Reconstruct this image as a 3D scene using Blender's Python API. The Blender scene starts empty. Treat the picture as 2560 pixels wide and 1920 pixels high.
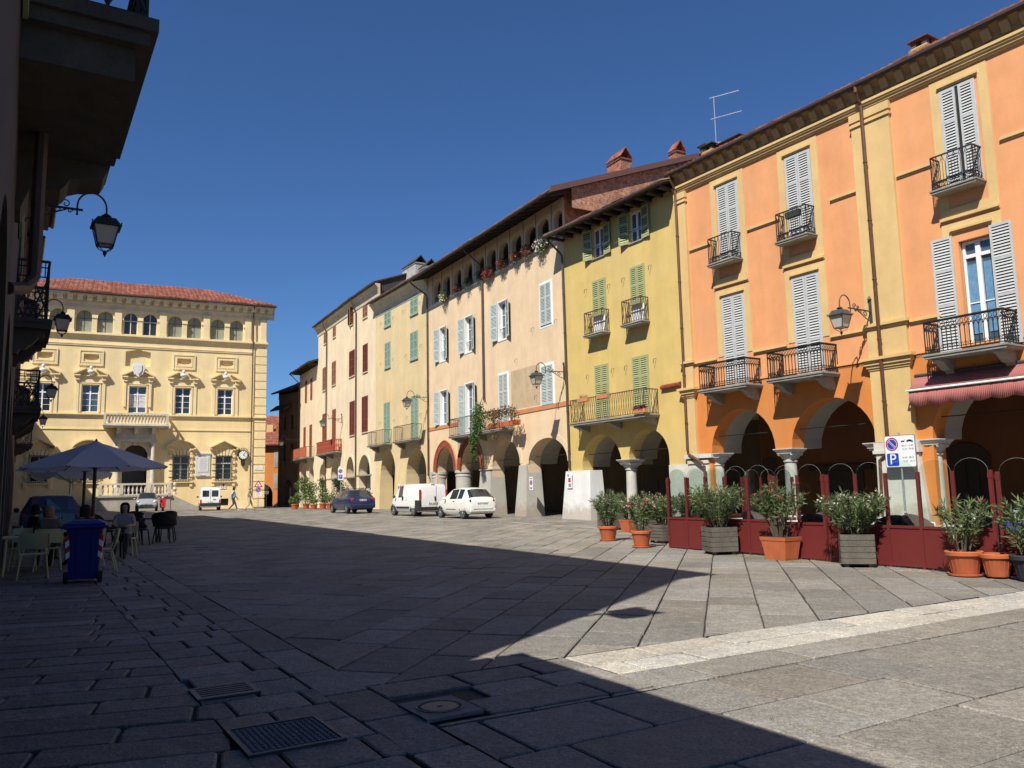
import bpy, bmesh, random
from math import *
from mathutils import Vector, Matrix
from mathutils.geometry import tessellate_polygon
random.seed(7)
sc = bpy.context.scene
col = sc.collection
# ---------------------------------------------------------------- camera
F = 2035.0; TH = radians(7.44); RO = radians(-1.17); EYE = 1.62
cd = bpy.data.cameras.new("camera"); cam = bpy.data.objects.new("camera", cd); col.objects.link(cam)
cd.sensor_width = 36.0; cd.lens = 36.0 * F / 2560.0; cd.clip_end = 2000; cd.clip_start = .05
_fw = Vector((0, cos(TH), sin(TH))); _up = Vector((0, -sin(TH), cos(TH))); _rt = Vector((1, 0, 0))
_r2 = _rt * cos(RO) + _up * sin(RO); _u2 = _up * cos(RO) - _rt * sin(RO)
m3 = Matrix((_r2, _u2, -_fw)).transposed()
cam.matrix_world = Matrix.Translation((0, 0, EYE)) @ m3.to_4x4()
sc.camera = cam
# ---------------------------------------------------------------- ground height
def gz(x, y):
    return -.0085 * x + .0065 * y - .0145 * max(0.0, y - 58) + .002 * max(0, -y)
AXP = Vector((.8545, .5195, 0)); AXS = Vector((-.5195, .8545, 0))     # across / along the street
def PS(p, s, z=None):
    v = AXP * p + AXS * s
    return Vector((v.x, v.y, gz(v.x, v.y) if z is None else z))
# ---------------------------------------------------------------- materials
MATS = {}
def M(name, col3, rough=.85, var=.10, scale=2.5, fine=.05, fscale=60, bump=0.0, bscale=50, metal=0.0, stain=0.0, spec=.4,
      tint=None, coat=0.0, trans=0.0, grime=0.0):
    if name in MATS: return MATS[name]
    m = bpy.data.materials.new(name); m.use_nodes = True; MATS[name] = m
    nt = m.node_tree; N = nt.nodes; L = nt.links; b = N["Principled BSDF"]
    b.inputs["Roughness"].default_value = rough; b.inputs["Metallic"].default_value = metal
    b.inputs["Specular IOR Level"].default_value = spec; b.inputs["Coat Weight"].default_value = coat
    c4 = (*col3, 1)
    b.inputs["Base Color"].default_value = c4
    if var == 0 and fine == 0 and bump == 0 and stain == 0: return m
    tc = N.new("ShaderNodeTexCoord"); vec = tc.outputs["Object"]
    cur = None
    def mul(fac_socket, lo, hi, prev, dark=None):
        r = N.new("ShaderNodeMapRange"); r.inputs[1].default_value = .3; r.inputs[2].default_value = .7
        r.inputs[3].default_value = lo; r.inputs[4].default_value = hi
        L.new(fac_socket, r.inputs[0])
        mx = N.new("ShaderNodeMix"); mx.data_type = 'RGBA'; mx.blend_type = 'MULTIPLY'; mx.inputs[0].default_value = 1
        if prev is None: mx.inputs[6].default_value = c4
        else: L.new(prev, mx.inputs[6])
        cb = N.new("ShaderNodeCombineColor"); 
        for i in range(3): L.new(r.outputs[0], cb.inputs[i])
        L.new(cb.outputs[0], mx.inputs[7]); return mx.outputs[2]
    if var:
        n = N.new("ShaderNodeTexNoise"); n.inputs["Scale"].default_value = scale; n.inputs["Detail"].default_value = 5
        n.inputs["Roughness"].default_value = .6
        L.new(vec, n.inputs["Vector"]); cur = mul(n.outputs["Fac"], 1 - var, 1 + var * .6, cur)
        if tint:
            n2 = N.new("ShaderNodeTexNoise"); n2.inputs["Scale"].default_value = scale * .35; n2.inputs["Detail"].default_value = 6
            L.new(vec, n2.inputs["Vector"])
            r = N.new("ShaderNodeMapRange"); r.inputs[1].default_value = .48; r.inputs[2].default_value = .68; L.new(n2.outputs["Fac"], r.inputs[0])
            mx = N.new("ShaderNodeMix"); mx.data_type = 'RGBA'; mx.inputs[7].default_value = (*tint, 1)
            ml = N.new("ShaderNodeMath"); ml.operation = 'MULTIPLY'; ml.inputs[1].default_value = .6; L.new(r.outputs[0], ml.inputs[0])
            L.new(ml.outputs[0], mx.inputs[0]); L.new(cur, mx.inputs[6]); cur = mx.outputs[2]
    if stain:
        mp = N.new("ShaderNodeMapping"); mp.inputs["Scale"].default_value = (.75, .75, .10); L.new(vec, mp.inputs["Vector"])
        n = N.new("ShaderNodeTexNoise"); n.inputs["Scale"].default_value = 1.3; n.inputs["Detail"].default_value = 7; n.inputs["Roughness"].default_value = .7
        L.new(mp.outputs[0], n.inputs["Vector"]); cur = mul(n.outputs["Fac"], 1 - stain, 1.03, cur)
    if grime:   # rising damp: a ragged dirty edge on the lowest metre of old plaster
        sp = N.new("ShaderNodeSeparateXYZ"); L.new(vec, sp.inputs[0])
        n = N.new("ShaderNodeTexNoise"); n.inputs["Scale"].default_value = 3.5; n.inputs["Detail"].default_value = 6; L.new(vec, n.inputs["Vector"])
        ad = N.new("ShaderNodeMath"); ad.operation = 'MULTIPLY_ADD'; ad.inputs[1].default_value = 1.1; L.new(n.outputs["Fac"], ad.inputs[0]); 
        ng = N.new("ShaderNodeMath"); ng.operation = 'MULTIPLY'; ng.inputs[1].default_value = -1; L.new(sp.outputs[2], ng.inputs[0]); L.new(ng.outputs[0], ad.inputs[2])
        r = N.new("ShaderNodeMapRange"); r.inputs[1].default_value = -.45; r.inputs[2].default_value = .0; r.inputs[3].default_value = 0; r.inputs[4].default_value = grime; L.new(ad.outputs[0], r.inputs[0])
        mx = N.new("ShaderNodeMix"); mx.data_type = 'RGBA'; mx.blend_type = 'MIX'; L.new(r.outputs[0], mx.inputs[0])
        L.new(cur, mx.inputs[6]); mx.inputs[7].default_value = (.30, .24, .17, 1); cur = mx.outputs[2]
    nf = None
    if fine or bump:
        nf = N.new("ShaderNodeTexNoise"); nf.inputs["Scale"].default_value = fscale; nf.inputs["Detail"].default_value = 4
        L.new(vec, nf.inputs["Vector"])
        if fine: cur = mul(nf.outputs["Fac"], 1 - fine, 1 + fine, cur)
    if cur is not None: L.new(cur, b.inputs["Base Color"])
    if bump:
        nb = N.new("ShaderNodeTexNoise"); nb.inputs["Scale"].default_value = bscale; nb.inputs["Detail"].default_value = 6
        L.new(vec, nb.inputs["Vector"])
        bp = N.new("ShaderNodeBump"); bp.inputs["Strength"].default_value = bump; bp.inputs["Distance"].default_value = .02
        L.new(nb.outputs["Fac"], bp.inputs["Height"]); L.new(bp.outputs[0], b.inputs["Normal"])
    return m
def stone_mat(name, c, dark=.7, wav=True):
    """granite slabs: every slab its own shade (from the 'slab' colour attribute), speckled"""
    m = bpy.data.materials.new(name); m.use_nodes = True; MATS[name] = m
    nt = m.node_tree; N = nt.nodes; L = nt.links; b = N["Principled BSDF"]; b.inputs["Roughness"].default_value = .72; b.inputs["Specular IOR Level"].default_value = .3
    tc = N.new("ShaderNodeTexCoord"); at = N.new("ShaderNodeAttribute"); at.attribute_name = "slab"
    mx = N.new("ShaderNodeMix"); mx.data_type = 'RGBA'; mx.blend_type = 'MULTIPLY'; mx.inputs[0].default_value = 1
    mx.inputs[6].default_value = (*c, 1); L.new(at.outputs["Color"], mx.inputs[7]); cur = mx.outputs[2]
    for sc_, lo, hi, de, ro in ((95, .62, 1.40, 3, .6), (34, .74, 1.24, 2, .5), (7, .82, 1.15, 5, .65), (.8, .84, 1.12, 5, .7)):
        n = N.new("ShaderNodeTexNoise"); n.inputs["Scale"].default_value = sc_; n.inputs["Detail"].default_value = de; n.inputs["Roughness"].default_value = ro
        L.new(tc.outputs["Object"], n.inputs["Vector"])
        r = N.new("ShaderNodeMapRange"); r.inputs[1].default_value = .3; r.inputs[2].default_value = .7; r.inputs[3].default_value = lo; r.inputs[4].default_value = hi
        L.new(n.outputs["Fac"], r.inputs[0]); cb = N.new("ShaderNodeCombineColor")
        for i in range(3): L.new(r.outputs[0], cb.inputs[i])
        mm = N.new("ShaderNodeMix"); mm.data_type = 'RGBA'; mm.blend_type = 'MULTIPLY'; mm.inputs[0].default_value = 1
        L.new(cur, mm.inputs[6]); L.new(cb.outputs[0], mm.inputs[7]); cur = mm.outputs[2]
    # dark oil and chewing-gum blots with a shape of their own
    v = N.new("ShaderNodeTexVoronoi"); v.inputs["Scale"].default_value = 2.4; L.new(tc.outputs["Object"], v.inputs["Vector"])
    r = N.new("ShaderNodeMapRange"); r.inputs[1].default_value = .03; r.inputs[2].default_value = .055; r.inputs[3].default_value = .6; r.inputs[4].default_value = 1
    L.new(v.outputs["Distance"], r.inputs[0]); cb = N.new("ShaderNodeCombineColor")
    for i in range(3): L.new(r.outputs[0], cb.inputs[i])
    mm = N.new("ShaderNodeMix"); mm.data_type = 'RGBA'; mm.blend_type = 'MULTIPLY'; mm.inputs[0].default_value = 1
    L.new(cur, mm.inputs[6]); L.new(cb.outputs[0], mm.inputs[7]); cur = mm.outputs[2]
    L.new(cur, b.inputs["Base Color"])
    n1 = N.new("ShaderNodeTexNoise"); n1.inputs["Scale"].default_value = 55; n1.inputs["Detail"].default_value = 6; L.new(tc.outputs["Object"], n1.inputs["Vector"])
    n2 = N.new("ShaderNodeTexNoise"); n2.inputs["Scale"].default_value = 6; n2.inputs["Detail"].default_value = 4; L.new(tc.outputs["Object"], n2.inputs["Vector"])
    ad = N.new("ShaderNodeMath"); ad.operation = 'MULTIPLY_ADD'; ad.inputs[1].default_value = 3; L.new(n2.outputs["Fac"], ad.inputs[0]); L.new(n1.outputs["Fac"], ad.inputs[2])
    bp = N.new("ShaderNodeBump"); bp.inputs["Strength"].default_value = .55; bp.inputs["Distance"].default_value = .012
    L.new(ad.outputs[0], bp.inputs["Height"]); L.new(bp.outputs[0], b.inputs["Normal"])
    return m
def brick_mat(name, c1, c2, mortar, bw=.24, bh=.07, rough=.9, bump=.6):
    m = bpy.data.materials.new(name); m.use_nodes = True; MATS[name] = m
    nt = m.node_tree; N = nt.nodes; L = nt.links; b = N["Principled BSDF"]; b.inputs["Roughness"].default_value = rough
    tc = N.new("ShaderNodeTexCoord"); sp = N.new("ShaderNodeSeparateXYZ"); L.new(tc.outputs["Object"], sp.inputs[0])
    ad = N.new("ShaderNodeMath"); L.new(sp.outputs[0], ad.inputs[0]); L.new(sp.outputs[1], ad.inputs[1])
    cx = N.new("ShaderNodeCombineXYZ"); L.new(ad.outputs[0], cx.inputs[0]); L.new(sp.outputs[2], cx.inputs[1])
    nz = N.new("ShaderNodeTexNoise"); nz.inputs["Scale"].default_value = 5; L.new(cx.outputs[0], nz.inputs["Vector"])
    mixv = N.new("ShaderNodeVectorMath"); mixv.operation = 'MULTIPLY_ADD'; mixv.inputs[1].default_value = (.03, .03, 0); L.new(nz.outputs["Color"], mixv.inputs[0]); L.new(cx.outputs[0], mixv.inputs[2])
    br = N.new("ShaderNodeTexBrick"); br.inputs["Scale"].default_value = 1; br.inputs["Brick Width"].default_value = bw; br.inputs["Row Height"].default_value = bh
    br.inputs["Mortar Size"].default_value = .008; br.inputs["Color1"].default_value = (*c1, 1); br.inputs["Color2"].default_value = (*c2, 1); br.inputs["Mortar"].default_value = (*mortar, 1)
    L.new(mixv.outputs[0], br.inputs["Vector"])
    n = N.new("ShaderNodeTexNoise"); n.inputs["Scale"].default_value = 4.5; n.inputs["Detail"].default_value = 6; n.inputs["Roughness"].default_value = .75; L.new(tc.outputs["Object"], n.inputs["Vector"])
    r = N.new("ShaderNodeMapRange"); r.inputs[1].default_value = .32; r.inputs[2].default_value = .66; r.inputs[3].default_value = .35; r.inputs[4].default_value = 1.25; L.new(n.outputs["Fac"], r.inputs[0]); cb = N.new("ShaderNodeCombineColor")
    for i in range(3): L.new(r.outputs[0], cb.inputs[i])
    mx = N.new("ShaderNodeMix"); mx.data_type = 'RGBA'; mx.blend_type = 'MULTIPLY'; mx.inputs[0].default_value = 1; L.new(br.outputs["Color"], mx.inputs[6]); L.new(cb.outputs[0], mx.inputs[7])
    L.new(mx.outputs[2], b.inputs["Base Color"])
    bp = N.new("ShaderNodeBump"); bp.inputs["Strength"].default_value = bump; bp.inputs["Distance"].default_value = .01; L.new(br.outputs["Fac"], bp.inputs["Height"]); bp.invert = True
    L.new(bp.outputs[0], b.inputs["Normal"]); return m
def leaf_mat(name, c, c2, tr=.25, rough=.5):
    m = bpy.data.materials.new(name); m.use_nodes = True; MATS[name] = m
    nt = m.node_tree; N = nt.nodes; L = nt.links; b = N["Principled BSDF"]; b.inputs["Roughness"].default_value = rough; b.inputs["Specular IOR Level"].default_value = .5
    at = N.new("ShaderNodeAttribute"); at.attribute_name = "slab"
    mx = N.new("ShaderNodeMix"); mx.data_type = 'RGBA'; mx.inputs[6].default_value = (*c, 1); mx.inputs[7].default_value = (*c2, 1)
    L.new(at.outputs["Fac"], mx.inputs[0]); L.new(mx.outputs[2], b.inputs["Base Color"])
    t = N.new("ShaderNodeBsdfTranslucent"); L.new(mx.outputs[2], t.inputs[0]); ms = N.new("ShaderNodeMixShader"); ms.inputs[0].default_value = tr
    L.new(b.outputs[0], ms.inputs[1]); L.new(t.outputs[0], ms.inputs[2]); L.new(ms.outputs[0], N["Material Output"].inputs[0]); return m
def clear_mat(name, tint=(.9, .95, .93), f=.12):
    m = bpy.data.materials.new(name); m.use_nodes = True; MATS[name] = m
    nt = m.node_tree; N = nt.nodes; L = nt.links; N.remove(N["Principled BSDF"])
    t = N.new("ShaderNodeBsdfTransparent"); t.inputs[0].default_value = (*tint, 1); g = N.new("ShaderNodeBsdfGlossy"); g.inputs["Roughness"].default_value = .02
    fr = N.new("ShaderNodeFresnel"); fr.inputs[0].default_value = 1.3; ms = N.new("ShaderNodeMixShader")
    L.new(fr.outputs[0], ms.inputs[0]); L.new(t.outputs[0], ms.inputs[1]); L.new(g.outputs[0], ms.inputs[2]); L.new(ms.outputs[0], N["Material Output"].inputs[0]); return m
# ---------------------------------------------------------------- mesh builder
class MB:
    def __init__(s): s.v = []; s.f = []; s.mi = []; s.m = 0; s.slab = None
    def face(s, pts, m=None):
        i = len(s.v); s.v += [tuple(p) for p in pts]; s.f.append(tuple(range(i, i + len(pts)))); s.mi.append(s.m if m is None else m)
    def raw(s, vs, fs, m=None):
        i = len(s.v); s.v += [tuple(p) for p in vs]
        for f in fs: s.f.append(tuple(i + k for k in f)); s.mi.append(s.m if m is None else m)
    def box(s, x0, x1, y0, y1, z0, z1, m=None, rot=None, at=None):
        if x0 > x1: x0, x1 = x1, x0
        if y0 > y1: y0, y1 = y1, y0
        if z0 > z1: z0, z1 = z1, z0
        vs = [Vector((x, y, z)) for z in (z0, z1) for y in (y0, y1) for x in (x0, x1)]
        if rot is not None:
            a = Vector(at) if at else Vector((0, 0, 0)); vs = [a + rot @ v for v in vs]
        s.raw(vs, [(0, 2, 3, 1), (4, 5, 7, 6), (0, 1, 5, 4), (2, 6, 7, 3), (0, 4, 6, 2), (1, 3, 7, 5)], m)
    def frustum(s, a, b, m=None):
        """two rings (lists of points, same length) joined, both capped"""
        n = len(a); s.raw(list(a) + list(b), [(i, (i + 1) % n, n + (i + 1) % n, n + i) for i in range(n)] + [tuple(range(n))[::-1], tuple(range(n, 2 * n))], m)
    def tube(s, pts, r, n=6, m=None, closed=False, r2=None):
        pts = [Vector(p) for p in pts]; k = len(pts); rings = []
        for i, p in enumerate(pts):
            a = pts[i - 1] if i else (pts[-1] if closed else pts[0]); b = pts[(i + 1) % k] if (i < k - 1 or closed) else pts[-1]
            d = (b - a); d = d.normalized() if d.length > 1e-9 else Vector((0, 0, 1))
            up = Vector((0, 0, 1)) if abs(d.z) < .95 else Vector((1, 0, 0))
            x = d.cross(up).normalized(); y = x.cross(d)
            rr = r if r2 is None else r + (r2 - r) * i / max(1, k - 1)
            rings.append([p + x * rr * cos(2 * pi * (j + .5) / n) + y * rr * sin(2 * pi * (j + .5) / n) for j in range(n)])
        vs = [q for g in rings for q in g]; fs = []
        for i in range(k if closed else k - 1):
            i2 = (i + 1) % k
            for j in range(n): fs.append((i * n + j, i * n + (j + 1) % n, i2 * n + (j + 1) % n, i2 * n + j))
        if not closed: fs += [tuple(range(n))[::-1], tuple(range((k - 1) * n, k * n))]
        s.raw(vs, fs, m)
    def bar(s, a, b, w=.02, m=None): s.tube([a, b], w * .6, 4, m)
    def lathe(s, prof, c=(0, 0, 0), n=14, m=None, axis='z', sx=1, sy=1):
        vs = []; fs = []; k = len(prof)
        for (r, z) in prof:
            for j in range(n):
                a = 2 * pi * j / n
                q = (r * cos(a) * sx, r * sin(a) * sy, z)
                if axis == 'y': q = (q[0], q[2], q[1])
                if axis == 'x': q = (q[2], q[0], q[1])
                vs.append((c[0] + q[0], c[1] + q[1], c[2] + q[2]))
        for i in range(k - 1):
            for j in range(n): fs.append((i * n + j, i * n + (j + 1) % n, (i + 1) * n + (j + 1) % n, (i + 1) * n + j))
        fs += [tuple(range(n))[::-1], tuple(range((k - 1) * n, k * n))]
        s.raw(vs, fs, m)
    def prism(s, poly, y0, y1, m=None, plane='xz'):
        """polygon (2-D, in plane) extruded between y0 and y1"""
        def P(a, b, y): return (a, y, b) if plane == 'xz' else ((y, a, b) if plane == 'yz' else (a, b, y))
        n = len(poly); tri = tessellate_polygon([[Vector((a, b, 0)) for a, b in poly]])
        vs = [P(a, b, y0) for a, b in poly] + [P(a, b, y1) for a, b in poly]
        fs = [t for t in tri] + [tuple(n + i for i in t) for t in tri] + [(i, (i + 1) % n, n + (i + 1) % n, n + i) for i in range(n)]
        s.raw(vs, fs, m)
    def strip(s, loop, y0, y1, m=None, closed=True):
        n = len(loop); k = n if closed else n - 1
        for i in range(k):
            a, b = loop[i], loop[(i + 1) % n]; s.face([(a[0], y0, a[1]), (b[0], y0, b[1]), (b[0], y1, b[1]), (a[0], y1, a[1])], m)
    def build(s, name, mats, parent=None, loc=None, smooth=False, rot=None, weld=False, attr=None):
        me = bpy.data.meshes.new(name); me.from_pydata(s.v, [], s.f); me.update()
        if not isinstance(mats, (list, tuple)): mats = [mats]
        for m in mats: me.materials.append(m)
        if len(mats) > 1: me.polygons.foreach_set("material_index", s.mi)
        if attr is not None:
            ca = me.color_attributes.new("slab", 'FLOAT_COLOR', 'CORNER')
            buf = []
            for p, c in zip(me.polygons, attr): buf += list(c) * p.loop_total
            ca.data.foreach_set("color", buf)
        bm = bmesh.new(); bm.from_mesh(me)
        if weld: bmesh.ops.remove_doubles(bm, verts=bm.verts, dist=1e-4)
        bmesh.ops.recalc_face_normals(bm, faces=bm.faces); bm.to_mesh(me); bm.free()
        if smooth:
            me.polygons.foreach_set("use_smooth", [True] * len(me.polygons))
            try: me.set_sharp_from_angle(angle=radians(smooth if smooth is not True else 40))
            except Exception: pass
        me.update()
        return inst(me, name, parent, loc, rot)
def inst(me, name, parent=None, loc=None, rot=None):
    o = bpy.data.objects.new(name, me); col.objects.link(o)
    if parent: o.parent = parent
    if loc: o.location = loc
    if rot is not None: o.rotation_euler = (0, 0, rot) if isinstance(rot, (int, float)) else rot
    return o
def tag(o, label=None, cat=None, group=None, kind=None):
    if label: o["label"] = label
    if cat: o["category"] = cat
    if group: o["group"] = group
    if kind: o["kind"] = kind
    return o
def thing(name, label, cat, loc=(0, 0, 0), rz=0, group=None):
    o = bpy.data.objects.new(name, None); col.objects.link(o); o.empty_display_size = .2
    o.location = loc; o.rotation_euler = (0, 0, rz); return tag(o, label, cat, group)
def copy_thing(root, loc, rz, label, name=None):
    def cp(o, par):
        c = o.copy(); col.objects.link(c)
        if par: c.parent = par
        for k in list(o.children): cp(k, c)
        return c
    c = cp(root, None); c.location = loc; c.rotation_euler = (0, 0, rz); c["label"] = label; return c
TEXTC = {}
def text(body, size, mat, parent, loc, rot, align='CENTER', name='lettering', thick=.002):
    cu = bpy.data.curves.new(name, 'FONT'); cu.body = body; cu.size = size; cu.align_x = align; cu.align_y = 'CENTER'; cu.extrude = thick
    o = bpy.data.objects.new(name, cu); col.objects.link(o); bpy.context.view_layer.update()
    me = bpy.data.meshes.new_from_object(o.evaluated_get(bpy.context.evaluated_depsgraph_get())); bpy.data.objects.remove(o); bpy.data.curves.remove(cu)
    me.materials.clear(); me.materials.append(mat); me.name = name
    return inst(me, name, parent, loc, rot)
# ---------------------------------------------------------------- palette
def lin(r, g, b): 
    f = lambda c: ((c / 255 + .055) / 1.055) ** 2.4 if c > 10 else c / 255 / 12.92
    return (f(r), f(g), f(b))
ORANGE = M("orange_plaster", (.72, .325, .14), var=.10, scale=1.1, tint=(.68, .34, .16), stain=.13, bump=.10, fine=.03, fscale=25)
ORANGE2 = M("deep_orange_plaster", (.62, .215, .05), var=.10, scale=1.3, tint=(.52, .22, .07), stain=.13, bump=.12, fine=.03, fscale=25, grime=.3)
CREAMTRIM = M("cream_trim", (.66, .46, .20), var=.08, scale=1.5, stain=.16, bump=.06)
YELLOW = M("yellow_plaster", (.62, .455, .155), var=.10, scale=1.0, tint=(.58, .44, .19), stain=.13, bump=.08, fine=.03, fscale=20)
PEACH = M("peach_plaster", (.73, .55, .35), var=.10, scale=1.0, stain=.13, bump=.07, fine=.03, fscale=20)
PALEY = M("pale_yellow_plaster", (.66, .52, .29), var=.10, scale=.9, tint=(.64, .47, .23), stain=.13, bump=.08, fine=.03, fscale=20)
PALE = M("pale_cream_plaster", (.76, .62, .41), var=.10, scale=.8, tint=(.66, .56, .41), stain=.13, bump=.08, fine=.04, fscale=14)
PALAZZO = M("palazzo_plaster", (.82, .645, .345), var=.10, scale=.8, tint=(.77, .58, .29), stain=.13, bump=.07, fine=.03, fscale=14)
PTRIM = M("palazzo_trim", (.82, .66, .37), var=.08, scale=1.0, stain=.14, bump=.05)
PSOFF = M("palazzo_soffit", (.58, .50, .35), var=.15, scale=1.5, stain=.1)
PIERW = M("grey_white_render", (.58, .565, .50), var=.10, scale=1.6, stain=.15, bump=.10, fine=.04, fscale=15, grime=.75)
PIERG = M("grey_render", (.44, .425, .375), var=.10, scale=1.6, stain=.15, bump=.10, fine=.04, fscale=15, grime=.7)
PIERWH = M("white_pier_render", (.66, .67, .66), var=.08, scale=1.6, stain=.14, bump=.10, fine=.04, fscale=15, grime=.6)
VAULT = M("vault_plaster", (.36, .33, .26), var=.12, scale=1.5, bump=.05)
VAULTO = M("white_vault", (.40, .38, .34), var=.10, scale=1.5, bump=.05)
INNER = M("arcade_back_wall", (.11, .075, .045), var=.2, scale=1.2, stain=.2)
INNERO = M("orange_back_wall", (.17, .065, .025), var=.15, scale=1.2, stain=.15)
BROWNBAND = M("terracotta_band", (.52, .22, .10), var=.1, scale=2)
SOFFO = M("ochre_soffit", (.44, .28, .13), var=.12, scale=2, stain=.2)
WHITE = M("white_paint", (.78, .78, .75), var=.06, scale=4, rough=.5)
WSHUT = M("white_shutter_paint", (.47, .48, .47), var=.10, scale=5, rough=.55)
BSHUT = M("grey_blue_shutter_paint", (.46, .515, .50), var=.07, scale=5, rough=.6)
GSHUT = M("pale_green_shutter_paint", (.33, .355, .17), var=.10, scale=5, rough=.6)
TSHUT = M("sea_green_shutter_paint", (.26, .365, .28), var=.12, scale=5, rough=.6)
RSHUT = M("wine_red_shutter_paint", (.15, .032, .025), var=.15, scale=5, rough=.6)
NSHUT = M("brown_shutter_paint", (.28, .13, .085), var=.15, scale=5, rough=.65)
OSHUT = M("rust_red_shutter_paint", (.27, .07, .035), var=.15, scale=5, rough=.6)
DARK = M("recess_shade", (.02, .018, .015), var=0, fine=0, rough=.9)  # near-black stands in for shade inside openings and between slats
DOORM = M("dark_wood_door", (.045, .03, .02), var=.2, scale=4, rough=.6)
IRON = M("wrought_iron", (.022, .021, .02), var=.2, scale=9, rough=.55, spec=.4)
LAMPIRON = M("grey_lamp_iron", (.055, .06, .058), var=.2, scale=9, rough=.5, spec=.4)
RUSTIRON = M("brown_iron", (.10, .07, .045), var=.2, scale=9, rough=.6)
COPPER = M("copper_pipe", (.15, .075, .045), var=.2, scale=3, rough=.45, metal=.3)
BPIPE = M("brown_pipe", (.085, .055, .04), var=.15, scale=3, rough=.5)
GUTTER = M("gutter_metal", (.05, .032, .026), var=.15, scale=3, rough=.5)
WOOD = M("eave_wood", (.06, .04, .028), var=.25, scale=6, rough=.85)
STONE = M("grey_balcony_stone", (.30, .285, .245), var=.16, scale=4, stain=.25, bump=.15, fine=.08, fscale=60)
COLSTONE = M("column_stone", (.50, .49, .45), var=.12, scale=3, stain=.15, bump=.15, fine=.06, fscale=60)
MARBLE = M("pale_marble", (.66, .60, .48), var=.16, scale=3, stain=.25, bump=.08)
GLASS = M("window_glass", (.025, .03, .035), rough=.06, var=0, fine=0, spec=.8)
GLASSB = M("blue_window_glass", (.06, .09, .13), rough=.05, var=0, fine=0, spec=.9)
CURT = M("blue_curtain", (.12, .26, .42), var=.2, scale=6)
CURTW = M("white_curtain", (.55, .55, .55), var=.2, scale=6)
TILE = M("terracotta_tiles", (.235, .07, .042), var=.5, scale=4.2, tint=(.40, .21, .14), fine=.35, fscale=9, rough=.85)
TILED = M("weathered_tiles", (.20, .10, .065), var=.4, scale=4.2, tint=(.28, .2, .15), fine=.2, fscale=14, rough=.9)
MORTARW = M("old_mortar", (.55, .52, .47), var=.2, scale=6, bump=.3, bscale=20)
GREYROCK = M("rough_grey_render", (.40, .39, .37), var=.22, scale=3.5, bump=.6, bscale=9, fine=.1, fscale=10)
BRICK = brick_mat("old_brick", (.30, .085, .045), (.40, .14, .075), (.34, .28, .21), bh=.085)
BRICKO = brick_mat("pale_old_brick", (.40, .16, .085), (.52, .25, .14), (.44, .36, .27), bw=.3, bh=.12)
TERRA = M("terracotta_ornament", (.27, .062, .03), var=.55, scale=9, bump=.9, bscale=14, fine=.5, fscale=16)
SLATE = M("dark_roof_slab", (.05, .045, .042), var=.3, scale=3, rough=.9)
BROWNSHEET = M("brown_metal_sheet", (.14, .075, .06), var=.08, scale=2, rough=.45)
# ---------------------------------------------------------------- facades
class Fac:
    def __init__(s, name, label, cat, o, az):
        a = radians(az); s.o = Vector((o[0], o[1], 0)); s.u = Vector((sin(a), cos(a), 0)); s.n = Vector((-s.u.y, s.u.x, 0)); s.rz = atan2(s.u.y, s.u.x)
        s.root = thing(name, label, cat, (o[0], o[1], 0), s.rz)
    def W(s, u, n, z): return s.o + s.u * u + s.n * n + Vector((0, 0, z))
def arc(uL, uR, zs, zt, kind='r', n=16):
    c = (uL + uR) / 2; a = (uR - uL) / 2; h = zt - zs; out = []
    for i in range(n + 1):
        t = i / n
        if kind == 'g':
            R = (a * a + h * h) / (2 * a); x = -a * cos(pi * t); z = sqrt(max(0, R * R - (abs(x) + R - a) ** 2)); out.append((c + x, zs + z))
        elif kind == 's':
            R = (a * a + h * h) / (2 * h); th = asin(min(1, a / R)); an = -th + 2 * th * t; out.append((c + R * sin(an), zs + R * cos(an) - (R - h)))
        else: out.append((c - a * cos(pi * t), zs + h * sin(pi * t)))
    return out
def rect(u0, u1, z0, z1): return [(u0, z0), (u1, z0), (u1, z1), (u0, z1)]
def archhole(u0, u1, z0, zs, zt, kind='r'): return [(u0, z0)] + arc(u0, u1, zs, zt, kind) + [(u1, z0)]
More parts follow.
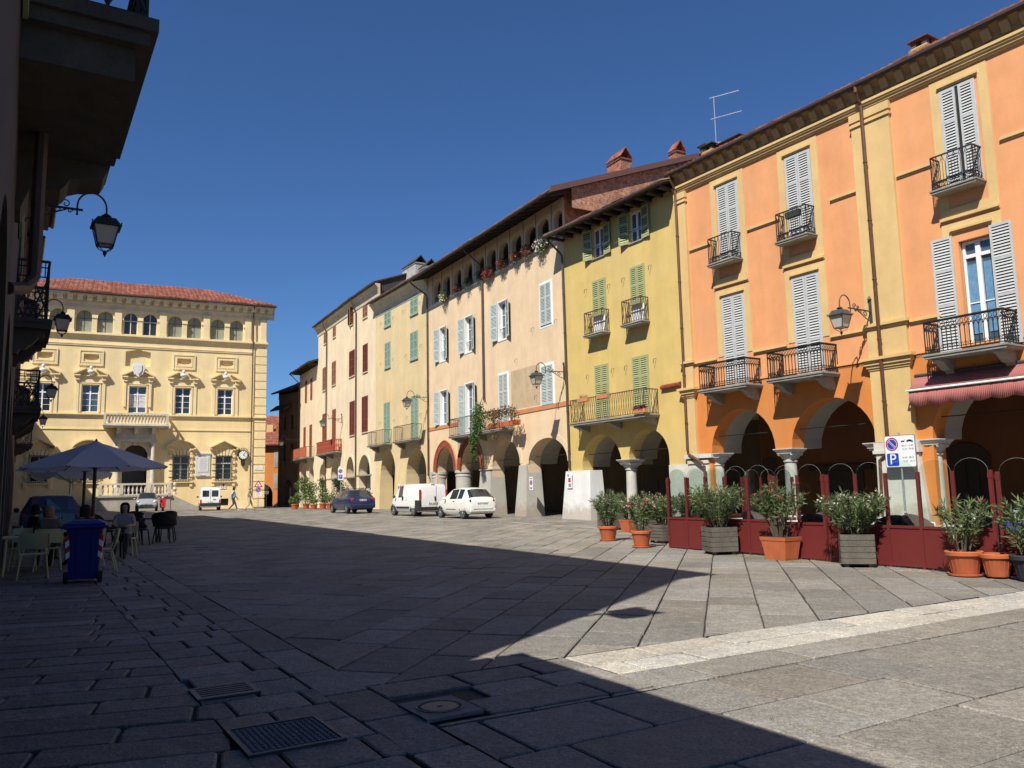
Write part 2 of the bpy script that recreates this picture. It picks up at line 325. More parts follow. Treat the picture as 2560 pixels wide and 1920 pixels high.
def wall(fc, mat, u0, u1, zb, zt, arches=(), piers=(), holes=(), th=.6, depth=4.2, D=9, vault=None, inner=None, hd=.25, rear=(), topL=None, vd=1.1, name='wall', arc_mat=None):
    """front wall with real openings, arcade behind it, side and back walls"""
    mats = [mat, vault or VAULT, inner or INNER, arc_mat or mat]
    b = MB(); zlow = zb
    path = []
    if arches:
        path.append((u0, zb if piers[0] else arches[0][2])); 
        for i, (a, c, zs, z2, k) in enumerate(arches):
            if piers[i]: path += [(a, zb)]
            path += arc(a, c, zs, z2, k)
            if piers[i + 1]: path += [(c, zb)]
        path.append((u1, zb if piers[-1] else arches[-1][2]))
    else: path = [(u0, zb), (u1, zb)]
    # tidy double points
    pp = [path[0]]
    for q in path[1:]:
        if abs(q[0] - pp[-1][0]) + abs(q[1] - pp[-1][1]) > 1e-5: pp.append(q)
    path = pp
    def poly(outer, hs, y):
        loops = [[Vector((p[0], p[1], 0)) for p in outer]] + [[Vector((p[0], p[1], 0)) for p in h] for h in hs]
        flat = [p for l in loops for p in l]; tri = tessellate_polygon(loops)
        b.raw([(p.x, y, p.y) for p in flat], tri)
    poly(path + [(u1, zt), (u0, zt)], holes, 0)
    for h in holes: b.strip(h, 0, -hd)
    if arches:
        ztop = max(a[3] for a in arches) + .3
        b.strip(path, 0, -th, m=3, closed=False); poly(path + [(u1, ztop), (u0, ztop)], [], -th)
        for (a, c, zs, z2, k) in arches: b.strip(arc(a - .1, c + .1, zs + .02, z2 + .1, k), -th - .002, -th - vd, 1, closed=False); b.prism([(a - .1, zs + .02)] + arc(a - .1, c + .1, zs + .02, z2 + .1, k) + [(c + .1, zs + .02), (c + .25, zs + .02), (c + .25, z2 + .25), (a - .25, z2 + .25), (a - .25, zs + .02)], -th - vd - .12, -th - vd, 1) if False else None
        b.face([(u0, -th, ztop), (u1, -th, ztop), (u1, -depth, ztop), (u0, -depth, ztop)], 2)
        # wall strips between the vaults, down to the springing
        for i in range(len(arches) - 1):
            um = (arches[i][1] + arches[i + 1][0]) / 2; zs = arches[i][2]
            b.face([(arches[i][1] + .1, -th - .002, zs + .02), (arches[i + 1][0] - .1, -th - .002, zs + .02), (arches[i + 1][0] - .1, -th - vd, zs + .02), (arches[i][1] + .1, -th - vd, zs + .02)], 1)
        b.m = 2; b.face([(u0, -depth, zb), (u1, -depth, zb), (u1, -depth, ztop), (u0, -depth, ztop)]); b.m = 0
    else: ztop = zb
    for u in (u0, u1):
        b.face([(u, 0, ztop), (u, -D, ztop), (u, -D, zt), (u, 0, zt)])
        if arches: b.face([(u, -depth, zb), (u, -D, zb), (u, -D, ztop), (u, -depth, ztop)])
    b.face([(u0, -D, zb), (u1, -D, zb), (u1, -D, zt), (u0, -D, zt)])
    b.face([(u0, 0, zt), (u1, 0, zt), (u1, -D, zt), (u0, -D, zt)])
    return b.build(name, mats, fc.root)
def tiles(fc, u0, u1, ov, ze, run, pitch, mat, tile=.24, rows=4, hip0=0, hip1=0, name='roof', under=WOOD, amp=.075, gable=None):
    b = MB(); n = max(1, round((u1 - u0) / tile)); tw = (u1 - u0) / n; t = tan(radians(pitch)); rs = random.Random(int(u1 * 31))
    for i in range(n):
        ua = u0 + tw * i; uc = ua + tw / 2; L = ov + run
        if hip0: L = min(L, (uc - u0) + .05)
        if hip1: L = min(L, (u1 - uc) + .05)
        k = max(1, int(rows * L / (ov + run) + .5)); lift = rs.uniform(-.016, .016) + .018 * sin(uc * .9) + .012 * sin(uc * 2.3 + 1)
        for r in range(k):
            d0, d1 = L * r / k, L * (r + 1) / k + .05
            P = []
            for d, dz in ((d0 - (0 if r else .03), .045), (d1, .0)):
                for q in range(6):
                    a = pi * q / 5; P.append((uc - tw * .56 * cos(a), ov - d, ze + d * t + dz + lift + amp * sin(a)))
            b.raw(P, [(q, q + 1, 7 + q, 6 + q) for q in range(5)] + [(0, 1, 2, 3, 4, 5)])
    b.m = 1
    y1 = -run; zr = ze + (ov + run) * t
    h0 = u0 + (ov + run if hip0 else 0); h1 = u1 - (ov + run if hip1 else 0)
    b.face([(u0, ov, ze), (u1, ov, ze), (h1, y1, zr), (h0, y1, zr)]); b.face([(u0, ov, ze - .07), (u1, ov, ze - .07), (h1, y1, zr - .07), (h0, y1, zr - .07)])
    b.face([(u0, ov, ze - .07), (u1, ov, ze - .07), (u1, ov, ze), (u0, ov, ze)])
    if not hip0: b.face([(u0, ov, ze - .07), (u0, ov, ze), (u0, y1, zr), (u0, y1, zr - .07)])
    if not hip1: b.face([(u1, ov, ze - .07), (u1, ov, ze), (u1, y1, zr), (u1, y1, zr - .07)])
    if hip0 or hip1:
        for h, uu, hh in ((hip0, u0, h0), (hip1, u1, h1)):
            if h: b.face([(uu, ov, ze), (uu, y1 - (ov + run), ze), (hh, y1, zr)])
    b.face([(h0, y1, zr), (h1, y1, zr), (h1, y1 - 5, zr - 5 * t), (h0, y1 - 5, zr - 5 * t)])
    if not (hip0 or hip1):      # gable ends below the slope
        for uu in (u0 + .14, u1 - .14): b.face([(uu, -.03, ze + ov * t - .08), (uu, y1, zr - .08), (uu, y1 - 4, zr - 4 * t - .08), (uu, y1 - 4, ze - .6), (uu, -.03, ze - .6)], 2)
    return b.build(name, [mat, under, gable or SLATE], fc.root, smooth=30)
def gutter(fc, u0, u1, n, z, mat=GUTTER, r=.075):
    b = MB(); b.tube([(u0, n, z), ((u0 + u1) / 2, n, z - .015), (u1, n, z)], r, 8); return b.build('gutter', mat, fc.root, smooth=True)
def downpipe(fc, pts, r=.05, mat=BPIPE, clips=True):
    b = MB(); b.tube(pts, r, 8)
    if clips:
        for a, c in zip(pts, pts[1:]):
            a, c = Vector(a), Vector(c); L = (c - a).length
            for k in range(1, int(L / 1.9) + 1):
                q = a.lerp(c, k * 1.9 / L) if L > 0 else a; b.tube([q - (c - a).normalized() * .02, q + (c - a).normalized() * .02], r * 1.28, 8)
    return b.build('downpipe', mat, fc.root, smooth=True)
def band(fc, name, u0, u1, z0, z1, pr, mat, prof=None, u_ends=True):
    """moulding along the facade: stacked boxes from a list of (z0,z1,projection)"""
    b = MB()
    for (a, c, p) in (prof or [(z0, z1, pr)]): b.box(u0, u1, -.02, p, a, c)
    return b.build(name, mat, fc.root)
LEAF = {}
def leaf_mesh(w, h, mat, pitch=.062, mids=(.36, .68)):
    key = (round(w, 2), round(h, 2), mat.name, pitch)
    if key in LEAF: return LEAF[key]
    b = MB(); st = .065
    for x in (0, w - st): b.box(x, x + st, 0, .04, 0, h)
    zs = [0] + [h * m for m in mids] + [h]
    for i, z in enumerate(zs):
        rz = .10 if i == 0 else .075; z0 = z if i == 0 else z - rz; b.box(st, w - st, .002, .038, z0, z0 + rz)
    for i in range(len(zs) - 1):
        a = zs[i] + (.10 if i == 0 else 0); c = zs[i + 1] - .075; k = max(2, int((c - a) / pitch))
        for j in range(k):
            z = a + (c - a) * (j + .5) / k; hh = (c - a) / k * .36
            b.raw([(st, .036, z - hh), (w - st, .036, z - hh), (w - st, .006, z + hh), (st, .006, z + hh), (st, .028, z - hh), (w - st, .028, z - hh), (w - st, -.002 + .004, z + hh - .006), (st, .002, z + hh - .006)],
                  [(0, 1, 2, 3), (4, 5, 6, 7), (0, 1, 5, 4)])
    b.box(st * .5, w - st * .5, .0005, .003, .02, h - .02, 1)  # dark sheet behind the slats paints the shade of their gaps
    o = b.build('shutter', [mat, DARK]); me = o.data; bpy.data.objects.remove(o); LEAF[key] = me; return me
def closed_window(fc, u0, u1, z0, z1, mat, ajar=0.0, trim=None, pitch=.062, name='window', sill=None, dz=.0):
    """window behind two closed louvred leaves"""
    b = MB()
    b.box(u0 + .01, u1 - .01, -.01, .004, z0, z1, 1)
    fr = .035
    for a, c in ((u0 - fr, u0), (u1, u1 + fr)): b.box(a, c, -.01, .03, z0, z1 + fr)
    b.box(u0, u1, -.01, .03, z1, z1 + fr)
    w = b.build(name, [mat if trim is None else trim, DARK], fc.root)
    g = .012 + ajar; lw = (u1 - u0 - g) / 2; me = leaf_mesh(lw, z1 - z0 - .02, mat, pitch)
    inst(me, 'shutter', w, (u0, .012, z0 + .01)); inst(me, 'shutter', w, (u1 - lw, .012, z0 + .01))
    if sill: s = MB(); s.box(u0 - .08, u1 + .08, -.01, .09, z0 - .07, z0 - .01); s.build('sill', sill, w)
    return w
def casement(fc, u0, u1, z0, z1, n=-.2, mat=WHITE, rows=3, trans=None, glass=GLASS, curtain=None, name='window', cols=1, fr=.055, mull=.09):
    b = MB(); d = .05
    b.box(u0, u0 + fr, n - d, n, z0, z1); b.box(u1 - fr, u1, n - d, n, z0, z1); b.box(u0 + fr, u1 - fr, n - d, n, z1 - fr, z1); b.box(u0 + fr, u1 - fr, n - d, n, z0, z0 + fr)
    uc = (u0 + u1) / 2; b.box(uc - mull / 2, uc + mull / 2, n - d, n + .01, z0 + fr, z1 - fr)
    zt = z1 - fr
    if trans: b.box(u0 + fr, uc - mull / 2, n - d, n + .012, trans - .05, trans + .05); b.box(uc + mull / 2, u1 - fr, n - d, n + .012, trans - .05, trans + .05); zt = trans - .05
    for i in range(1, rows):
        z = z0 + fr + (zt - z0 - fr) * i / rows
        b.box(u0 + fr, uc - mull / 2, n - d + .01, n - .008, z - .016, z + .016); b.box(uc + mull / 2, u1 - fr, n - d + .01, n - .008, z - .016, z + .016)
    w = b.build(name, mat, fc.root)
    p = MB(); p.box(u0, u1, n - d - .012, n - d - .002, z0, z1); p.build('pane', glass, w)
    if curtain:
        c = MB(); k = 14
        for (a, e) in ((u0 + fr, uc - .1), (uc + .1, u1 - fr)):
            for i in range(k):
                x0 = a + (e - a) * i / k; x1 = a + (e - a) * (i + 1) / k
                c.face([(x0, n - d + .014 + .012 * (i % 2), z0 + .5), (x1, n - d + .014 + .012 * ((i + 1) % 2), z0 + .5), (x1, n - d + .014 + .012 * ((i + 1) % 2), z1 - .7), (x0, n - d + .014 + .012 * (i % 2), z1 - .65)])
        c.build('curtain', curtain, w)
    return w
def hang_leaf(win, me, u, z, w, side, ang=0, n=.03):
    """open leaf folded back on the wall: side -1 lies towards smaller u, +1 towards larger u"""
    o = inst(me, 'shutter', win, (u - (w if side < 0 else 0), n, z))
    if side < 0: o.location = (u - w * cos(ang), n + w * sin(ang), z); o.rotation_euler = (0, 0, -ang)
    else: o.location = (u, n, z); o.rotation_euler = (0, 0, ang)
    return o
def railing(path, z, h, style, mb=None):
    b = mb or MB(); pts = [Vector((p[0], p[1], 0)) for p in path]
    top = z + h
    def rail(zz, w): 
        for a, c in zip(pts, pts[1:]): b.bar((a.x, a.y, zz), (c.x, c.y, zz), w)
    rail(top, .045); rail(z + .05, .03)
    for p in pts: b.bar((p.x, p.y, z), (p.x, p.y, top), .03)
    for a, c in zip(pts, pts[1:]):
        L = (c - a).length; d = (c - a) / L
        def at(t, zz): q = a + d * t; return (q.x, q.y, zz)
        if style == 'ornate':
            rail(z + .12, .022); rail(top - .20, .022); rail(top - .035, .03)
            k = max(2, round(L / .125)); s = L / k
            for i in range(k + 1): b.bar(at(i * s, z + .05), at(i * s, top - .2), .022)
            for i in range(k):
                m = (i + .5) * s; r = s * .36
                # lancet heads between the bars, rings in the frieze and scrolls in the foot
                b.tube([at(m - s / 2, top - .32), at(m - s / 4, top - .235), at(m, top - .21), at(m + s / 4, top - .235), at(m + s / 2, top - .32)], .009, 4)
                b.tube([at(m + r * cos(x), top - .12 + r * 1.3 * sin(x)) for x in [j * pi / 4 for j in range(8)]], .010, 4, closed=True)
                b.tube([at(m - s / 2, z + .12), at(m - s / 4, z + .22), at(m, z + .14), at(m + s / 4, z + .22), at(m + s / 2, z + .12)], .008, 4)
        elif style == 'fan':
            rail(z + .22, .018)
            k = max(2, round(L / .17)); s = L / k
            for i in range(k):
                m = (i + .5) * s
                b.bar(at(m, z + .05), at(m, top - .28), .017)
                b.tube([at(m - s / 2, top - .02), at(m, top - .28), at(m + s / 2, top - .02)], .008, 4)
                b.tube([at(m - s / 2, z + .05), at(m, z + .22), at(m + s / 2, z + .05)], .008, 4)
                if i: b.bar(at(i * s, z + .22), at(i * s, top - .14), .012)
                b.tube([at(i * s + .03 * cos(x) + .0, top - .1 + .05 * sin(x)) for x in [j * pi / 3 for j in range(6)]], .007, 4, closed=True)
        elif style == 'cross':
            k = max(2, round(L / .15)); s = L / k
            for i in range(k):
                b.bar(at(i * s, z + .05), at(min(L, (i + .85) * s), top), .014); b.bar(at(min(L, (i + .85) * s), z + .05), at(i * s, top), .014)
        elif style == 'bars':
            k = max(2, round(L / .14)); s = L / k
            for i in range(1, k): b.bar(at(i * s, z + .05), at(i * s, top), .016)
        elif style == 'lattice':
            rail(top - .26, .02); rail(top - .1, .02)
            k = max(2, round(L / .3)); s = L / k
            for i in range(k):
                b.bar(at(i * s, top - .26), at((i + 1) * s, z + .08), .03); b.bar(at((i + 1) * s, top - .26), at(i * s, z + .08), .03)
                b.tube([at((i + .5) * s + .08 * cos(x), z + .08 + (h - .34) / 2 + .08 * sin(x)) for x in [j * pi / 4 for j in range(8)]], .014, 4, closed=True)
                for q in (.25, .75): b.bar(at((i + q) * s, top - .26), at((i + q) * s, top), .02)
    return b
def corbel_prof(n, h, k=1.0):
    return [(0, 0), (n, 0), (n, -.06), (n * .96, -.09), (n * .80, -.11), (n * .62, -h * .55), (n * .40, -h * .78), (n * .22, -h * .82), (n * .14, -h), (0, -h)]
def balcony(fc, u0, u1, n, z, h, style, iron=IRON, th=.11, corbels=(), ch=.32, cw=.2, slabm=STONE, corbm=None, round_=0):
    b = MB(); b.box(u0, u1, -.01, n, z - th, z); b.box(u0 - .03, u1 + .03, -.008, n + .03, z - th * .45, z - .012)
    s = b.build('balcony', slabm, fc.root)
    i = .05; railing([(u0 + i, 0), (u0 + i, n - i), (u1 - i, n - i), (u1 - i, 0)], z, h, style).build('railing', iron, s)
    for c in corbels:
        k = MB(); k.prism([(a, z - th + d) for a, d in corbel_prof(n * .88, ch)], c - cw / 2, c + cw / 2, plane='yz'); k.build('corbel', corbm or slabm, s)
    return s
def column(fc, u, n, zb, zt, r, mat=COLSTONE, cap=.42, abw=.62, name='column', base=True):
    b = MB(); zc = zt - cap
    pr = [(r * 1.0, zb), (r * 1.0, zb + .02)]
    if base: pr = [(r * 1.45, zb), (r * 1.45, zb + .10), (r * 1.25, zb + .16), (r * 1.3, zb + .2), (r * 1.05, zb + .26)]
    pr += [(r * 1.03, zb + .6), (r * .93, zc - .05), (r * 1.12, zc - .03), (r * 1.12, zc), (r * .95, zc + .01), (r * 1.0, zc + .10), (r * 1.25, zc + .2), (r * 1.7, zc + .25)]
    b.lathe(pr, (u, n, 0), 18)
    # four corner volutes and the abacus
    for a in range(4):
        x, y = cos(pi / 4 + a * pi / 2), sin(pi / 4 + a * pi / 2); b.tube([(u + x * r * 1.0, n + y * r, zc + .08), (u + x * r * 1.35, n + y * r * 1.35, zc + .20), (u + x * r * 1.85, n + y * r * 1.85, zc + .235)], .05, 5)
    w = abw / 2
    b.box(u - w * .95, u + w * .95, n - w * .95, n + w * .95, zt - .17, zt - .13)
    b.frustum([(u - w * .95, n - w * .95, zt - .13), (u + w * .95, n - w * .95, zt - .13), (u + w * .95, n + w * .95, zt - .13), (u - w * .95, n + w * .95, zt - .13)],
              [(u - w * 1.22, n - w * 1.22, zt - .03), (u + w * 1.22, n - w * 1.22, zt - .03), (u + w * 1.22, n + w * 1.22, zt - .03), (u - w * 1.22, n + w * 1.22, zt - .03)])
    b.box(u - w * 1.22, u + w * 1.22, n - w * 1.22, n + w * 1.22, zt - .03, zt + .0)
    return b.build(name, mat, fc.root, smooth=35)
def pier(fc, u0, u1, n0, n1, zb, zt, bat, mat, name='pier', cap=0):
    """battered pier: spreads by bat towards the ground"""
    b = MB()
    lo = [(u0 - bat, n1 - bat * .3, zb), (u1 + bat, n1 - bat * .3, zb), (u1 + bat, n0 + bat, zb), (u0 - bat, n0 + bat, zb)]
    hi = [(u0, n1, zt), (u1, n1, zt), (u1, n0, zt), (u0, n0, zt)]
    b.frustum(lo, hi)
    if cap: b.box(u0 - .05, u1 + .05, n1 - .02, n0 + .06, zt, zt + cap)
    return b.build(name, mat, fc.root)
def chimney(roof, fc, u, n, z0, z1, w, d, mat, cap='tile', capm=None):
    b = MB(); b.box(u - w / 2, u + w / 2, n - d / 2, n + d / 2, z0, z1)
    for q in range(2): b.box(u - w / 2 - .04, u + w / 2 + .04, n - d / 2 - .04, n + d / 2 + .04, z1 - .12 + q * .0, z1 - .05)
    o = b.build('chimney', mat, roof)
    c = MB()
    if cap == 'tile':
        for s in (-1, 1): c.raw([(u - w / 2 - .02, n, z1 + .55), (u + w / 2 + .02, n, z1 + .5), (u + w / 2 + .02, n + s * (d / 2 + .04), z1), (u - w / 2 - .02, n + s * (d / 2 + .04), z1), (u - w / 2 - .02, n, z1 + .62), (u + w / 2 + .02, n, z1 + .56), (u + w / 2 + .02, n + s * (d / 2 + .07), z1 + .05), (u - w / 2 - .02, n + s * (d / 2 + .07), z1 + .05)],
                        [(0, 1, 2, 3), (4, 5, 6, 7), (0, 1, 5, 4), (2, 3, 7, 6), (0, 3, 7, 4), (1, 2, 6, 5)])
    else:
        for x in (-1, 1):
            for y in (-1, 1): c.box(u + x * (w / 2 - .1) - .08, u + x * (w / 2 - .1) + .08, n + y * (d / 2 - .1) - .08, n + y * (d / 2 - .1) + .08, z1, z1 + .22)
        c.box(u - w / 2 - .07, u + w / 2 + .07, n - d / 2 - .08, n + d / 2 + .08, z1 + .22, z1 + .26)
    c.build('chimney_cap', capm or TILE, o); return o
def arch_ring(fc, name, a, c, zs, zt, k, w, pr, mat, z0=None, n=18):
    i = arc(a, c, zs, zt, k, n); o = arc(a - w, c + w, zs, zt + w, k, n)
    if z0 is not None: i = [(a, z0)] + i + [(c, z0)]; o = [(a - w, z0)] + o + [(c + w, z0)]
    b = MB(); m = len(i)
    for j in range(m - 1):
        q = [(i[j][0], pr, i[j][1]), (i[j + 1][0], pr, i[j + 1][1]), (o[j + 1][0], pr, o[j + 1][1]), (o[j][0], pr, o[j][1])]
        b.face(q); b.face([(o[j][0], pr, o[j][1]), (o[j + 1][0], pr, o[j + 1][1]), (o[j + 1][0], -.01, o[j + 1][1]), (o[j][0], -.01, o[j][1])]); b.face([(i[j][0], pr, i[j][1]), (i[j + 1][0], pr, i[j + 1][1]), (i[j + 1][0], -.01, i[j + 1][1]), (i[j][0], -.01, i[j][1])])
    return b.build(name, mat, fc.root)
def door_back(fc, u0, u1, z0, z1, depth, kind=None, mat=DOORM):
    b = MB()
    if kind: b.prism([(u0, z0)] + arc(u0, u1, z1 - (u1 - u0) * .3, z1, 's') + [(u1, z0)], -depth + .01, -depth + .05)
    else: b.box(u0, u1, -depth + .01, -depth + .05, z0, z1)
    for k in range(1, 4):
        u = u0 + (u1 - u0) * k / 4; b.box(u - .02, u + .02, -depth + .05, -depth + .07, z0, z1 - .6)
    return b.build('door', mat, fc.root)
def tie_rod(fc, a, c, z, n=-.3):
    b = MB(); b.bar((a, n, z), (c, n, z), .035); return b.build('tie_rod', IRON, fc.root)
def hooks(fc, pts, mat=RUSTIRON):
    me = None
    for u, z in pts:
        if me is None: b = MB(); b.tube([(0, 0, 0), (0, .12, -.02), (.02, .14, -.06), (.05, .13, -.22)], .012, 4); me = b.build('shutter_hook', mat, fc.root, (u, 0, z)).data
        else: inst(me, 'shutter_hook', fc.root, (u, 0, z))
# ================================================================ ORANGE BUILDING
O = Fac('orange_building', 'orange stuccoed arcaded building with pale pilasters and white louvred shutters', 'building', (2.5, 39.0), -32.55)
OA = [(-29.0, -25.8, 2.86, 4.43, 'r'), (-25.1, -21.9, 2.86, 4.43, 'r'), (-21.3, -18.08, 2.86, 4.43, 'r'), (-16.3, -13.1, 2.86, 4.43, 'r'), (-12.4, -9.4, 2.86, 4.43, 'r')]
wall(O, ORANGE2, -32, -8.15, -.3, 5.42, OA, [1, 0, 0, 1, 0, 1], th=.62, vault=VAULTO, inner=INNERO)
wall(O, ORANGE, -32, -8.15, 5.42, 14.25, holes=[rect(-20.22, -19.33, 5.24, 8.44)], hd=.22)
wl = MB(); wl.box(-32, -8.15, .002, .035, 5.40, 5.47); wl.build('string_course', ORANGE, O.root)
for segs, z0, z1, pr in ((((-32, -20.75), (-18.8, -17.68), (-16.28, -15.3), (-13.2, -11.75), (-9.9, -8.78)), 10.94, 11.02, .075), (((-32, -21.0), (-18.7, -17.72), (-16.26, -14.95), (-13.2, -11.72), (-9.95, -8.78)), 6.38, 6.46, .09)):
    for a, c in segs: b = MB(); b.box(a, c, -.02, pr, z0, z1); b.box(a, c, -.02, pr * .5, z0 - .05, z0); b.build('string_course', CREAMTRIM, O.root)
# pilasters with capitals
def pilaster(u0, u1):
    b = MB(); b.box(u0, u1, -.02, .11, 2.86, 13.46)
    for z0, z1, e in ((5.08, 5.15, .03), (5.15, 5.24, .07), (5.24, 5.38, .12), (5.38, 5.47, .2), (6.36, 6.44, .04), (6.44, 6.54, .1), (13.02, 13.08, .05), (13.08, 13.12, .03)): b.box(u0 - e, u1 + e, -.01, .11 + e, z0, z1)
    b.box(u0 - .04, u1 + .04, -.01, .15, 13.2, 13.46)
    return b.build('pilaster', CREAMTRIM, O.root)
pilaster(-17.62, -16.31); pilaster(-8.72, -8.17); pilaster(-31.9, -30.6)
# cornice with modillions
band(O, 'cornice', -32, -8.1, 0, 0, 0, CREAMTRIM, [(13.46, 13.52, .07), (13.52, 13.60, .12), (13.60, 13.66, .17), (13.66, 13.74, .21), (13.74, 13.80, .12)])
b = MB(); b.prism([(.0, 13.80), (.10, 13.80), (.13, 14.02), (.34, 14.20), (.36, 14.26), (0, 14.26)], -32, -8.1, plane='yz'); b.build('cove_cornice', SOFFO, O.root)
u = -31.8; mb_ = MB(); mb_.prism([(.10, 13.83), (.20, 13.83), (.36, 14.10), (.36, 14.20), (.10, 14.20)], 0, .24, plane='yz'); mme = mb_.build('modillion', SOFFO, O.root, (u, 0, 0)).data
while u < -9.0: u += .52; inst(mme, 'modillion', O.root, (u, 0, 0))
r_o = tiles(O, -32, -8.05, .40, 14.30, 7, 19, TILE, gable=BRICKO); gutter(O, -32, -8.05, .46, 14.25, r=.085)
chimney(r_o, O, -17.95, -1.6, 14.4, 15.52, .56, .5, CREAMTRIM, 'slab', BROWNSHEET); chimney(r_o, O, -8.62, -1.7, 14.4, 15.55, .55, .5, CREAMTRIM, 'slab', SLATE); chimney(r_o, O, -8.12, -1.9, 14.4, 15.75, .32, .45, BRICK, 'slab', SLATE); chimney(r_o, O, -9.85, -1.7, 14.4, 15.3, 1.1, .6, CREAMTRIM, 'slab', SLATE)
# window surrounds
def surround(uc, z0, z1, zi, lower):
    b = MB(); h = .83
    b.box(uc - h, uc - h + .27, -.02, .022, z0, z1); b.box(uc + h - .27, uc + h, -.02, .022, z0, z1); b.box(uc - h + .27, uc + h - .27, -.02, .022, zi, z1)
    b.box(uc - h + .24, uc + h - .24, -.02, .10, zi - .03, zi + .035); b.box(uc - h + .26, uc + h - .26, -.02, .06, zi - .07, zi - .03)
    if not lower:
        b.box(uc - h - .0, uc + h + .0, -.02, .10, z0 - .06, z0 + .02); b.box(uc - h + .05, uc + h - .05, -.02, .05, z0 + .02, z0 + .26)
        b.box(uc - h, uc - h + .2, -.02, .05, z0 - .1, z0 - .06)
    return b.build('window_surround', CREAMTRIM, O.root)
for uc in (-10.84, -14.09, -19.74, -24.0, -28.2):
    surround(uc, 9.18, 13.40, 13.16, False); surround(uc, 6.47, 9.02, 8.80, True)
for a, c, aj in ((-11.36, -10.38, 0), (-14.6, -13.6, 0), (-20.18, -19.22, .09), (-24.5, -23.5, 0), (-28.7, -27.7, 0)): closed_window(O, a, c, 10.03, 13.02, WSHUT, aj, pitch=.085)
for a, c in ((-11.37, -10.33), (-14.61, -13.57), (-24.52, -23.5), (-28.72, -27.7)): closed_window(O, a, c, 5.24, 8.68, WSHUT, pitch=.085)
w3 = casement(O, -20.20, -19.35, 5.24, 8.42, -.16, WHITE, 2, 7.98, GLASSB, CURT, fr=.07, mull=.13)
lm = leaf_mesh(.60, 3.38, WSHUT, .085, (.42, .72)); 
hang_leaf(w3, lm, -19.18, 5.27, .6, 1, 0.03); hang_leaf(w3, lm, -20.24, 5.27, .6, -1, .05)
for uc, w in ((-10.80, 1.30), (-14.03, 1.34), (-19.60, 1.30), (-24.0, 1.3), (-28.2, 1.3)): balcony(O, uc - w / 2, uc + w / 2, .52, 9.98, .98, 'fan', th=.12)
for uc, w in ((-10.86, 2.30), (-14.04, 2.24), (-19.66, 2.26), (-24.0, 2.3), (-28.2, 2.3)): balcony(O, uc - w / 2, uc + w / 2, .88, 5.20, .93, 'ornate', th=.13, corbels=(uc - w / 2 + .3, uc + w / 2 - .3), ch=.40, cw=.24)
# piers and columns of the arcade
for a, c in ((-9.25, -8.17),): 
    b = MB(); b.box(a, c, -.5, .05, -.3, 2.5); b.box(a - .02, c, -.4, .10, 2.50, 2.62); b.box(a - .25, c + .1, -.4, .16, 2.70, 2.86); b.build('pier', PIERW, O.root)
b = MB(); b.frustum([(-17.95, .20, -.2), (-16.30, .20, -.2), (-16.30, -.55, -.2), (-17.95, -.55, -.2)], [(-17.68, .14, 2.5), (-16.33, .14, 2.5), (-16.33, -.55, 2.5), (-17.68, -.55, 2.5)]); b.box(-17.75, -16.25, -.4, .2, 2.5, 2.6); b.box(-17.72, -16.28, -.4, .17, 2.6, 2.84); b.build('pier', PIERW, O.root)
b = MB(); b.box(-31.95, -29.4, -.5, .05, -.3, 2.5); b.build('pier', PIERW, O.root)
for u, r in ((-9.44, .19), (-12.75, .22), (-16.25, .2), (-17.92, .21), (-21.6, .22), (-25.45, .22), (-29.2, .2)): column(O, u, -.31, -.2, 2.86, r, abw=.66)
for a, c, zs, z2, k in OA[2:]: tie_rod(O, a, c, 3.5)
door_back(O, -8.95, -7.0 - 1.2, -.3, 2.75, 4.2, 's'); door_back(O, -12.9, -11.0, -.3, 2.1, 4.2); door_back(O, -17.5, -15.9, -.3, 2.9, 4.2, 's')
lb = MB(); lb.box(-13.3, -10.6, -4.2, -4.05, 2.12, 2.32); lb.build('lintel', DOORM, O.root)
downpipe(O, [(-8.28, .46, 14.2), (-8.28, .44, 14.0), (-8.28, .25, 13.75), (-8.28, .17, 13.6), (-8.28, .17, 3.0), (-8.33, .17, 2.88), (-9.1, .24, 2.5), (-9.2, .24, 2.38), (-9.2, .24, .1)], .055, COPPER)
downpipe(O, [(-16.8, .46, 14.2), (-16.8, .46, 14.0), (-16.8, .33, 13.8), (-16.8, .24, 13.6), (-16.8, .24, 2.62), (-16.74, .2, 2.5), (-16.45, .15, 2.3), (-16.4, .15, .1)], .058, COPPER)
fb = MB(); fb.box(-14.50, -13.95, .50, .66, 10.62, 10.84); fb.build('planter_box', M('dark_green_box', (.02, .035, .03), var=.1), O.root)
# awning over the caf\u00e9 arch
AW = thing('awning', 'faded red fabric awning with scalloped valance over the caf\u00e9 arch', 'awning', (O.o.x, O.o.y, 0), O.rz)
AWM = M('faded_red_canvas', (.37, .125, .11), var=.10, scale=1.4, tint=(.42, .17, .15), rough=.9, stain=.10)
b = MB(); ua, ub = -22.4, -17.74; K = 96
top = []; mid = []; bot = []
for i in range(K + 1):
    u = ua + (ub - ua) * i / K; top.append((u, .07, 4.72)); sag = -.012 * sin(pi * i / K); mid.append((u, .46 + sag * .4, 4.27 + sag)); 
    bot.append((u, .47 + .012 * sin(i * .5), 3.86 - .07 * abs(sin(pi * i / K * 8))))
for i in range(K):
    b.face([top[i], top[i + 1], mid[i + 1], mid[i]]); b.face([mid[i], mid[i + 1], bot[i + 1], bot[i]])
cv = b.build('canvas', AWM, AW, smooth=True); sm = cv.modifiers.new('thick', 'SOLIDIFY'); sm.thickness = .006
b = MB(); b.tube([(ua - .05, .49, 4.28), (ub + .06, .49, 4.28)], .032, 8); b.build('front_bar', WHITE, AW)
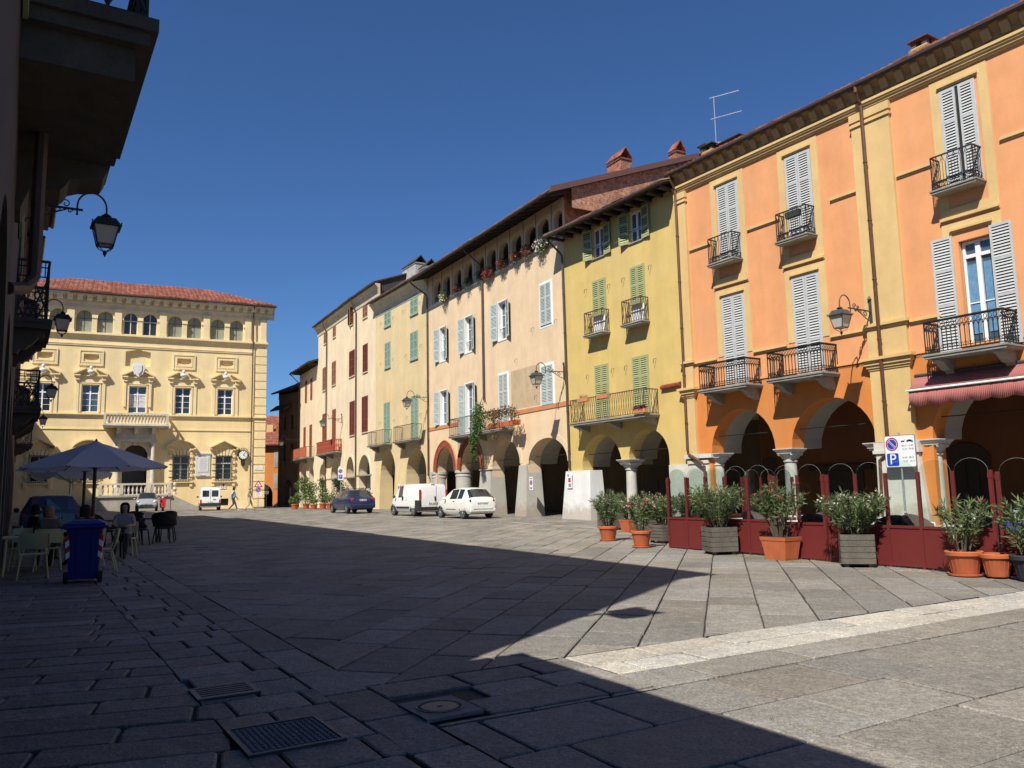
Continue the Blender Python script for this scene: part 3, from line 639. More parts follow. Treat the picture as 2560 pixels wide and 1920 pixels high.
b = MB(); b.box(ub, ub + .1, .02, .14, 4.2, 4.5); b.bar((ub + .05, .1, 4.4), (ub + .05, .49, 4.28), .04); b.box(ua - .1, ua, .02, .14, 4.2, 4.5); b.bar((ua - .05, .1, 4.4), (ua - .05, .49, 4.28), .04); b.tube([(ua, .08, 4.74), (ub, .08, 4.74)], .05, 8); b.build('bracket', LAMPIRON, AW)
# ================================================================ YELLOW BUILDING
Y = Fac('yellow_building', 'narrow ochre yellow arcaded building with pale green shutters', 'building', (2.5, 39.0), -32.55)
YA = [(-7.07, -4.58, 2.85, 4.06, 'r'), (-4.1, -1.28, 2.62, 4.02, 'r')]
yh = [rect(-6.02, -5.2, 12.24, 13.58), rect(-3.43, -2.6, 12.2, 13.58)]
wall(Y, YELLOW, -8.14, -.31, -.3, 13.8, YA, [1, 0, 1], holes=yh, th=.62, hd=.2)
for a, c, z0 in ((-6.02, -5.2, 12.24), (-3.43, -2.6, 12.2)):
    w = casement(Y, a, c, z0, 13.58, -.1, WHITE, 1, None, GLASSB, CURTW, fr=.05)
    lm = leaf_mesh(.52, 1.42, GSHUT, .085); hang_leaf(w, lm, c + .02, z0 - .02, .52, 1, .30); hang_leaf(w, lm, a - .02, z0 - .02, .52, -1, .12)
    s = MB(); s.box(a - .05, c + .05, -.05, .07, z0 - .06, z0 - .01); s.build('sill', STONE, w)
    s = MB(); s.bar((a, .02, z0 + .5), (c, .02, z0 + .5), .02); s.build('guard_bar', IRON, w)
for a, c in ((-3.42, -2.5), (-6.04, -5.16)):
    w = closed_window(Y, a, c, 8.62, 11.12, GSHUT, pitch=.085)
    dm = MB(); dm.box(a + .02, c - .02, -.01, .06, 8.62, 9.42); dm.build('door_panel', WHITE, w); fb = MB(); fb.box(a + .1, c - .1, .06, .22, 9.42, 9.55); fb.build('planter_box', GSHUT, w)
for a, c in ((-3.39, -2.47), (-6.05, -5.08)): closed_window(Y, a, c, 4.62, 7.16, GSHUT, pitch=.085)
for a, c in ((-3.64, -2.28), (-6.26, -4.94)): balcony(Y, a, c, .48, 8.6, 1.02, 'cross', RUSTIRON, th=.12)
balcony(Y, -6.6, -1.5, .82, 4.62, 1.03, 'cross', RUSTIRON, th=.14, corbels=(-6.3, -4.1, -1.8), ch=.30, cw=.3)
hooks(Y, [(-2.05, 10.9), (-3.75, 10.75), (-4.75, 10.8), (-6.5, 10.95), (-2.0, 6.85), (-3.8, 6.9), (-4.7, 6.9), (-6.55, 6.95)])
pier(Y, -2.02 + .05, -.1, .10, -.6, -.2, 2.46, .2, PIERWH); 
b = MB(); b.box(-8.15, -7.05, -.5, .03, -.3, 2.5); b.build('pier', PIERW, Y.root)
column(Y, -4.34, -.31, -.2, 2.85, .24, abw=.74)
b = MB(); b.box(-4.6, -4.08, -.61, -.02, 2.85, 2.88); b.build('impost', COLSTONE, Y.root)
door_back(Y, -3.6, -1.2, -.3, 2.6, 4.2); door_back(Y, -7.2, -5.2, -.3, 2.6, 4.2, 's')
for a in YA: tie_rod(Y, a[0], a[1], 3.2)
b = MB()
for k in range(5): b.tube([(-7.95, .05 + .05 * (k % 2), 5.66 + .045 * (k // 2)), (-6.85, .05 + .05 * (k % 2), 5.64 + .045 * (k // 2))], .05, 7)
b.build('tile_ledge', TERRA, Y.root)
r_y = tiles(Y, -8.3, .05, .92, 13.88, 7, 19, TILED); gutter(Y, -8.25, .05, 1.0, 13.8)
b = MB()
for i in range(12): u = -8.1 + i * .7; b.raw([(u, -.05, 13.78), (u + .14, -.05, 13.78), (u + .14, .85, 13.66), (u, .85, 13.66), (u, -.05, 13.66), (u + .14, -.05, 13.66), (u + .14, .85, 13.78), (u, .85, 13.78)], [(0, 1, 6, 7), (4, 5, 2, 3), (0, 4, 3, 7), (1, 5, 2, 6), (3, 2, 6, 7)])
b.build('rafters', WOOD, Y.root)
downpipe(Y, [(-.25, 1.0, 13.78), (-.25, .9, 13.6), (-.30, .2, 13.05), (-.32, .12, 12.9), (-.42, .12, 2.65), (-.44, .1, 2.5)], .05, BPIPE)
# ================================================================ PEACH BUILDING
C = Fac('peach_building', 'peach building with a top loggia of small arches and a red band', 'building', (2.67, 38.74), -28.7)
CA = [(.15, 3.95, 2.95, 4.2, 'r'), (4.82, 8.02, 3.0, 4.38, 'r'), (9.45, 12.25, 2.9, 4.5, 'g'), (13.12, 15.9, 2.9, 4.45, 'g')]
lg = [.87, 2.46, 3.78, 5.31, 6.79, 8.29, 9.79, 11.38, 12.96, 14.64, 16.11]
lgh = [archhole(max(.05, e - 1.12), e, 14.02, 15.0, 15.42) for e in lg]
ch = [rect(6.02, 7.02, 9.95, 12.08), rect(10.4, 11.42, 9.95, 12.1), rect(14.27, 15.23, 9.98, 12.15), rect(10.32, 11.47, 4.96, 8.02), rect(14.13, 15.26, 5.88, 8.03)]
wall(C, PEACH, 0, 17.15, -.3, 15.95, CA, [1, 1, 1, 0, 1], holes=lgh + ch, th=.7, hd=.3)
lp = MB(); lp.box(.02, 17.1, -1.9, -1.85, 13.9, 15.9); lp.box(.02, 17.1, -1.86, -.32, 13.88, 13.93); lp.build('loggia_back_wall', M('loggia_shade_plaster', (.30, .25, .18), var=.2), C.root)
b = MB(); b.box(.0, 17.1, -.02, .03, 13.86, 13.93); b.build('loggia_sill', WHITE, C.root)
b = MB()
for e in lg:
    for k in range(9): b.bar((e - 1.05 + k * .125, -.12, 14.02), (e - 1.05 + k * .125, -.12, 14.42), .014)
    b.bar((e - 1.12, -.12, 14.42), (e, -.12, 14.42), .02)
    b.bar((e + .17, .012, 13.95), (e + .17, .012, 15.9), .02)
b.build('loggia_guard', IRON, C.root)
r_c = tiles(C, -.95, 17.35, 1.28, 15.76, 8.2, 20, TILED, gable=BRICKO); gutter(C, -.9, 17.3, 1.36, 15.68)
b = MB()
for i in range(24): u = -.7 + i * .76; b.prism([(-.1, 15.98), (1.2, 15.56), (1.2, 15.68), (-.1, 16.14)], u, u + .12, plane='yz')
b.build('rafters', WOOD, C.root)
t20 = tan(radians(20)); b = MB(); b.prism([(-.1, 13.6), (-8.1, 13.6), (-8.1, 15.62 + 9.38 * t20), (-.1, 15.62 + 1.38 * t20)], -.012, .2, plane='yz'); b.build('gable_wall', BRICKO, C.root)
b = MB(); b.prism([(1.3, 15.66), (1.3, 15.95), (-8.2, 15.95 + 9.5 * t20), (-8.2, 15.66 + 9.5 * t20)], -1.05, -.93, plane='yz'); b.build('verge_board', BROWNSHEET, C.root)
ch1 = chimney(r_c, C, .85, -4.2, 17.2, 18.85, 1.25, .7, BRICK, 'tile'); chimney(r_c, C, -.55, -7.0, 18.0, 19.35, .62, .62, BRICK, 'tile')
b = MB(); b.frustum([(.12, -3.76, 17.0), (1.58, -3.76, 17.0), (1.58, -4.64, 17.0), (.12, -4.64, 17.0)], [(.2, -3.82, 17.95), (1.5, -3.82, 17.7), (1.5, -4.58, 17.7), (.2, -4.58, 17.95)]); b.build('chimney_foot', MORTARW, r_c)
def trim(fc, u0, u1, z0, z1, w, mat=WHITE, pr=.012):
    b = MB(); b.box(u0 - w, u0, -.02, pr, z0 - w, z1 + w); b.box(u1, u1 + w, -.02, pr, z0 - w, z1 + w); b.box(u0, u1, -.02, pr, z1, z1 + w); b.box(u0, u1, -.02, pr, z0 - w, z0); return b.build('window_surround', mat, fc.root)
closed_window(C, 1.28, 2.33, 9.86, 12.0, BSHUT, trim=WHITE, pitch=.07); trim(C, 1.25, 2.36, 9.84, 12.02, .1)
closed_window(C, 1.3, 2.42, 5.82, 7.8, BSHUT, trim=WHITE, pitch=.07, ajar=.0); trim(C, 1.27, 2.45, 5.8, 7.83, .1)
closed_window(C, 6.02, 7.02, 5.0, 7.98, BSHUT, trim=WHITE, pitch=.07); trim(C, 6.0, 7.05, 4.98, 8.0, .09)
for a, c, z0, z1, rows in ((6.02, 7.02, 9.95, 12.08, 3), (10.4, 11.42, 9.95, 12.1, 3), (14.27, 15.23, 9.98, 12.15, 3), (10.32, 11.47, 4.96, 8.02, 4), (14.13, 15.26, 5.88, 8.03, 3)):
    w = casement(C, a, c, z0, z1, -.22, WHITE, rows, None, GLASSB, fr=.06, mull=.1)
    lw = .60; lm = leaf_mesh(lw, z1 - z0 - .02, BSHUT, .07); hang_leaf(w, lm, c + .03, z0, lw, 1, .22); hang_leaf(w, lm, a - .03, z0, lw, -1, .30)
    b = MB(); rv = .004
    b.box(a, a + rv, -.295, -.0, z0, z1); b.box(c - rv, c, -.295, -.0, z0, z1); b.box(a, c, -.295, 0, z1 - rv, z1); b.box(a - .05, c + .05, -.295, .03, z0 - .10, z0 + rv); b.build('window_reveal', WHITE, w)
    if z0 > 9:
        g = MB(); 
        for k in range(7): g.bar((a + .08 + k * .13, -.1, z0), (a + .08 + k * .13, -.1, z0 + .62), .012)
        g.bar((a, -.1, z0 + .62), (c, -.1, z0 + .62), .018); g.build('guard_bar', IRON, w)
    trim(C, a, c, z0, z1, .07)
balcony(C, 5.5, 12.05, .86, 4.9, 1.0, 'bars', IRON, th=.13, corbels=(5.85, 8.8, 11.7), ch=.34, cw=.3)
for a, c in ((-.25, 5.35), (12.1, 17.1)): b = MB(); b.box(a, c, -.02, .035, 5.60, 5.82); b.build('red_band', BROWNBAND, C.root)
b = MB(); b.box(2.6, 5.65, -.02, .004, 5.9, 8.0); b.build('bare_plaster', M('bare_old_plaster', (.55, .42, .26), var=.18, scale=1.5, tint=(.45, .33, .2), stain=.2), C.root)
for i in (0, 1): a = CA[i]; arch_ring(C, 'archivolt', a[0] + .02, a[1] - .02, a[2], a[3] - .02, 'r', .28, .02, PEACH)
WH2 = M("white_spandrel", (.76, .72, .64), var=.08, scale=2, stain=.1)
b = MB(); b.box(.1, 4.2, -.02, .008, 3.9, 4.62); b.box(4.75, 7.0, -.02, .008, 4.0, 4.62)
for i in (2, 3): a = CA[i]; arch_ring(C, 'terracotta_archivolt', a[0] + .03, a[1] - .03, a[2], a[3] - .04, 'g', .40, .06, TERRA); arch_ring(C, 'archivolt_edge', a[0] - .37, a[1] + .37, a[2], a[3] + .36, 'g', .06, .09, BROWNBAND)
pier(C, 3.98, 4.80, .10, -.75, -.2, 2.9, .24, PIERG); pier(C, 8.05, 9.35, .10, -.75, -.2, 2.78, .22, PIERG, cap=.06)
b = MB(); b.lathe([(.5, -.2), (.5, 2.5), (.53, 2.52), (.53, 2.6), (.5, 2.62), (.5, 2.7), (.56, 2.74), (.56, 2.9)], (12.68, -.42, 0), 24); b.build('round_pier', PIERG, C.root, smooth=30)
b = MB(); b.lathe([(.5, -.2), (.5, 2.5), (.53, 2.52), (.53, 2.6), (.5, 2.62), (.5, 2.7), (.56, 2.74), (.56, 2.9)], (16.35, -.42, 0), 24); b.box(16.2, 17.1, -.6, .02, -.2, 2.9); b.build('round_pier', PIERG, C.root, smooth=30)
for a in CA: tie_rod(C, a[0], a[1], 3.3, -.4)
for a, c in ((.6, 2.2), (5, 6.8), (9.8, 11.5), (13.6, 15.2)): door_back(C, a + 4.5, c + 4.5, -.3, 2.7, 4.2)
hooks(C, [(3.1, 9.95), (.8, 9.95), (4.9, 8.6), (7.6, 6.2), (2.9, 6.4)])
downpipe(C, [(8.7, 1.36, 15.62), (8.7, 1.2, 15.4), (8.72, .2, 14.7), (8.74, .1, 14.5), (8.74, .1, 6.9), (8.6, .1, 6.7)], .045, BPIPE); downpipe(C, [(8.86, .09, 13.9), (8.88, .09, 6.8)], .03, BPIPE)
downpipe(C, [(17.0, 1.36, 15.62), (17.0, 1.2, 15.4), (17.02, .2, 14.8), (17.02, .12, 14.6), (17.02, .12, 2.7), (16.8, .12, 2.5)], .05, BPIPE)
# ================================================================ GREEN-SHUTTERED BUILDING
G = Fac('pale_yellow_building', 'pale yellow building with sea green shutters and two dark iron balconies', 'building', (-5.58, 53.81), -30.5)
GA = [(.4, 3.72, 2.9, 4.62, 'r'), (5.75, 8.62, 2.95, 4.75, 'r')]
wall(G, PALEY, 0, 9.67, -.3, 16.1, GA, [1, 1, 1], th=.9)
band(G, 'cornice', 0, 9.75, 0, 0, 0, M('grey_white_cornice', (.52, .50, .44), var=.1, scale=1.5, stain=.1), [(15.16, 15.34, .03)])
b = MB(); b.prism([(0, 15.34), (.06, 15.34), (.12, 15.6), (.35, 15.95), (.5, 16.08), (.5, 16.16), (0, 16.16)], -.05, 9.85, plane='yz'); b.build('cove_cornice', PSOFF, G.root)
r_g = tiles(G, -.05, 9.9, .6, 16.24, 7, 20, TILED); gutter(G, -.05, 9.9, .66, 16.2)
chimney(r_g, G, 8.2, -2.6, 16.6, 19.2, 2.6, .9, GREYROCK, 'tile', SLATE); chimney(r_g, G, 5.6, -2.6, 16.6, 18.4, 1.3, .9, GREYROCK, 'tile', SLATE)
for a, c, z0, z1 in ((6.6, 7.8, 14.02, 15.56), (1.62, 2.88, 13.95, 15.5), (6.68, 7.72, 10.86, 12.76), (1.68, 2.92, 10.78, 12.7), (6.76, 7.9, 5.2, 8.25), (1.66, 2.84, 5.2, 8.2)): closed_window(G, a, c, z0, z1, TSHUT, pitch=.085, sill=TSHUT)
balcony(G, 6.35, 9.5, .75, 5.17, 1.02, 'bars', RUSTIRON, th=.13, corbels=(6.65, 9.1), ch=.4, cw=.3); balcony(G, 1.05, 4.4, .75, 5.17, 1.02, 'bars', RUSTIRON, th=.13, corbels=(1.35, 4.1), ch=.4, cw=.3)
for p in ((3.76, 5.7), (8.66, 9.6)): pier(G, p[0], p[1], .03, -.95, -.2, 3.6, .12, PALEY)
b = MB(); b.box(3.74, 3.9, -.95, .06, 2.82, 2.92); b.build('impost', PALEY, G.root)
b = MB(); b.box(5.6, 8.7, -2.4, -2.3, -.3, 4.5); b.build('arcade_cross_wall', M('pale_inner_wall', (.62, .52, .38), var=.1, scale=1), G.root)
b = MB(); b.box(5.6, 8.7, -2.3, -2.29, -.3, 1.0); b.build('grey_dado', PIERG, G.root)
hooks(G, [(4.1, 14.6), (5.9, 14.5), (1.1, 14.6), (8.4, 14.5), (5.9, 11.4), (8.4, 11.4), (3.6, 11.3), (1.0, 11.6), (5.8, 6.9), (8.6, 6.9), (3.4, 6.9), (1.1, 6.9)])
# ================================================================ CREAM BUILDING, two stretches of one bent front
B = Fac('cream_building', 'tall cream building with red and brown shutters and a bent front', 'building', (-10.49, 62.14), -29)
BA = [(1.15, 4.0, 3.08, 4.65, 'r')]
wall(B, PALE, 0, 4.68, -.3, 17.6, BA, [1, 1], th=.7)
class Sub:                                     # the second stretch shares the building's root
    def __init__(s, fc, o, az):
        a = radians(az); s.u = Vector((sin(a), cos(a), 0)); s.n = Vector((-s.u.y, s.u.x, 0)); s.o = Vector((o[0], o[1], 0)); s.rz = atan2(s.u.y, s.u.x)
        s.root = fc.root; s.inv = Matrix.Rotation(-fc.rz, 4, 'Z') @ Matrix.Translation(-fc.o); s.m = s.inv @ Matrix.Translation(s.o) @ Matrix.Rotation(s.rz, 4, 'Z')
        s.before = set(fc.root.children)
    def done(s):
        for o in s.root.children:
            if o not in s.before: o.matrix_local = s.m @ o.matrix_local
    def W(s, u, n, z): return s.o + s.u * u + s.n * n + Vector((0, 0, z))
def cream_top(fc, u0, u1):
    b = MB(); b.prism([(0, 16.72), (.05, 16.72), (.08, 16.95), (.18, 17.3), (.34, 17.5), (.40, 17.55), (.40, 17.66), (0, 17.66)], u0, u1, plane='yz'); b.build('cove_cornice', PSOFF, fc.root)
    gutter(fc, u0, u1, .52, 17.68); return tiles(fc, u0, u1, .46, 17.74, 7, 20, SLATE, rows=2)
r_b = cream_top(B, -1.0, 4.75)
closed_window(B, 2.0, 3.06, 15.65, 16.9, NSHUT, pitch=.085, sill=PALE); closed_window(B, 1.92, 3.02, 11.22, 13.45, RSHUT, pitch=.085, sill=PALE, ajar=.0); closed_window(B, 1.86, 3.2, 6.42, 9.25, RSHUT, pitch=.085, sill=PALE)
arch_ring(B, 'archivolt', 1.17, 3.98, 3.08, 4.63, 'r', .22, .05, PALE)
b = MB(); b.box(.9, 4.6, -.66, .04, 2.98, 3.08); b.build('impost', STONE, B.root)
b = MB(); b.box(1.9, 4.02, -.75, -.65, -.3, 2.98); b.build('infill_wall', brick_mat('grey_block_wall', (.40, .39, .36), (.46, .44, .40), (.50, .48, .44), .6, .3, bump=.3), B.root)
downpipe(B, [(4.62, .52, 17.6), (4.62, .48, 17.3), (4.62, .2, 16.7), (4.62, .1, 16.5), (4.6, .1, .2)], .055, BPIPE)
S2 = Sub(B, (-12.76, 66.23), -27.5)
B2A = [(.42, 2.8, 3.0, 4.68, 'r'), (4.7, 7.6, 3.0, 4.68, 'r'), (9.4, 11.7, 3.02, 4.4, 'r')]
wall(S2, PALE, 0, 12.74, -.3, 17.6, B2A, [1, 1, 1, 1], th=.7)
r_b2 = cream_top(S2, -.06, 13.0)
closed_window(S2, 6.48, 7.36, 15.65, 17.0, NSHUT, pitch=.085, sill=PALE); closed_window(S2, 9.6, 10.55, 15.6, 16.85, NSHUT, pitch=.085, sill=PALE)
w = closed_window(S2, 1.0, 2.0, 15.75, 17.15, NSHUT, pitch=.085, sill=PALE)
for k in list(w.children):
    if k.name.startswith('shutter'): 
        side = -1 if k.location.x < 1.4 else 1; k.rotation_euler = (0, 0, 1.0 if side < 0 else -.5); k.location = (1.0 if side < 0 else 1.55, .03 if side < 0 else .3, 15.76)
        if side < 0: k.rotation_euler = (0, 0, 2.2)
closed_window(S2, .56, 2.04, 11.34, 13.5, RSHUT, pitch=.085, sill=PALE); closed_window(S2, 6.36, 7.58, 11.3, 13.42, NSHUT, pitch=.085, sill=PALE); closed_window(S2, 9.5, 10.88, 11.2, 13.36, NSHUT, pitch=.085, sill=PALE)
closed_window(S2, .52, 1.84, 6.4, 9.2, RSHUT, pitch=.085, sill=PALE); closed_window(S2, 6.26, 7.33, 5.3, 9.08, OSHUT, pitch=.085); closed_window(S2, 9.55, 10.76, 5.3, 9.0, OSHUT, pitch=.085)
for a in B2A: arch_ring(S2, 'archivolt', a[0] + .02, a[1] - .02, a[2], a[3] - .02, 'r', .2, .05, PALE)
b = MB(); b.box(.2, 12.6, -.66, .04, 2.9, 3.0); b.build('impost', STONE, B.root)
b = MB()
for a in B2A: b.box(a[0] + .8, a[1] + .02, -.75, -.65, -.3, 2.9)
b.build('infill_wall', MATS['grey_block_wall'], B.root)
downpipe(S2, [(9.3, .52, 17.6), (9.3, .48, 17.3), (9.3, .2, 16.7), (9.3, .1, 16.5), (9.3, .1, .2)], .055, BPIPE)
REDW = M("red_painted_wood", (.33, .06, .03), var=.15, scale=4, stain=.15)
s = balcony(S2, 4.2, 10.0, .82, 5.22, .1, 'bars', RUSTIRON, th=.13, corbels=(4.6, 7.1, 9.6), ch=.36, cw=.3)
b = MB(); k = 34
for i in range(k):      # pierced board balustrade
    a = 4.25 + (9.95 - 4.25) * i / k; w_ = (9.95 - 4.25) / k
    for z0, z1, q in ((0, .25, .97), (.25, .36, .55), (.36, .66, .97), (.66, .78, .5), (.78, 1.0, .97)): b.box(a + w_ * (1 - q) / 2, a + w_ * (1 + q) / 2, .74, .77, 5.24 + z0, 5.24 + z1)
b.box(4.2, 10, .72, .79, 6.24, 6.30); b.box(4.2, 10, .72, .79, 5.24, 5.30)
for j in range(4):
    n = .1 + j * .17
    b.lathe([(.03, 5.24), (.07, 5.35), (.03, 5.55), (.05, 5.6), (.07, 5.8), (.03, 6.0), (.05, 6.22)], (4.26, n, 0), 8); b.lathe([(.03, 5.24), (.07, 5.35), (.03, 5.55), (.05, 5.6), (.07, 5.8), (.03, 6.0), (.05, 6.22)], (9.94, n, 0), 8)
b.box(4.2, 4.3, 0, .72, 6.24, 6.3); b.box(9.9, 10, 0, .72, 6.24, 6.3); b.build('balustrade', REDW, s)
S2.done()
# ================================================================ LAST HOUSE OF THE ROW
E_ = Fac('small_cream_house', 'lower cream house with a projecting wooden eave and rust red shutters', 'house', (-18.64, 77.53), -27)
EA = [(1.3, 3.3, 3.35, 4.45, 'r'), (4.5, 6.9, 3.5, 4.57, 'r')]
wall(E_, PALE, 0, 7.9, -.3, 14.0, EA, [1, 1, 1], th=.6)
tiles(E_, -.1, 8.3, .95, 14.2, 6, 19, SLATE, rows=2); gutter(E_, -.1, 8.3, 1.0, 14.15)
b = MB()
for i in range(11): u = .1 + i * .75; b.box(u, u + .14, -.1, .85, 14.02, 14.14)
b.build('rafters', WOOD, E_.root)
for a, c, z0, z1 in ((2.3, 3.0, 10.9, 13.0), (4.6, 5.3, 10.85, 13.05), (2.25, 3.15, 5.3, 8.4), (4.95, 5.75, 5.3, 8.35)): closed_window(E_, a, c, z0, z1, OSHUT, pitch=.09)
s = balcony(E_, 1.2, 7.9, .8, 5.2, 1.0, 'bars', RUSTIRON, th=.13, corbels=(1.6, 4.5, 7.5), ch=.36, cw=.3)
b = MB(); 
for i in range(3): b.box(1.3 + i * 2.2, 3.48 + i * 2.2, .745, .775, 5.25, 6.15)
b.build('balustrade', M("rust_orange_panel", (.42, .11, .05), var=.15, scale=3, stain=.15), s)
downpipe(E_, [(7.95, 1.0, 14.1), (7.9, .1, 13.2), (7.85, .1, .3)], .06, COPPER)
# ================================================================ PALAZZO
P = Fac('yellow_palazzo', 'large yellow palazzo with a hipped tile roof, pedimented windows and a stone balcony', 'building', (-24.4, 79.92), 243.8)
aw = [(2.25, 3.51), (3.98, 5.27), (6.14, 7.40), (7.85, 9.10), (10.05, 11.27), (11.73, 12.90), (13.80, 15.08), (15.53, 16.82), (17.69, 18.93), (19.4, 20.65)]
ah = [archhole(a, c, 16.74, 18.12, 18.77) for a, c in aw]
def oval(uc, zc, a, h): return [(uc + a * cos(2 * pi * i / 20), zc + h * sin(2 * pi * i / 20)) for i in range(20)]
PC = [3.79, 7.58, 15.40, 19.15]
ov = [oval(u, 14.42, .68, .27) for u in (3.74, 7.57, 15.43, 19.2)]
ww = [(3.12, 4.48), (6.93, 8.26), (10.74, 12.25), (14.71, 16.08), (18.5, 19.85)]
wh = [rect(a, c, 9.42, 11.88) for a, c in ww]
gw = [(3.06, 4.49), (6.89, 8.28), (14.6, 16.0), (18.45, 19.85)]
gh = [rect(a, c, 3.2, 5.44) for a, c in gw]
niche = [(10.51, 13.75), (12.63, 13.75), (12.63, 15.12), (12.25, 15.2)] + [(12.0 - .86 * i / 6, 15.24 + .1 * sin(pi * i / 6)) for i in range(7)] + [(10.9, 15.2), (10.51, 15.12)]
door = archhole(10.46, 12.54, 1.86, 5.45, 6.47)
wall(P, PALAZZO, 0, 23, -.3, 19.2, holes=ah + ov + wh + gh + [niche, door, rect(3.24, 4.31, .74, 1.4)], hd=.32, D=11)
for u in (3.74, 7.57, 15.43, 19.2): b = MB(); b.box(u - .8, u + .8, -.36, -.32, 14.1, 14.75); b.build('niche_back', PALAZZO, P.root)
b = MB(); b.box(10.4, 12.7, -.36, -.318, 13.7, 15.4); b.build('niche_back', PALAZZO, P.root)
INF = M('grey_green_blind', (.29, .30, .22), var=.12, scale=2, stain=.1)
for i, (a, c) in enumerate(aw):
    gl = i in (4, 5); m = (a + c) / 2; b = MB(); b.prism(archhole(a - .02, c + .02, 16.7, 18.12, 18.8), -.34, -.30); p = b.build('attic_window', GLASS if gl else INF, P.root)
    f = MB(); w = .07 if gl else .025
    f.box(m - w / 2, m + w / 2, -.30, -.26, 16.74, 18.75); f.box(a, c, -.30, -.265, 18.02 - w / 2, 18.02 + w / 2)
    if gl: f.box(a, a + .06, -.3, -.26, 16.74, 18.1); f.box(c - .06, c, -.3, -.26, 16.74, 18.1); f.box(a, c, -.3, -.26, 16.74, 16.8)
    f.build('mullion', PTRIM if gl else IRON, p)
for a, c in ((.05, .62), (1.5, 2.1), (5.38, 5.96), (9.23, 9.86), (13.08, 13.68), (16.95, 17.55), (20.8, 21.4)):
    b = MB(); b.box(a, c, -.02, .16, 16.66, 19.0); b.box(a - .05, c + .05, -.02, .22, 16.66, 16.84); b.box(a - .05, c + .05, -.02, .22, 18.86, 19.0); b.build('attic_pilaster', PTRIM, P.root)
for a, c in ((3.51, 3.98), (7.4, 7.85), (11.27, 11.73), (15.08, 15.53), (18.93, 19.4)):
    b = MB(); b.box(a + .03, c - .03, -.02, .06, 16.66, 18.05); b.box(a - .02, c + .02, -.02, .12, 18.04, 18.16); b.build('attic_pier', PTRIM, P.root)
for a, c in ((2.1, 2.25), (5.27, 5.38), (5.96, 6.14), (9.1, 9.23), (9.86, 10.05), (12.9, 13.08), (13.68, 13.8), (16.82, 16.95), (17.55, 17.69)): b = MB(); b.box(a + .01, c - .01, -.02, .1, 18.04, 18.16); b.build('impost', PTRIM, P.root)
def pband(name, prof, u0=-.12, u1=23.1): return band(P, name, u0, u1, 0, 0, 0, PTRIM, prof)
pband('string_course', [(16.28, 16.36, .10), (16.36, 16.5, .18), (16.5, 16.66, .28)]); pband('string_course', [(15.46, 15.52, .07), (15.58, 15.68, .10)], 1.4)
pband('string_course', [(8.92, 9.02, .07), (9.02, 9.16, .13), (9.16, 9.28, .20)]); pband('string_course', [(7.83, 7.93, .07)], 1.35)
b = MB(); b.prism([(0, 19.0), (.06, 19.0), (.1, 19.3), (.2, 19.45), (.2, 19.9), (.72, 20.08), (.72, 20.16), (0, 20.16)], -.7, 23.4, plane='yz'); b.build('eave_cove', PSOFF, P.root)
b = MB(); u = -.45; b.box(0, .44, .18, .62, 19.62, 20.06); mme = b.build('modillion', PTRIM, P.root, (u, 0, 0)).data
while u < 22: u += .80; inst(mme, 'modillion', P.root, (u, 0, 0))
b = MB(); b.box(-.72, -.0, -10, .7, 20.08, 20.16); b.build('side_soffit', PSOFF, P.root)
tiles(P, -.8, 23.6, .8, 20.3, 5.0, 22.5, TILE, tile=.40, rows=12, hip0=1, hip1=1, amp=.15); gutter(P, -.8, 23.6, .86, 20.24)
downpipe(P, [(1.31, .86, 20.2), (1.31, .3, 19.6), (1.31, .25, 19.3), (1.31, .32, 16.6), (1.31, .2, 16.2), (1.31, .2, 1.8)], .06, BPIPE)
b = MB(); z = .55                                # quoins up the corner
i = 0
b.box(-.05, 1.02, -.6, .07, 0, .72); qme = b.build('quoin', PTRIM, P.root, (0, 0, z)).data
while z < 14.5: z += .82; inst(qme, 'quoin', P.root, (0, 0, z))
for uc in (3.735, 7.565, 15.43, 19.1):
    b = MB(); a, c, z0, z1 = uc - 1.0, uc + 1.0, 13.64, 15.08
    for q, pr in ((0, .10), (.14, .05), (.26, .08)):
        w = .12
        b.box(a + q, c - q, -.02, pr, z1 - q - w, z1 - q); b.box(a + q, c - q, -.02, pr, z0 + q, z0 + q + w); b.box(a + q, a + q + w, -.02, pr, z0 + q + w, z1 - q - w); b.box(c - q - w, c - q, -.02, pr, z0 + q + w, z1 - q - w)
    b.build('wall_panel', PTRIM, P.root)
def pediment(uc, hw, z0, rise, kind, mat=PTRIM, broken=True, pr=.42):
    b = MB(); t = .13
    if kind == 't':
        g = .30 if broken else 0
        for s in (-1, 1):
            p0 = (uc + s * hw, z0); p1 = (uc + s * hw * g, z0 + rise * (1 - g))
            b.prism([p0, p1, (p1[0], p1[1] + t), (p0[0] + s * .06, p0[1] + t)], -.02, pr); b.prism([(p0[0], p0[1] - .07), (p1[0], p1[1] - .07), p1, p0], -.02, pr * .6)
        for s in (-1, 1): b.box(uc + s * hw, uc + s * hw * (.62 if broken else .86), -.02, pr * .92, z0 - .12, z0)
        if broken: b.box(uc - hw * .62, uc + hw * .62, -.02, pr * .45, z0 - .12, z0 - .02)
    else:
        a = arc(uc - hw, uc + hw, z0, z0 + rise, 's', 12); o = [(u, z + t) for u, z in a]
        for i in range(12): b.prism([a[i], a[i + 1], o[i + 1], o[i]], -.02, pr); b.prism([(a[i][0], a[i][1] - .07), (a[i + 1][0], a[i + 1][1] - .07), a[i + 1], a[i]], -.02, pr * .6)
        for s in (-1, 1): b.box(uc + s * hw, uc + s * hw * .84, -.02, pr * .92, z0 - .12, z0)
    return b
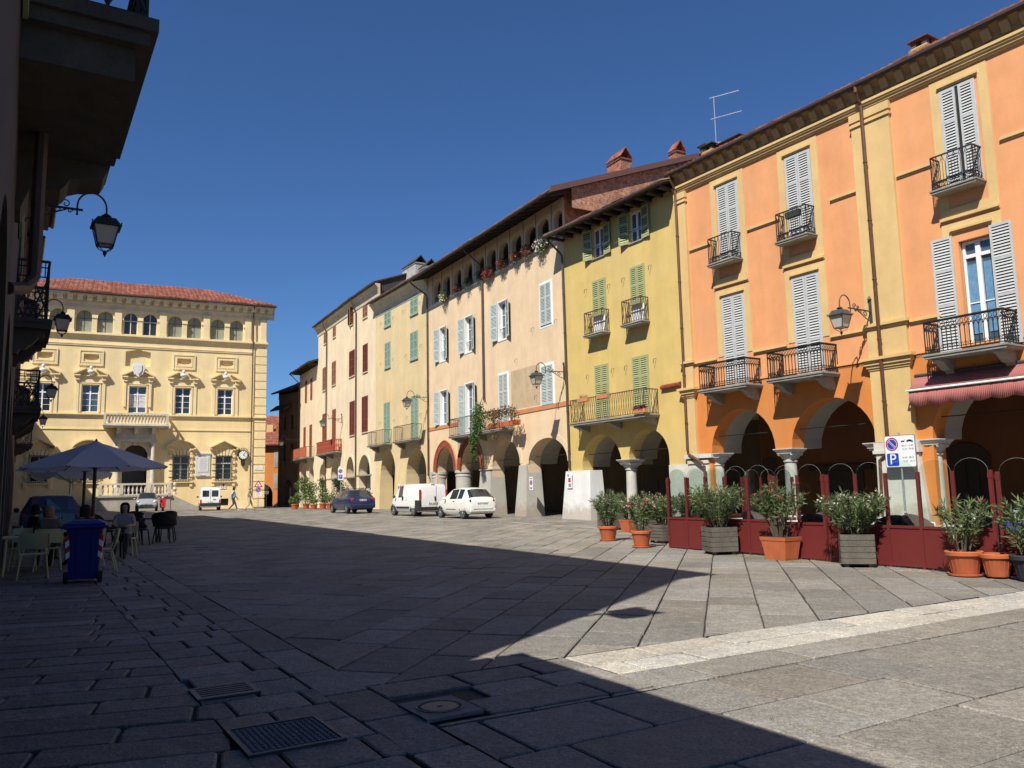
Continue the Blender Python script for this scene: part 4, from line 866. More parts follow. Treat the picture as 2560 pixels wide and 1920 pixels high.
def bust(uc, z, wparent, name='bust'):
    b = MB(); n = .3
    b.lathe([(.16, z), (.12, z + .06), (.24, z + .12), (.30, z + .26), (.26, z + .36), (.12, z + .43), (.10, z + .48)], (uc, n, 0), 12, sy=.6)
    b.lathe([(.02, z + .44), (.12, z + .50), (.145, z + .6), (.13, z + .7), (.07, z + .77), (.01, z + .78)], (uc, n, 0), 12); return b.build(name, M('white_marble', (.72, .71, .68), var=.1, scale=5, stain=.15), wparent, smooth=True)
for k, (a, c) in enumerate(ww):
    uc = (a + c) / 2; mid = k == 2
    w = casement(P, a, c, 9.42, 11.88, -.2, WHITE, 3, 11.12, GLASSB if k in (2, 3) else GLASS, CURTW if k in (2,) else None, fr=.06, mull=.12)
    b = pediment(uc, 1.36, 12.78, .72, 't')
    for s in (-1, 1):
        e = uc + s * 1.06
        if mid: b.box(e - .14, e + .14, -.02, .1, 10.0, 12.66); b.box(e - .09, e + .09, -.02, .16, 9.95, 12.6)
        else: b.box(e - .14, e + .14, -.02, .08, 9.28, 12.66)
        b.box(e - .17, e + .17, -.02, .25, 12.3, 12.66)
        b.box(uc + s * .72, uc + s * .86, -.02, .10, 9.42, 12.0)
    b.box(uc - .86, uc + .86, -.02, .10, 11.9, 12.04); b.box(uc - .92, uc + .92, -.02, .13, 12.04, 12.12); b.box(uc - .95, uc + .95, -.02, .05, 12.12, 12.66)
    pd = b.build('pediment', PTRIM, P.root)
    if not mid: bust(uc, 12.8, pd)
    else:
        b = MB(); b.prism([(uc - .42, 13.95), (uc - .3, 14.1), (uc + .3, 14.1), (uc + .42, 13.95), (uc + .40, 13.3), (uc + .22, 12.9), (uc, 12.72), (uc - .22, 12.9), (uc - .40, 13.3)], .28, .46); b.prism([(uc - .26, 13.85), (uc + .26, 13.85), (uc + .26, 13.3), (uc, 12.95), (uc - .26, 13.3)], .46, .54); b.tube([(uc - .42, .4, 13.9), (uc - .48, .42, 13.5), (uc - .3, .42, 12.95)], .06, 6); b.tube([(uc + .42, .4, 13.9), (uc + .48, .42, 13.5), (uc + .3, .42, 12.95)], .06, 6)
        b.build('stone_shield', MATS['white_marble'], pd, smooth=40)
for k, (a, c) in enumerate(gw):
    uc = (a + c) / 2
    w = casement(P, a, c, 3.2, 5.44, -.22, WHITE, 3, 4.75, GLASS, None, fr=.07, mull=.13)
    b = pediment(uc, 1.28, 6.18, .66, 't' if k in (0, 3) else 's', broken=False, pr=.5)
    for s in (-1, 1):
        z = 3.2; j = 0
        while z < 5.95: e0 = uc + s * .74; e1 = uc + s * (1.06 if j % 2 else .98); b.box(e0, e1, -.02, .16 if j % 2 else .09, z, z + .26); z += .30; j += 1
        b.box(uc + s * .8, uc + s * 1.1, -.02, .3, 6.0, 6.08)
    for s in (-2, -1, 0, 1, 2): b.prism([(uc + s * .27 - .10, 5.48), (uc + s * .27 + .10, 5.48), (uc + s * .33 + .13, 6.05), (uc + s * .33 - .13, 6.05)], -.02, .14)
    b.box(uc - 1.1, uc + 1.1, -.02, .2, 2.95, 3.12); b.box(uc - 1.05, uc - .8, -.02, .12, 2.6, 2.95); b.box(uc + .8, uc + 1.05, -.02, .12, 2.6, 2.95)
    b.build('pediment', PTRIM, P.root)
    g = MB()
    for i in range(11): u = a - .02 + (c - a + .04) * i / 10; g.tube([(u, .18, 5.5), (u, .20, 3.6), (u, .30, 3.25), (u, .2, 3.06), (u, .02, 3.02)], .022, 4)
    for i in range(9): z = 3.15 + i * .285; g.bar((a - .04, .19, z), (c + .04, .19, z), .03)
    g.build('window_grille', IRON, w)
# portal, balcony and stairs
b = MB(); b.box(9.85, 13.15, -.01, .55, 6.98, 8.02); b.box(9.72, 13.28, -.01, .78, 6.70, 6.98); b.box(9.8, 10.44, -.01, .16, 1.86, 6.7); b.box(12.56, 13.2, -.01, .16, 1.86, 6.7); b.box(9.78, 10.46, -.01, .22, 5.3, 5.46); b.box(12.54, 13.22, -.01, .22, 5.3, 5.46)
b.prism(arc(10.46, 12.54, 5.45, 6.47, 'r') + [(12.56, 6.7), (10.44, 6.7)], -.01, .15); b.box(11.35, 11.65, 0, .3, 6.4, 6.72)
b.build('portal', MARBLE, P.root)
for u in (10.02, 12.98):
    b = MB(); b.box(u - .32, u + .32, .22, .86, 1.86, 2.55); b.lathe([(.30, 2.55), (.30, 2.65), (.24, 2.75), (.21, 2.9), (.20, 4.2), (.17, 6.35), (.22, 6.38), (.20, 6.45), (.27, 6.58)], (u, .54, 0), 16); b.box(u - .3, u + .3, .24, .84, 6.58, 6.7); b.build('column', MARBLE, P.root, smooth=35)
b = MB(); b.box(10.3, 12.7, -5.2, -5.1, 1.8, 6.6); b.box(10.3, 12.7, -5.2, -.32, 1.80, 1.86)
b.build('inner_court_wall', M('grey_court_wall', (.42, .39, .34), var=.12), P.root)
b = MB(); b.box(12.55, 12.6, -5.2, -.33, 1.8, 6.6); b.box(10.4, 10.45, -5.2, -.33, 1.8, 6.6); b.face([(10.3, -.33, 6.6), (12.7, -.33, 6.6), (12.7, -5.2, 6.6), (10.3, -5.2, 6.6)]); b.build('entrance_vault', M('dark_vault', (.16, .14, .11)), P.root)
BAL = MB(); BAL.lathe([(.07, 0), (.07, .06), (.045, .1), (.10, .28), (.095, .38), (.05, .62), (.045, .70), (.075, .75), (.075, .80)], (0, 0, 0), 10); bme = BAL.build('baluster', MARBLE, smooth=True); balm = bme.data; bpy.data.objects.remove(bme)
b = MB(); b.box(8.82, 14.22, -.01, 1.55, 7.98, 8.10); b.box(8.78, 14.26, -.01, 1.62, 8.10, 8.22); pbal = b.build('balcony', MARBLE, P.root)
b = MB(); b.box(8.84, 14.2, 1.36, 1.58, 9.08, 9.24); b.box(8.84, 14.2, 1.38, 1.56, 8.22, 8.28)
for u in (8.84, 14.02): b.box(u, u + .18, 1.36, 1.58, 8.28, 9.08); b.box(u, u + .18, 0, 1.36, 9.08, 9.24)
b.build('balustrade', MARBLE, pbal)
for i in range(18): inst(balm, 'baluster', pbal, (9.2 + i * (13.84 - 9.2) / 17, 1.47, 8.28))
for u in (8.93, 14.11):
    for n in (.35, .75, 1.1): inst(balm, 'baluster', pbal, (u, n, 8.28))
for u in (10.05, 11.5, 12.95): 
    b = MB(); b.prism([(a_, 7.98 + d) for a_, d in corbel_prof(1.4, .85)], u - .17, u + .17, plane='yz'); b.build('corbel', MARBLE, pbal)
SW = M('grey_stair_wall', (.40, .37, .31), var=.15, scale=1.3, stain=.3, grime=.5)
b = MB(); b.box(8.55, 14.3, .0, 2.55, -.2, 1.7); b.box(8.45, 14.4, 0, 2.68, 1.70, 1.86)
for s, e in ((-1, 8.55), (1, 14.3)):
    b.prism([(e, -.2), (e + s * 2.6, -.2), (e + s * 2.6, .75), (e + s * 2.2, .8), (e, 1.9)], 2.15, 2.5)
    for j in range(8): b.box(e + s * j * .3, e + s * (j * .3 + .3), .0, 2.15, -.2, 1.7 - (j + 1) * .16)
st = b.build('entrance_stair', SW, P.root)
b = MB(); b.box(8.5, 14.35, 2.36, 2.62, 2.76, 2.92); b.box(8.5, 14.35, 2.40, 2.58, 1.86, 1.96)
for u in (8.5, 10.2, 12.4, 14.1): b.box(u, u + .26, 2.36, 2.62, 1.96, 2.76)
b.build('balustrade', MARBLE, st)
for (a, c, k) in ((8.9, 10.1, 5), (10.62, 12.3, 6), (12.85, 14.0, 4)):
    for i in range(k): inst(balm, 'baluster', st, (a + (c - a) * i / (k - 1), 2.49, 1.96))
b = MB(); b.lathe([(.16, 1.86), (.16, 2.0), (.10, 2.1), (.20, 2.35), (.05, 2.6), (.14, 2.7), (.14, 2.85), (.02, 2.95)], (8.2, 2.45, 0), 12); b.build('stone_finial', MARBLE, st, smooth=True)
b = MB(); b.box(3.24, 4.31, -.3, -.25, .74, 1.4, 0)
for i in range(1, 6): b.bar((3.24 + i * .178, -.1, .74), (3.24 + i * .178, -.1, 1.4), .025, 1)
for i in (1, 2): b.bar((3.24, -.1, .74 + i * .22), (4.31, -.1, .74 + i * .22), .025, 1)
b.build('cellar_grating', [DARK, IRON], P.root)
b = MB(); b.box(.12, .92, .07, .10, 4.08, 4.44); b.build('street_name_plate', MATS['white_marble'], P.root)
def wallthing(fc, name, label, cat, u, n, z, group=None):
    """something fixed to a front; local x = the viewer's right, -y = out of the wall"""
    p = fc.W(u, n, z); return thing(name, label, cat, p, fc.rz + pi, group)
pl = wallthing(P, 'wall_plaque', 'grey marble memorial plaque between the barred ground floor windows of the palazzo', 'plaque', 5.62, 0, 3.65)
b = MB(); b.box(-.62, .62, -.10, .01, 0, 1.95); b.box(-.70, .70, -.16, .01, 1.95, 2.08); b.box(-.66, .66, -.14, .01, -.12, 0); b.build('slab', M('pale_plaque_marble', (.60, .61, .60), var=.12, scale=3, stain=.2), pl)
b = MB(); b.box(-.46, .46, -.13, -.10, .3, 1.62); b.build('inscription_panel', M('plaque_panel', (.66, .67, .66), var=.1, scale=6), pl)
b = MB()
for i in range(11): w_ = .30 + .1 * ((i * 7) % 3) / 3; b.box(-w_, w_, -.134, -.13, 1.5 - i * .105, 1.525 - i * .105)
b.box(-.2, .2, -.12, -.10, 1.78, 1.86); b.box(-.25, .25, -.16, -.14, -.08, -.03); b.build('inscription', M('plaque_letters', (.25, .25, .25), var=0, fine=0), pl)
ck = wallthing(P, 'wall_clock', 'round white clock in a black case on the palazzo wall', 'clock', 2.02, 0, 5.53)
b = MB(); b.lathe([(.36, -.02), (.45, -.06), (.47, -.2), (.45, -.30), (.40, -.32)], (0, 0, 0), 28, axis='y'); b.prism([(-.16, -.42), (.16, -.42), (.2, -.6), (.16, -.95), (.08, -1.06), (-.08, -1.06), (-.16, -.95), (-.2, -.6)], -.26, -.04)
for a in range(7): t = pi * .25 + pi * .5 * a / 6; b.tube([(.46 * cos(t), -.15, .46 * sin(t)), (.60 * cos(t), -.15, .64 * sin(t)), (.56 * cos(t + .1), -.15, .70 * sin(t + .1))], .03, 5)
for s in (-1, 1): b.tube([(s * .45, -.15, .1), (s * .58, -.15, .0), (s * .48, -.15, -.12)], .03, 5)
b.build('case', IRON, ck, smooth=40)
b = MB(); b.lathe([(.39, -.318), (.39, -.325), (.0, -.327)], (0, 0, 0), 28, axis='y'); fce = b.build('dial', M('clock_face', (.80, .80, .77), var=0, fine=0, rough=.4), ck)
b = MB()
for h in range(12):
    a = 2 * pi * h / 12; b.bar((.29 * sin(a), -.331, .29 * cos(a)), (.37 * sin(a), -.331, .37 * cos(a)), .035)
b.build('hour_mark', IRON, fce)
for l, t, w in ((.20, radians(125), .045), (.31, radians(30), .03)): b = MB(); b.bar((-.05 * sin(t), -.337, -.05 * cos(t)), (l * sin(t), -.337, l * cos(t)), w); b.build('clock_hand', IRON, fce)
po = wallthing(P, 'wall_poster', 'small white and red poster under the right barred palazzo window', 'poster', 3.75, .02, 2.32)
b = MB(); b.box(-.25, .25, -.03, 0, 0, .68); b.build('sheet', WHITE, po)
PRED = M('poster_red', (.45, .03, .04), var=.2, fine=0, scale=8); PGREY = M('poster_grey', (.22, .22, .25), var=.2, fine=0, scale=8)
b = MB(); b.box(-.12, .12, -.034, -.03, .24, .44); b.box(-.04, .04, -.034, -.03, .14, .54); b.build('print', PRED, po)
b = MB(); b.box(-.2, -.14, -.034, -.03, .1, .6); b.box(.14, .2, -.034, -.03, .1, .6); b.box(-.1, .1, -.034, -.03, .04, .1); b.build('print', PGREY, po)
# side wing behind the palazzo, the alley and what closes it
w = Fac('palazzo_rear_wing', 'narrow yellow rear wing of the palazzo seen past its corner', 'building', P.W(-.35, -7, 0).xy, 243.8)
b = MB(); b.box(0, 6, -6, 0, -.3, 13.0); b.build('wall', PALAZZO, w.root); tiles(w, -.25, 6, .35, 13.05, 3, 20, TILED, rows=2)
D = Fac('dark_alley_house', 'dark shaded alley house with two jutting eaves', 'house', (-22.35, 84.75), -42)
dh = [rect(1.2, 1.9, 8.5, 10), rect(2.9, 3.6, 8.5, 10), rect(1.2, 1.9, 5.2, 7), rect(2.9, 3.6, 5.2, 7)]
ALLEY = M('shadow_dark_plaster', (.13, .10, .075), var=.25, scale=1.2, stain=.3)  # dark colour stands in for the shadow cast over the alley
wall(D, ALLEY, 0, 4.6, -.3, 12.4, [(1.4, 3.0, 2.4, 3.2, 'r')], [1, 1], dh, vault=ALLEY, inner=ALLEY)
b = MB(); b.box(.2, 4.4, -.5, -.45, 4.5, 11); b.build('room_shade_panel', DARK, D.root)  # near-black panel stands in for the unlit inside
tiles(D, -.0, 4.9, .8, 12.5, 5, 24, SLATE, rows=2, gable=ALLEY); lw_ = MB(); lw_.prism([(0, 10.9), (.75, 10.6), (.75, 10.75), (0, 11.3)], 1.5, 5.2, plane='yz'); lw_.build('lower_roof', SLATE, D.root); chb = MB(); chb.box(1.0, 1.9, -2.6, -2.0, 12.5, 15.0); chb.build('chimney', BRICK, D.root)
def far(px, py, dist):      # a place in the alley, seen at this pixel, this far off
    d = _fw * F + _r2 * (px - 1280) - _u2 * (py - 960); return Vector((0, 0, EYE)) + d * (dist / d.y)
q = far(704, 1150, 101); 
H = Fac('orange_alley_house', 'small orange house with an arched doorway closing the alley', 'house', (q.x, q.y), 262)
wall(H, ORANGE2, 0, 7, -.6, 7.6, [(1.0, 3.4, 1.7, 3.0, 'r')], [1, 1], [rect(.25, .85, 5.0, 7.0), rect(.25, .8, 2.4, 4.2)], vault=ALLEY, inner=DARK)
for z0, z1 in ((5.0, 7.0), (2.4, 4.2)): closed_window(H, .25, .85, z0, z1, PIERG)
tiles(H, -1, 7.2, .6, 7.75, 4.5, 24, TILE, rows=6); chb = MB(); chb.box(1.6, 2.4, -4.2, -3.5, 8.5, 10.6); chb.build('chimney', CREAMTRIM, H.root)
q = far(715, 1060, 112); H2 = Fac('red_roofed_house', 'house with a red tiled roof rising behind the orange alley house', 'house', (q.x, q.y), 262)
wall(H2, BRICKO, -1.5, 9, -.6, 9.6); tiles(H2, -2, 9.3, .6, 9.7, 6, 26, TILE, rows=10); chb = MB(); chb.box(.6, 1.5, -4.2, -3.5, 11, 13.3); chb.build('chimney', CREAMTRIM, H2.root)
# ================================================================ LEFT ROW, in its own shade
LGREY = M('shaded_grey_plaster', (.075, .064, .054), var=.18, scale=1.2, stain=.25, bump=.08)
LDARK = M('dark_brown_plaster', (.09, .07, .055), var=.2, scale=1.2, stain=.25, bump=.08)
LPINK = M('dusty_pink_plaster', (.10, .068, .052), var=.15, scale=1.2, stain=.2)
LSTONE = M('shaded_balcony_stone', (.085, .072, .056), var=.22, scale=2.5, stain=.3, bump=.25, fine=.08, fscale=40)  # stone darkened so the balcony's deep shade is in its colour
def left(name, label, cat='building'): return Fac(name, label, cat, (-.15 * .8545, -.15 * .5195), 148.67)
LA = left('shaded_grey_building', 'shaded grey building at the left edge with a heavy stone balcony overhead')
def larches(s0, s1, w, zs, zt):
    out = []; n = int((s1 - s0) / w); w = (s1 - s0) / n
    for i in range(n): a = -s1 + w * i; out.append((a + .45, a + w - .45, zs, zt, 'r'))
    return out
def lrow(fc, s0, s1, h, mat, ov, arches=True, shut=GSHUT, floors=(5.4, 9.0), wst=3.2, roof=True, pitch=18):
    A = larches(s0, s1, 3.6, 2.5, 3.7) if arches else ()
    wall(fc, mat, -s1, -s0, -.4, h, A, [1] * (len(A) + 1), th=.6, D=9)
    if roof:
        tiles(fc, -s1 - .1, -s0 + .0, ov, h + .12, 6, pitch, TILED, rows=2); gutter(fc, -s1, -s0, ov + .06, h + .06)
        b = MB(); b.box(-s1, -s0, -.02, ov * .35, h - .3, h - .12); b.box(-s1, -s0, -.02, ov * .9, h - .12, h + .02); b.build('cornice', mat, fc.root)
    s = s0 + 1.4
    while s + 1.2 < s1:
        for z in floors: closed_window(fc, -s - 1.1, -s, z, z + 2.3, shut, trim=mat, pitch=.09)
        s += wst
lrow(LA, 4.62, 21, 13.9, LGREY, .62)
# the heavy stone balcony over the camera's left
b = MB(); b.box(-10.25, -7.25, -.02, .96, 5.50, 5.62); b.box(-10.3, -7.2, -.02, 1.02, 5.62, 5.74); bl = b.build('balcony', LSTONE, LA.root)
railing([(-10.2, 0), (-10.2, .93), (-7.3, .93), (-7.3, 0)], 5.74, 1.0, 'lattice').build('railing', IRON, bl)
b = MB(); b.box(-10.1, -7.36, 0, .86, 5.20, 5.50); b.build('beam', LSTONE, bl)
pass
for s in (9.75,):
    b = MB(); b.prism([(0, 5.20), (.84, 5.20), (.84, 5.14), (.80, 5.06), (.58, 5.02), (.48, 4.98), (.44, 4.90), (.40, 4.86), (.12, 4.82), (.05, 4.6), (0, 4.6)], -s - .28, -s + .28, plane='yz')
    b.build('corbel', LSTONE, bl)
downpipe(LA, [(-8.9, .2, 5.5), (-8.9, .2, 3.75), (-8.85, .14, 3.62), (-8.6, .0, 3.55)], .062, BPIPE)
def lbal(fc, s0, s1, n, z, ch=.4): return balcony(fc, -s1, -s0, n, z, .95, 'lattice', th=.16, corbels=(-s1 + .3, -s0 - .3), ch=ch, cw=.24, slabm=LSTONE)
lbal(LA, 14.9, 16.9, .50, 4.52); lbal(LA, 12.0, 13.2, .30, 8.9)
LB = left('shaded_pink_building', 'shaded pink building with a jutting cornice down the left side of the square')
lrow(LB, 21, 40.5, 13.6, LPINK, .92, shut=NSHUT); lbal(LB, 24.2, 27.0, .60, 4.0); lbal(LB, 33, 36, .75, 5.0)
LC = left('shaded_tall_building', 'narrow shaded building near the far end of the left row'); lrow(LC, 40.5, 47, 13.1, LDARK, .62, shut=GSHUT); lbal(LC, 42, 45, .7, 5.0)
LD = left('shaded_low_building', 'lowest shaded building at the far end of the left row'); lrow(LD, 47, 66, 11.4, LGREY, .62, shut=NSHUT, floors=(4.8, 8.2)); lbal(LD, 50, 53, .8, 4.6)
LE = left('shadow_caster_house', 'hidden small house by the left end of the palazzo, shaped for its shadow'); lrow(LE, 66, 82.3, 9.2, LDARK, .62, shut=NSHUT, floors=(4.8,))  # hidden behind the row; height shaped for its shadow on the palazzo front
LN = left('unseen_shadow_wing', 'unseen low wing beside the viewer, shaped to cast the near shadow'); lrow(LN, -26, 4.62, 5.15, LGREY, .58, floors=(), roof=False)  # out of view; its height is shaped to cast the near shadow edge
b = MB(); b.box(-4.62, 26, -9, .58, 5.15, 5.34); b.build('roof_slab', LSTONE, LN.root)
# ================================================================ STREET LAMPS
LG = M('lamp_frosted_glass', (.50, .47, .40), var=.08, scale=5, rough=.35)
def lamp_root(label, p, rz, L, iron, sc=1.0):
    r = thing('street_lamp', label, 'street lamp', p, rz, 'lanterns on wall brackets')
    b = MB(); e = L - .52 * sc
    b.bar((0, 0, .0), (0, -e - .1, 0), .045); b.box(-.05, .05, -.03, .0, -.35, .35); b.lathe([(.02, -.38), (.05, -.36), (.02, -.34)], (0, -.02, 0), 8); b.lathe([(.02, .34), (.07, .38), (.03, .46), (.0, .5)], (0, -.03, 0), 8)
    def scroll(y0, z0, r0, t0, t1, turns=10): b.tube([(0, y0 - r0 * (1 - .75 * i / turns) * cos(t0 + (t1 - t0) * i / turns), z0 + r0 * (1 - .75 * i / turns) * sin(t0 + (t1 - t0) * i / turns)) for i in range(turns + 1)], .014, 4)
    b.tube([(0, -.03, -.32), (0, -.25, -.26), (0, -.5, -.12), (0, -.72, -.02)], .016, 5)
    scroll(-.30, -.12, .10, 0, 7); scroll(-.55, -.07, .07, 0, 7); scroll(-.78, -.05, .05, 0, 7)
    scroll(-e + .20, .09, .09, 3.1, -4); scroll(-e + .38, .06, .06, 3.1, -4)
    R = .26 * sc; b.tube([(0, -e, -.08), (0, -e, .08 * sc)] + [(0, -e - R + R * cos(pi * i / 12), .08 * sc + .30 * sc * sin(pi * i / 12)) for i in range(13)] + [(0, -L, -.02)], .019, 6)
    b.lathe([(.0, -.12), (.03, -.1), (.0, -.06)], (0, -e, 0), 6); b.lathe([(.0, .36 * sc), (.035, .38 * sc), (.0, .41 * sc)], (0, -e - R, 0), 6)
    b.build('bracket', iron, r)
    b = MB(); k = sc; c = (0, -L, 0)
    b.lathe([(.02, .0), (.05, -.02), (.10, -.06), (.06, -.09), (.07, -.11)], c, 10)
    def ring(h, z): return [(-h, -L - h, z), (h, -L - h, z), (h, -L + h, z), (-h, -L + h, z)]
    b.frustum(ring(.16 * k, -.12 * k), ring(.255 * k, -.27 * k)); b.frustum(ring(.27 * k, -.27 * k), ring(.27 * k, -.29 * k))
    for sx in (-1, 1):
        for sy in (-1, 1): b.lathe([(.0, -.22 * k), (.018, -.24 * k), (.0, -.28 * k)], (sx * .26 * k, -L + sy * .26 * k, 0), 5)
    t, lo = ring(.225 * k, -.29 * k), ring(.145 * k, -.66 * k)
    for i in range(4): b.bar(t[i], lo[i], .022); b.bar(t[i], t[(i + 1) % 4], .02); b.bar(lo[i], lo[(i + 1) % 4], .024)
    for i in range(4): q = lo[i]; b.tube([q, (q[0] * .6, -L + (q[1] + L) * .7, -.73 * k), (q[0] * .15, -L + (q[1] + L) * .15, -.79 * k)], .01, 4)
    b.lathe([(.01, -.76 * k), (.035, -.79 * k), (.04, -.82 * k), (.02, -.87 * k), (.0, -.90 * k)], c, 8)
    f = b.build('lantern_frame', iron, r)
    g = MB(); g.frustum(ring(.212 * k, -.292 * k), ring(.135 * k, -.655 * k)); g.build('lantern_glass', LG, f)
    return r
def lamp_reach(fc, u, z, px, py):
    p = fc.W(u, 0, z); d = _fw * F + _r2 * (px - 1280) - _u2 * (py - 960)
    det = d.x * (-fc.n.y) + fc.n.x * d.y; bx, by = p.x, p.y
    t = (bx * (-fc.n.y) + fc.n.x * by) / det; L = (d.x * t - p.x) / fc.n.x if abs(fc.n.x) > .1 else (d.y * t - p.y) / fc.n.y
    return L, EYE + d.z * t
def rlamp(fc, u, z, px, py, label, iron=LAMPIRON):
    L, zl = lamp_reach(fc, u, z, px, py); L = min(2.6, max(1.3, L)); print('lamp', label, round(L, 2), round(zl, 2), z); lamp_root(label, fc.W(u, .1, z), fc.rz + pi, L - .1, iron)
rlamp(O, -16.5, 6.95, 1650 + 1090 * .41139, 600 + 390 * .41139, 'grey lantern on an iron bracket fixed to the pale pilaster of the orange building')
rlamp(C, .12, 7.22, 1040 + 1008 * .29837, 790 + 465 * .29837, 'grey lantern on a bracket at the corner between the yellow and peach buildings')
rlamp(G, -.12, 7.85, 680 + 1695 * .19892, 950 + 260 * .19892, 'grey lantern hanging before the sea green shutters of the pale yellow building')
rlamp(S2, 4.0, 8.0, 680 + 640 * .19892, 950 + 540 * .19892, 'grey lantern on a bracket above the red balcony of the cream building')
rlamp(E_, 7.85, 7.3, 680 + 115 * .19892, 950 + 752 * .19892, 'farthest lantern of the right row, at the mouth of the alley')
for s, n, z, lab in ((17.6, 1.42, 7.28, 'large black lantern against the sky beneath the stone balcony'), (30.5, 1.2, 7.85, 'black lantern in front of the arched attic windows of the palazzo'), (43.7, 1.36, 7.05, 'small black lantern in front of the leftmost palazzo window'), (63, 1.5, 7.3, 'smallest and farthest black lantern of the left row')):
    lamp_root(lab, LA.W(-s, .02, z), LA.rz + pi, n, IRON)
lamp_root('black lantern on the corner of the shaded grey building above the frame', LA.W(-4.95, .02, 7.9), LA.rz + pi, 1.4, IRON)
# aerial on the orange roof
an = thing('tv_antenna', 'tall thin television antenna on the roof of the orange building', 'antenna', O.W(-8.45, -2.2, 14.85), O.rz)
b = MB(); b.tube([(0, 0, 0), (0, 0, 3.35)], .022, 6); b.build('mast', M('aluminium', (.55, .56, .58), var=0, fine=0, rough=.35, metal=.6), an)
al = MATS['aluminium']
for z, l, k in ((3.3, 1.0, 0), (2.35, 1.1, 0), (1.25, .9, 1)):
    b = MB(); b.bar((.15, .1, z), (-l, -.45, z), .024)
    for i in range(7): q = Vector((.1, .08, z)).lerp(Vector((-l, -.45, z)), i / 6); w_ = .13 if not k else .30; b.bar((q.x - w_ * .4, q.y + w_, z + (w_ if k else 0)), (q.x + w_ * .4, q.y - w_, z - (w_ if k else 0)), .008)
    b.build('aerial', al, an)
# ================================================================ GROUND
JOINT = M('dark_joint_earth', (.055, .048, .04), var=.3, scale=5, fine=.2)
b = MB(); xs = [-500, -60, -30, -15, 0, 15, 30, 60, 500]; ys = [-500, -60, -30, 0, 20, 40, 58, 80, 120, 600]
for i in range(len(xs) - 1):
    for j in range(len(ys) - 1): b.face([(x, y, gz(x, y) - .028) for x, y in ((xs[i], ys[j]), (xs[i + 1], ys[j]), (xs[i + 1], ys[j + 1]), (xs[i], ys[j + 1]))])
tag(b.build('ground', JOINT, weld=True), kind='structure')
GRAN = stone_mat('granite_slabs', (.222, .206, .178)); GRANL = stone_mat('light_granite', (.42, .395, .34))
def clip(poly, a, b_, c):       # keep a*x + b*y <= c
    out = []
    for i in range(len(poly)):
        p, q = poly[i], poly[(i + 1) % len(poly)]; dp = a * p[0] + b_ * p[1] - c; dq = a * q[0] + b_ * q[1] - c
        if dp <= 0: out.append(p)
        if dp * dq < 0: t = dp / (dp - dq); out.append((p[0] + (q[0] - p[0]) * t, p[1] + (q[1] - p[1]) * t))
    return out
def area(p): return abs(sum(p[i][0] * p[(i + 1) % len(p)][1] - p[(i + 1) % len(p)][0] * p[i][1] for i in range(len(p)))) / 2
